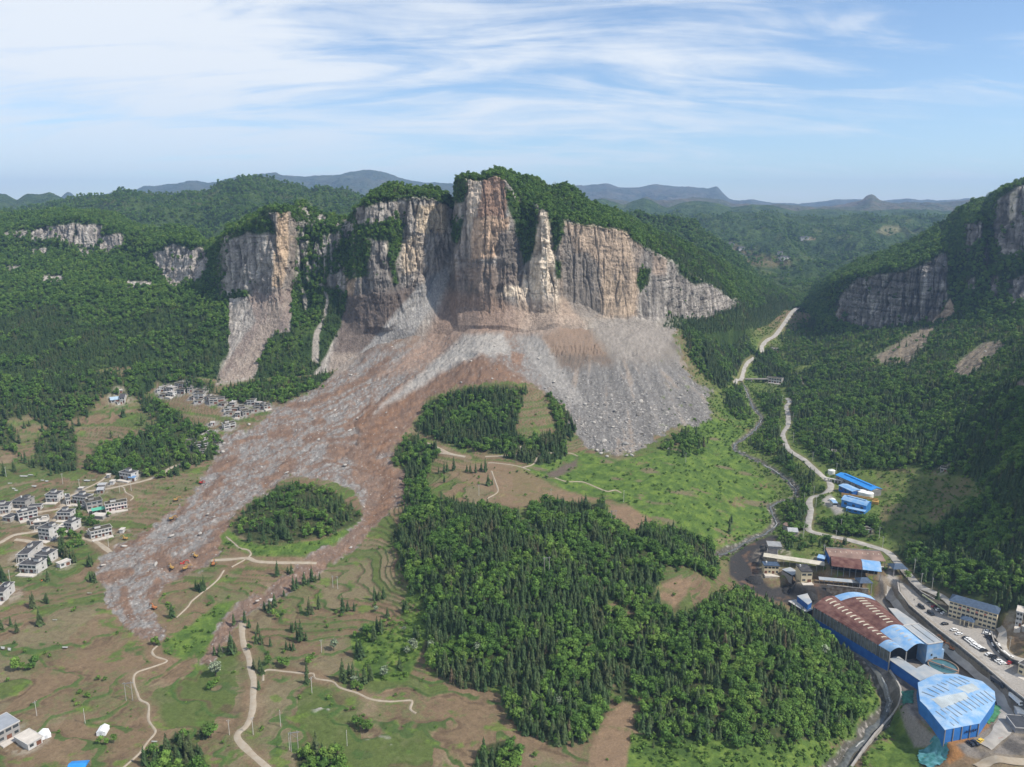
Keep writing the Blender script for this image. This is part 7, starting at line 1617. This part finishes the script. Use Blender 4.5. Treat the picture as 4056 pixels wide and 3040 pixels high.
# utility poles
pm = MB().cyl(0, 0, -1, 10, .19, .12, n=8).mesh('pole', plain('pale_concrete_pole', (.50, .48, .44), .9, .1, .5)); am = MB().bar((-1.1, 0, 9.3), (1.1, 0, 9.3), .16).bar((-.7, 0, 8.5), (.7, 0, 8.5), .14).mesh('crossarm', STEEL); im = MB().cyl(0, 0, 0, .35, .1, .07, n=6).mesh('insulator', W_WHITE)
POLES = [(146,2836,"on the terraces above the bottom corner house"),(338,2868,"standing between the white tents"),(25,1890,"at the far edge of the village fields"),(249,1917,"among strips of white plastic"),(316,1939,"at the bend of the village road"),(475,1954,"below the road where a path branches"),(520,1945,"beside the path going down the terraces"),(431,2169,"by the lane ending at the debris"),(70,2252,"beside the deep white house"),(41,2310,"behind the white house at the edge"),
 (1319,2327,"on the brown crest, thinner of a pair"),(1338,2333,"on the brown crest, taller of a pair"),(1274,2587,"between bushes below the crest"),(1236,2750,"below the path across the brown fields"),(1003,2909,"in the dark ploughed plot"),(1147,2972,"above the round bushes at the bottom"),(1375,2955,"among curved terraces at the bottom"),(909,2914,"outside the sharp road bend"),(1112,2880,"at the edge of the ploughed plot"),
 (3099,1598,"at the upper end of the valley road"),(3142,1581,"on the scrub above the valley road"),(3140,1670,"at the first bend of the valley road"),(3088,1723,"on the stream side of the valley road"),(3141,1755,"on the slope side of the valley road"),(3218,1827,"where the valley road straightens"),(3223,1962,"left of the bend by blue sheds"),(3185,1996,"on the scrub west of the road"),(3231,2010,"between the road and vaulted shed"),(3185,2112,"above the silver gabled shed"),(3312,1878,"behind the longest blue shed"),(2716,1830,"alone on the green meadow"),(3309,2148,"between the three conifers"),(3495,2172,"beside the road above the rust shed"),(3481,2138,"on the bare slope by the hut"),(3690,2344,"above the car port"),(3647,2324,"on the roadside under the forest"),(3620,2270,"against the dark forest by road"),(3997,2579,"by the service road at the car park"),(2470,1990,"in the brown plot beside the wood"),(1897,1962,"in the terraces behind the central wood"),(2182,1976,"at the top edge of the central wood"),(3262,2210,"behind the transformer hut"),(3330,2098,"beyond the road loop"),(3180,2135,"next to the silver shed")]
for u, v, w_ in POLES:
    e = empty('utility_pole', at(u, v)[0], random.random() * 3, "concrete utility pole " + w_, 'utility pole', "utility poles across the valley")
    k_ = .8 + .25 * random.random(); e.scale = (k_,) * 3
    link(bpy.data.objects.new('pole', pm), e); a_o = link(bpy.data.objects.new('crossarm', am), e)
    for x in (-1.0, 0, 1.0): i_ = link(bpy.data.objects.new('insulator', im), a_o); i_.location = (x, 0, 9.38)
def hframe(u, v, label, h=11):
    e = empty('power_pole', at(u, v)[0], .2, label, 'power pole')
    for x in (-1.6, 1.6): MB().cyl(x, 0, -1, h, .2, .14, n=8).obj('pole', CONC, e)
    MB().bar((-2.6, 0, h - .8), (2.6, 0, h - .8), .25).obj('crossarm', STEEL, e); MB().bar((-1.6, 0, h - 1), (1.6, 0, h - 4), .1).obj('brace', STEEL, e)
hframe(513, 2776, "twin legged power pole at the fenced field"); hframe(1168, 2978, "twin legged power pole above the bottom bushes"); hframe(2430, 2078, "twin legged power pole at the wood corner"); hframe(2165, 2310, "twin legged power pole rising out of the central wood", 17)
# tents
def tent(p, rz, label, w=4.2, d=5.0):
    A = at(*p)[0]; e = empty('tent', A, rz, label, 'tent'); c = plain('white_canvas', (.78, .79, .80), .7, .04, .5)
    MB().box(-w / 2, w / 2, -d / 2, d / 2, -.6, 1.7).obj('wall', c, e); MB().add([(-w / 2 - .1, -d / 2 - .1, 1.71), (w / 2 + .1, -d / 2 - .1, 1.71), (w / 2 + .1, d / 2 + .1, 1.71), (-w / 2 - .1, d / 2 + .1, 1.71), (0, -d / 2 - .1, 2.9), (0, d / 2 + .1, 2.9)], [(0, 4, 5, 3), (1, 2, 5, 4), (0, 1, 4), (2, 3, 5), (3, 2, 1, 0)]).obj('roof', c, e)
    MB().box(-.6, .6, -d / 2 - .05, -d / 2 + .02, 0, 1.6).obj('door', plain('tent_flap', (.55, .57, .60), .7, .1), e)
tent((409, 2903), .1, "white tent standing square on the terraces"); tent((179, 2918), .75, "white tent turned toward the corner house")
A = at(312, 3052)[0]; e = empty('awning', A, .1, "bright blue awning cut by the bottom edge", 'awning'); MB().add([(-4, -3, 2.4), (4, -3, 2.4), (4, 3, 2.4), (-4, 3, 2.4), (-4, 0, 3.4), (4, 0, 3.4)], [(0, 1, 5, 4), (2, 3, 4, 5), (1, 2, 5), (3, 0, 4)]).obj('cover', B_BRIGHT, e)
for x in (-3.8, 3.8):
    for y in (-2.8, 2.8): MB().box(x - .06, x + .06, y - .06, y + .06, -1, 2.39).obj('post', STEEL, e)
def sheet_on_ground(name, label, px, mat, cat, n=14, amp=.5, lift=.35):
    W = at(*np.array(px, float).T); lo, hi = W[:, :2].min(0), W[:, :2].max(0); gx_, gy_ = np.meshgrid(np.linspace(lo[0], hi[0], n), np.linspace(lo[1], hi[1], n))
    sdm = sdist(W[:, :2], gx_, gy_, 50); z = ground(gx_, gy_) + lift + amp * fbm2(gx_ / 2.5, gy_ / 2.5, 2, 5.)
    f = [q for q in grid_faces(n, n) if (sdm.ravel()[list(q)] > -abs(hi - lo).max() / n * .5).all()]
    if not f: return
    link(tag(bpy.data.objects.new(name, mesh_np(name, np.stack([gx_, gy_, z], -1), np.array(f), mat)), label, cat))
NET = plain('teal_netting', (.04, .22, .22), .8, .35, .4, dirt=(.10, .26, .30)); PLAST = plain('white_plastic_film', (.50, .51, .50), .5, .3, 1.2, dirt=(.28, .28, .24))
sheet_on_ground('netting', "teal dust netting over the bank below the blue store", [(3632,2982),(3700,2925),(3745,2930),(3757,2985),(3735,3030),(3680,3055),(3640,3025)], NET, 'netting', 22, 1.4, .8)
sheet_on_ground('netting', "dark green netting beside the flume wall", [(3565,2750),(3620,2740),(3620,2790),(3575,2800)], plain('green_netting', (.03, .13, .10), .8, .35, .4), 'netting', 14, .8)
sheet_on_ground('netting', "green netting strip on the far side of blue store", [(3925,2800),(3960,2790),(3965,2830),(3935,2865),(3905,2870)], plain('moss_netting', (.06, .20, .09), .8, .3, .4), 'netting', 14, .4)
sheet_on_ground('tarpaulin', "red tarpaulin on the works lot", [(3942,2915),(3968,2912),(3972,2928),(3945,2930)], plain('red_tarpaulin', (.45, .05, .04), .7, .15), 'tarpaulin', 8)
for i, (u, v, w_, h_, t) in enumerate(((95,1888,22,4,"widest sheet of the upper plastic strips"),(122,1884,14,3,"short sheet right of widest plastic strip"),(168,1906,10,4,"first of three plastic patches on the terrace"),(186,1909,10,4,"second of three plastic patches on the terrace"),(345,1906,18,5,"plastic sheet below the thin field path"),(372,1905,10,3,"small plastic patch beside a larger sheet"),(135,1928,14,5,"plastic patch above the glazed white house"),(40,1917,12,3,"plastic strip near the round brown plot"),(55,1939,9,4,"upper plastic square beside the round plot"),(64,1945,9,4,"lower plastic square beside the round plot"),(12,2570,12,9,"shiny film patch at the picture edge"),(38,2575,9,9,"second shiny film patch near the edge"),(258,2567,14,6,"curled plastic sheet on the lower terraces"),(218,2459,12,3,"narrow plastic strip inside a green bend"),(355,2353,12,3,"plastic strip on terraces left of the tongue"),(612,2941,16,5,"curved plastic sheet at the path bend"))):
    sheet_on_ground('plastic_sheet', "white " + t, [(u - w_ * .8, v - h_ * .6), (u + w_ * .8, v - h_ * .5), (u + w_ * .6, v + h_ * .6), (u - w_ * .7, v + h_ * .5)], PLAST, 'plastic sheet', 7, .25)
# people: one continuous body each
def person_mesh(jac, leg):
    J = [(0, 0, .92), (0, 0, 1.15), (0, 0, 1.42), (0, 0, 1.55), (0, .02, 1.70), (-.20, 0, 1.40), (-.27, .03, 1.12), (-.26, .12, .90), (.20, 0, 1.40), (.27, -.02, 1.12), (.27, .05, .88), (-.10, 0, .86), (-.12, .06, .48), (-.12, -.02, .06), (.10, 0, .86), (.12, -.04, .48), (.13, -.16, .06), (-.12, .14, .03), (.13, .0, .03)]
    E = [(0, 1), (1, 2), (2, 3), (3, 4), (2, 5), (5, 6), (6, 7), (2, 8), (8, 9), (9, 10), (0, 11), (11, 12), (12, 13), (0, 14), (14, 15), (15, 16), (13, 17), (16, 18)]
    Rr = [.15, .15, .17, .07, .11, .08, .055, .045, .08, .055, .045, .10, .075, .05, .10, .075, .05, .04, .04]
    me = bpy.data.meshes.new('person'); me.from_pydata(J, E, []); o = bpy.data.objects.new('tmp', me); COL.objects.link(o)
    o.modifiers.new('s', 'SKIN'); o.modifiers.new('d', 'SUBSURF').levels = 1
    for i, r in enumerate(Rr): me.skin_vertices[0].data[i].radius = (r, r * .85)
    me.skin_vertices[0].data[0].use_root = True
    dg = bpy.context.evaluated_depsgraph_get(); out = bpy.data.meshes.new_from_object(o.evaluated_get(dg)); bpy.data.objects.remove(o); out.name = 'person'; out.materials.clear()
    for m_ in (plain('jacket', jac, .8, .1), plain('trousers', leg, .8, .1), plain('skin_and_hair', (.25, .15, .10), .7, .1)): out.materials.append(m_)
    for p in out.polygons: z = p.center.z; p.material_index = 2 if z > 1.52 else (0 if z > .9 else 1)
    return out
PMs = [person_mesh((.60, .16, .03), (.05, .05, .08)), person_mesh((.04, .05, .09), (.03, .03, .04)), person_mesh((.45, .45, .45), (.05, .06, .12))]
for i, (u, v, lab) in enumerate(((169, 2308, "person in orange standing in the brown plot"), (160, 2305, "person in dark clothes beside the one in orange"), (165, 2310, "person in grey bending near the one in orange"), (220, 2018, "person in orange at the lane junction"), (3797, 2512, "first of two walkers in the car park"), (3808, 2514, "second of two walkers in the car park"), (3660, 2401, "person in grey by the black vans"), (3678, 2401, "person in dark clothes near the silver car"), (3620, 2382, "person alone at the top of the car park"), (3960, 2600, "person between the white cars under the service road"), (857, 2238, "person in orange beside the straight track"), (3996, 2645, "person near the lowest parked cars"))):
    o = bpy.data.objects.new('person', PMs[0 if 'orange' in lab else 2 if 'grey' in lab else 1]); o.location = at(u, v)[0]; o.rotation_euler = (0, 0, random.random() * 6); link(tag(o, lab, 'person'))
# coal heaps, ramps and scrap of the yard
for i, (u, v, r, lab) in enumerate(((3120, 2345, 6, "low black coal heap in front of the cream house"), (3210, 2362, 5, "black coal heap beside the red barrel roof"), (2990, 2300, 7, "black spoil heap beside the stream bend"))):
    A = at(u, v)[0]; k = 16; t = np.linspace(0, 2 * math.pi, k, endpoint=False); V_ = [];
    for rr, z in ((1, -.6), (.75, .9), (.45, 2.0), (.12, 2.7)): V_ += [(r * rr * math.cos(a) * (1 + .2 * noise2(a * 2, rr * 3, i)), r * rr * math.sin(a) * (1 + .2 * noise2(a * 2, rr * 3, i + 3)), z) for a in t]
    o = MB().add(V_, [(j * k + q, j * k + (q + 1) % k, (j + 1) * k + (q + 1) % k, (j + 1) * k + q) for j in range(3) for q in range(k)] + [tuple(range(3 * k, 4 * k))]).obj('coal_heap', plain('coal', (.03, .03, .03), .9, .4, 1.0, bump=.6)); o.location = A; tag(o, lab, 'coal heap')
A = at(3140, 2290)[0]; e = empty('screening_plant', A, R_(25), "blue screening plant with two dark drums in the coal yard", 'plant')
for y in (-2.2, 2.2): MB().wheel(0, y, 2.2, 1.5, 3.6, 14).obj('drum', plain('dark_drum', (.06, .075, .11), .6, .2), e)
MB().box(-6, 2, -5, 5, 4.6, 4.9).obj('roof', B_WORN, e)
for x in (-5.5, 1.5):
    for y in (-4.5, 4.5): MB().box(x - .15, x + .15, y - .15, y + .15, -2, 4.59).obj('post', STEEL, e)
MB().box(-6, -5.7, -5, 5, -2, 3.5).obj('back_wall', W_PALE, e)
# trodden yards round the houses, dust and broken stone among the ruins
yd, rd_ = np.zeros_like(X), np.zeros_like(X)
for fx0, fy0, fr0, ru in YARD:
    m_ = sstep(fr0 + 3.5, fr0 - 1.5, np.hypot(X - fx0, Y - fy0) + 3.5 * N2_)
    if ru: rd_ = np.maximum(rd_, m_)
    else: yd = np.maximum(yd, m_ * .75)
cY = mixc(cV, np.array((.27, .235, .19)) * (1 + .4 * N3)[..., None], yd * sstep(-.3, .2, N3 + N2_)); cY = mixc(cY, np.array((.25, .235, .22)) * (1 + .5 * N3)[..., None], rd_ * sstep(-.35, .05, N3))
cc4 = np.ones((cY.shape[0] * cY.shape[1], 4), np.float32); cc4[:, :3] = np.clip(cY, .004, .8).reshape(-1, 3); bpy.data.meshes['ground'].color_attributes['Col'].data.foreach_set('color', cc4.ravel())
# clear ground round everything that was built
for fx0, fy0, fr0 in FOOT:
    HOUSES_CLEAR *= sstep(fr0 * .75, fr0 + 1.5, np.hypot(X - fx0, Y - fy0))
# ================================================================== planting
conif = np.zeros_like(X); broad = np.zeros_like(X)
mixn_ = fbm2(X / 26, Y / 26, 3, 71.)
def plant(k, c_, b_, edge=.22):
    global conif, broad
    w = sstep(-edge, edge, mixn_ + (c_ - b_) * .9)
    conif = np.maximum(conif, fm[k] * (c_ + b_) * w); broad = np.maximum(broad, fm[k] * (c_ + b_) * (1 - w) * .78)
for k, a, b in (('mound', .13, .03), ('moundfoot', .02, .10), ('moundedge', .07, .05), ('center', .115, .075), ('center2', .07, .09), ('centerR', .03, .10), ('right', .03, .13), ('rightE', .01, .12), ('knoll', .030, .024), ('village', .05, .06),
                ('leftA', .035, .012), ('leftB', .07, .06), ('leftC', .05, .03), ('spurbase', .03, .10), ('fieldA', .015, .02), ('rightbig', .035, .085), ('rightlow', .010, .030), ('valleyW', .010, .030), ('valleyN', .11, .03), ('valleyN2', .11, .03), ('stream', .10, .04),
                ('meadedge', .01, .07), ('blueS', .03, .08), ('riverE', .02, .06), ('riverE2', .01, .07), ('roadside', .0, .06), ('bottomL', .01, .11), ('bottomM', .0, .11), ('bottomC', .01, .08)):
    plant(k, a, b)
offf = ((U > 4070) & (U < 5000) & (V > 1500)) | ((U < -15) & (U > -800) & (V < 2000) & (V > 1350))
broad = np.maximum(broad, offf * .05 * sstep(-.3, .1, mixn_)); clear = np.maximum(clear, offf * sstep(.8, 2.6, road_d) * (1 - built))
clr_b = clear * HOUSES_CLEAR * (1 - .97 * rubble) * (1 - mk['clear'] * .85)
gap = sstep(-.28, -.02, fbm2(X / 9, Y / 9, 2, 73.)) * .75 + .25
loose = np.maximum.reduce([fm['knoll'], fm['leftA'], fm['village'], fm['leftB']])
clr_b = clr_b * lerp(1, gap, loose)
conif *= clr_b; broad *= clr_b
Pc, _ = sample(PV, A_V, conif, 1); Pb, _ = sample(PV, A_V, broad, 2)
# woods of the mountains
yel = sstep(.1, .35, blotch)
slopeM = (A_M > 0) * (UM > -280) * (UM < 3250) * (rowi > rows[1] - 2) * (rowi < rows[6] + 8 * (UM > 2500))
steepf = np.clip(1.6 - np.abs(N_M[..., 1]) * 1.2, .35, 1)
dM = veg * slopeM * steepf
cfm = sstep(-.25, .25, fbm3(Xm / 50, Ym / 50, Zm / 50, 3) + .6 * sstep(1150, 1330, VM) * (UM < 1500) - .38 + .5 * (UM > 2600) * (rowi < rows[3]) + .35 * (UM > 2550))
Pcm, _ = sample(PM, A_M, dM * cfm * .085, 3); Pbm, _ = sample(PM, A_M, dM * (1 - cfm) * .065, 4)
dRv = vegR * (Ur > 3100) * (ri > rrow[1] - 10) * (ri < rrow[4] + 8)
Pcr, _ = sample(PR, A_R, dRv * .012, 5); Pbr, _ = sample(PR, A_R, dRv * .042, 6)
def hill_pts(P, dens, seed, keep=None):
    _, a = normals(P); m = np.ones(P.shape[:2])
    if keep is not None: m = keep
    return sample(P, a, m * dens, seed)[0]
Ph = np.concatenate([hill_pts(H1, .009, 8), hill_pts(H2b, .028, 9), hill_pts(H3, .03, 12)])
nn = fbm2(H2[..., 0] / 120, H2[..., 1] / 120, 3, 5.); Ph2 = hill_pts(H2, .006, 10, sstep(-.2, .2, nn))
# shrubs in the meadows, banks and terrace edges
shr = np.maximum.reduce([mk['scrubB'] * .10, mk['scrubL'] * .09, mk['meadow2'] * .05, mk['meadow'] * .010 * (1 + 2 * sstep(.1, .4, N1)), mk['knollgrass'] * .03, mk['greenL'] * .04, mk['clear'] * .03,
      .055 * sstep(2600, 2800, U) * sstep(2300, 2200, V) * (1 - mk['meadow']), terr * .012 * sstep(.0, .4, N1 + .5 * N2_), terr * .030 * sstep(.5, .9, riser) * sstep(-.1, .3, N2_), forest * .03, fm['scrubx'] if 'scrubx' in fm else 0 * X])
shr = shr * clear * HOUSES_CLEAR * (1 - .985 * rubble)
shr = shr + sstep(9, 4, river_d) * sstep(.5, 2, river_d) * .07 * clear + rubble * .004 * sstep(2600, 2700, U) * sstep(.1, .4, N2_)
Ps, _ = sample(PV, A_V, shr, 7)
Psm, _ = sample(PM, A_M, dM * .02 * (1 - cfm), 11)
# single trees read off the photo: (u, v of the foot)
def cr(ox, oy, s, pts): return [(ox + s * a, oy + s * b) for a, b in pts]
T_CON = cr(800, 2200, .5066, [(250,545),(335,530),(370,570),(232,770),(215,740),(260,765),(98,780),(142,780),(488,430),(530,440),(568,405),(712,600),(735,580),(700,590),(770,575),(745,660),(775,670),(815,665),(840,460),(825,470),(862,460),(914,415),(1140,430),(1100,445),(1190,435),(1350,350),(1385,350),(1420,330),(440,610),(425,690),(470,700),(455,660),(535,715),(660,740),(688,740),(715,740),(455,910),(475,930),(1215,780),(1240,800),(1265,800),(1300,900),(1180,960),(1220,1000),(1270,1000),(1320,980),(1120,1000),(1100,980),(1150,930),(1370,600),(1400,610),(1345,670),(1665,640),(1690,650),(1560,910),(1545,880),(800,230),(832,225),(860,210),(715,275),(742,260),(640,320),(920,190),(888,205),(820,1000),(405,890),(445,1050),(10,280),(590,165),(670,140),(700,145),(820,930),(895,1590),(1640,310),(1600,440),(1580,430),(1450,480)]) \
      + cr(0, 2300, .452, [(280,245),(295,240),(400,200),(425,205),(150,460),(95,400),(5,440),(20,430),(350,390),(1740,95),(1765,100),(1720,85),(1790,90),(1510,330),(1390,570),(1760,1370),(1795,1370)]) \
      + cr(0, 1800, .362, [(70,1400),(40,1390),(25,1370),(525,1390),(520,1630),(510,1600),(340,1655),(985,1230),(1010,1215),(960,1225),(1020,1400),(990,1390),(1045,1405),(700,1120),(730,1140),(770,1160),(810,1180),(830,1180),(660,1060),(690,1040),(560,225),(45,235),(165,190),(150,175),(830,650),(870,600),(655,1110),(540,1210),(575,1110)]) \
      + cr(0, 1400, 1 / 2.072, [(650,600),(912,695),(978,720),(505,660),(520,665),(600,640),(580,635),(300,760),(330,790),(440,780),(460,800),(490,810),(540,860),(560,870),(600,880),(210,900),(180,880),(240,915),(270,930),(300,935),(340,920),(380,930),(490,965),(520,970),(110,960),(130,960),(35,1000),(700,940),(730,950),(760,950),(800,950),(830,955),(860,950),(450,920),(420,1000),(1015,520),(1000,515),(1165,590),(20,560),(60,540),(100,640),(130,650),(160,740),(200,620),(240,600),(350,640),(400,690),(1600,285),(1660,290),(1300,220),(1340,240),(1460,200),(1400,220)]) \
      + cr(2600, 1400, .4826, [(1340,1590),(1415,1570),(1550,1575),(1535,1570),(600,1400),(598,1480),(615,1395),(960,760),(985,770),(1000,860),(940,700),(970,710),(905,700),(640,520),(660,530),(690,520),(720,500),(240,730),(340,790),(240,690)]) \
      + cr(1700, 1250, .5425, [(70,1155),(110,1150),(130,1140),(180,1130),(275,1140),(300,1150),(340,1150),(380,1130),(410,1140),(110,1220),(430,1240),(460,1235),(690,1070),(720,1060),(750,1060),(780,1030),(820,1020),(860,1010),(900,1000),(940,990),(970,975),(710,1000),(760,980),(1730,960),(1740,950),(1870,960),(1900,980),(1960,990)])
T_BRO = cr(800, 2200, .5066, [(590,500),(560,470),(640,470),(850,830),(645,880),(610,850),(830,850),(1200,1040),(1250,1060),(120,1000),(90,1030),(70,1050),(1290,640),(1200,640),(520,860),(370,740),(780,1590),(830,1600),(960,1600),(1010,1590),(1060,1570),(900,1640),(1250,1350),(1300,1370),(1210,1330)]) \
      + cr(0, 2300, .452, [(1600,1380),(1640,1400),(1570,1420),(1850,1370),(200,790),(250,790),(150,780),(300,770),(1370,570),(1340,560),(930,1440),(1000,1420),(880,1430)]) \
      + cr(0, 1800, .362, [(780,930),(830,920),(880,960),(800,1000),(860,1020),(900,1000),(760,1080),(850,700),(880,740),(930,760),(980,790),(1030,790),(1080,790),(1000,760),(1190,690),(690,960)])
T_FLO = cr(800, 2200, .5066, [(110,945),(105,930),(1245,620),(1362,440),(1425,955),(1032,745),(1600,790),(1655,745),(1580,600),(1850,640),(1790,740),(1195,1010)]) + [(2210,2800),(2130,2510),(1890,2590),(3250,2580),(3260,2600)]
T_FLO = [t for t in T_FLO]
Tc, Tb, Tf = (at(*np.array(t).T) for t in (T_CON, T_BRO, T_FLO))
g = np.random.default_rng(99)
def build(kind, groups, stuffname, stufflabel, limit=300):
    """groups: list of (points, base scale); the largest in the picture become single things, the rest one wood"""
    P = np.concatenate([a for a, s in groups]); S = np.concatenate([np.full(len(a), s) * (.55 + .85 * g.random(len(a)) ** 1.4) for a, s in groups])
    single = np.concatenate([np.full(len(a), i == 0) for i, (a, s) in enumerate(groups)])
    rz = g.random(len(P)) * 6.283; pk = g.integers(0, len(PROTO[kind]), len(P))
    u, v, d = project(P)
    score = S / d; score[(u < 10) | (u > 4046) | (v < 650) | (v > 3030)] = 0
    score[single] *= 1.25
    first = np.argsort(-score)[:limit] if limit else np.zeros(0, int); first = first[score[first] > 0]
    for i in first:
        lab, gr = tree_label(kind, u[i], v[i], bool(single[i]))
        e = bpy.data.objects.new({'conifer': 'conifer_tree', 'broadleaf': 'broadleaf_tree', 'flowering': 'blossoming_tree'}[kind], None)
        e.empty_display_size = .5
        e.location, e.rotation_euler, e.scale = P[i], (0, 0, rz[i]), (S[i],) * 3
        link(tag(e, lab, 'tree', gr))
        for nm, me in zip(('crown', 'trunk'), PARTS[kind][pk[i]]): link(bpy.data.objects.new(nm, me), e)
    rest = np.ones(len(P), bool); rest[first] = False
    if rest.any() and stuffname: scatter_stuff(stuffname, stufflabel, PROTO[kind], P[rest], rz[rest], S[rest], pk[rest])
    return len(P), len(first)
ZONES = [([(860,2380),(1500,2180),(1600,2300),(1500,3060),(860,3060)], 'terraces beside the bending pale road'),
         ([(-50,2350),(860,2350),(860,3060),(-50,3060)], 'terraces below the debris tongue'),
         ([(-50,1930),(500,1930),(500,2450),(-50,2450)], 'white village houses'),
         ([(880,1850),(1480,1850),(1480,2190),(880,2190)], 'knoll ringed by the debris'),
         ([(-50,1400),(1000,1400),(1000,1940),(-50,1940)], 'fields and ruined village under the left slope'),
         ([(1560,1450),(2330,1450),(2330,1880),(1560,1880)], 'mound in front of the landslide'),
         ([(2480,2300),(3560,2300),(3560,3060),(2480,3060)], 'bank above the blue and red works'),
         ([(1480,1900),(2480,1900),(2480,3060),(1480,3060)], 'large central wood'),
         ([(2480,1900),(3100,1900),(3100,2300),(2480,2300)], 'wood edge by the green meadow'),
         ([(3100,1900),(4100,1900),(4100,2700),(3100,2700)], 'steep wood behind the office block'),
         ([(2480,1000),(4100,1000),(4100,1900),(2480,1900)], 'valley woods by the grey road')]
def inpoly(p, u, v):
    r = False
    for (x0, y0), (x1, y1) in zip(p, p[1:] + p[:1]):
        if (y0 > v) != (y1 > v) and u < (x1 - x0) * (v - y0) / (y1 - y0) + x0: r = not r
    return r
def tree_label(kind, u, v, single):
    z = next((n for p, n in ZONES if inpoly(p, u, v)), 'fields of the valley floor')
    k = {'conifer': 'dark pointed conifer', 'broadleaf': 'rounded green broadleaf tree', 'flowering': 'pale blossoming tree'}[kind]
    how = 'standing apart on' if single else 'in the growth of'
    return f"{k} {how} {z}", f"{k}s {how} {z}"
cnt = []
cnt.append(build('conifer', [(Tc, 1.0), (Pc, .84), (Pcm, .70), (Pcr, .80)], "conifer_forest", "dark conifer forest over the slopes and hollows"))
cnt.append(build('broadleaf', [(Tb, 1.0), (Pb, .84), (Pbm, .85), (Pbr, .95), (Ph, 1.15), (Ph2, 1.3)], "broadleaf_forest", "mixed green broadleaf woods over slopes and ridges"))
cnt.append(build('flowering', [(Tf, 1.0)], None, None))
rs = np.concatenate([Ps, Psm]); scatter_stuff("undergrowth", "low green scrub on banks, meadows and terrace edges", PROTO['shrub'], rs, g.random(len(rs)) * 6.283, .5 + .9 * g.random(len(rs)) ** 2 + .0 * rs[:, 0], g.integers(0, 3, len(rs)))
# ------------------------------------------------------------------ broken rock
rw = mk['debris'] * (1 + .8 * fan_n * apron).clip(.2, 2) * (1 - .66 * ew) * (1 - .6 * sstep(1420, 1340, V) * (U > 2000)) * (1 - mk['mound'] * .6)
d_r = np.maximum.reduce([rw * .13, mk['talusL'] * .05, np.maximum(mk['tR1'], mk['tR2']) * .05, sstep(1, -1, river_d) * .10 * (1 - built)]) * inV
Pr, ij = sample(PV, A_V, d_r, 21)
sz = .55 + 1.1 * g.random(len(Pr)) ** 3 + 2.6 * (g.random(len(Pr)) > .975) * g.random(len(Pr))
ap = (apron * mk['debris'])[ij[:, 0], ij[:, 1]]; toe = sstep(1380, 1700, V[ij[:, 0], ij[:, 1]])
sz = sz * (.85 + ap * (-.35 + 1.5 * toe))
Pq, _ = sample(PM, A_M, (chute * .05 + scar * .05 * (VM > 1330) + gr * .03) * slopeM, 22)
Pr = np.concatenate([Pr, Pq]); sz = np.concatenate([sz, .6 + 1.0 * g.random(len(Pq)) ** 3])
scatter_stuff("rubble", "broken grey limestone rubble of the landslide", PROTO['rock'], Pr - np.array((0, 0, .1)), g.random(len(Pr)) * 6.283, sz, g.integers(0, 6, len(Pr)))
BOUL = cr(800, 1300, .4973, [(1020,655),(1240,718),(1135,1098),(675,1158),(1330,780),(930,893),(165,992),(1210,803),(1190,380),(1180,820),(375,775)]) + cr(1700, 1250, .5425, [(1355,700),(1575,425),(1340,820),(1440,780),(1255,1010),(1300,1033),(1440,1028),(1480,1023),(910,492),(795,318),(1205,783),(2030,645),(1660,482),(1890,765),(1750,977),(1225,988),(1140,650),(1500,900),(1840,580),(1480,640)]) \
     + cr(300, 1900, .4973, [(1050,278),(990,435),(385,533),(1445,972),(1555,972),(2190,548),(760,455),(640,680),(215,690)]) + [(882,1791),(887,1759),(987,1683)]
BL = ["pale slab of rock on the %s" % s for s in ("brown run-out of the slide",)]
bp = at(*np.array(BOUL).T); brm = plain('pale_boulder', (.40, .375, .34), .9, .2, .5, bump=.5)
bms = [mesh_np('boulder', *rock_geo(600 + s, .55), brm, smooth=False) for s in range(5)]
for i, p in enumerate(bp):
    u, v = BOUL[i]; o = bpy.data.objects.new('boulder', bms[i % 5])
    s = 2.6 + 2.0 * g.random(); o.scale = (s, s, s); o.location = p + np.array((0, 0, s * .1)); o.rotation_euler = (.3 * g.random(), .3 * g.random(), g.random() * 6)
    where = ('grey boulder apron under the tan wall' if u > 2200 and v < 1780 else 'grass just below the boulder apron' if u > 2200 else 'debris channel above the bending road' if u > 950 and v > 2150 else 'debris tongue near the excavators' if v > 2000 else 'streaked run-out beside the ruined village' if u < 1000 else 'middle of the landslide run-out')
    link(tag(o, f"large pale boulder on the {where}", 'boulder', f"large boulders on the {where}"))
print("PLANTS", cnt, len(rs), len(Pr))
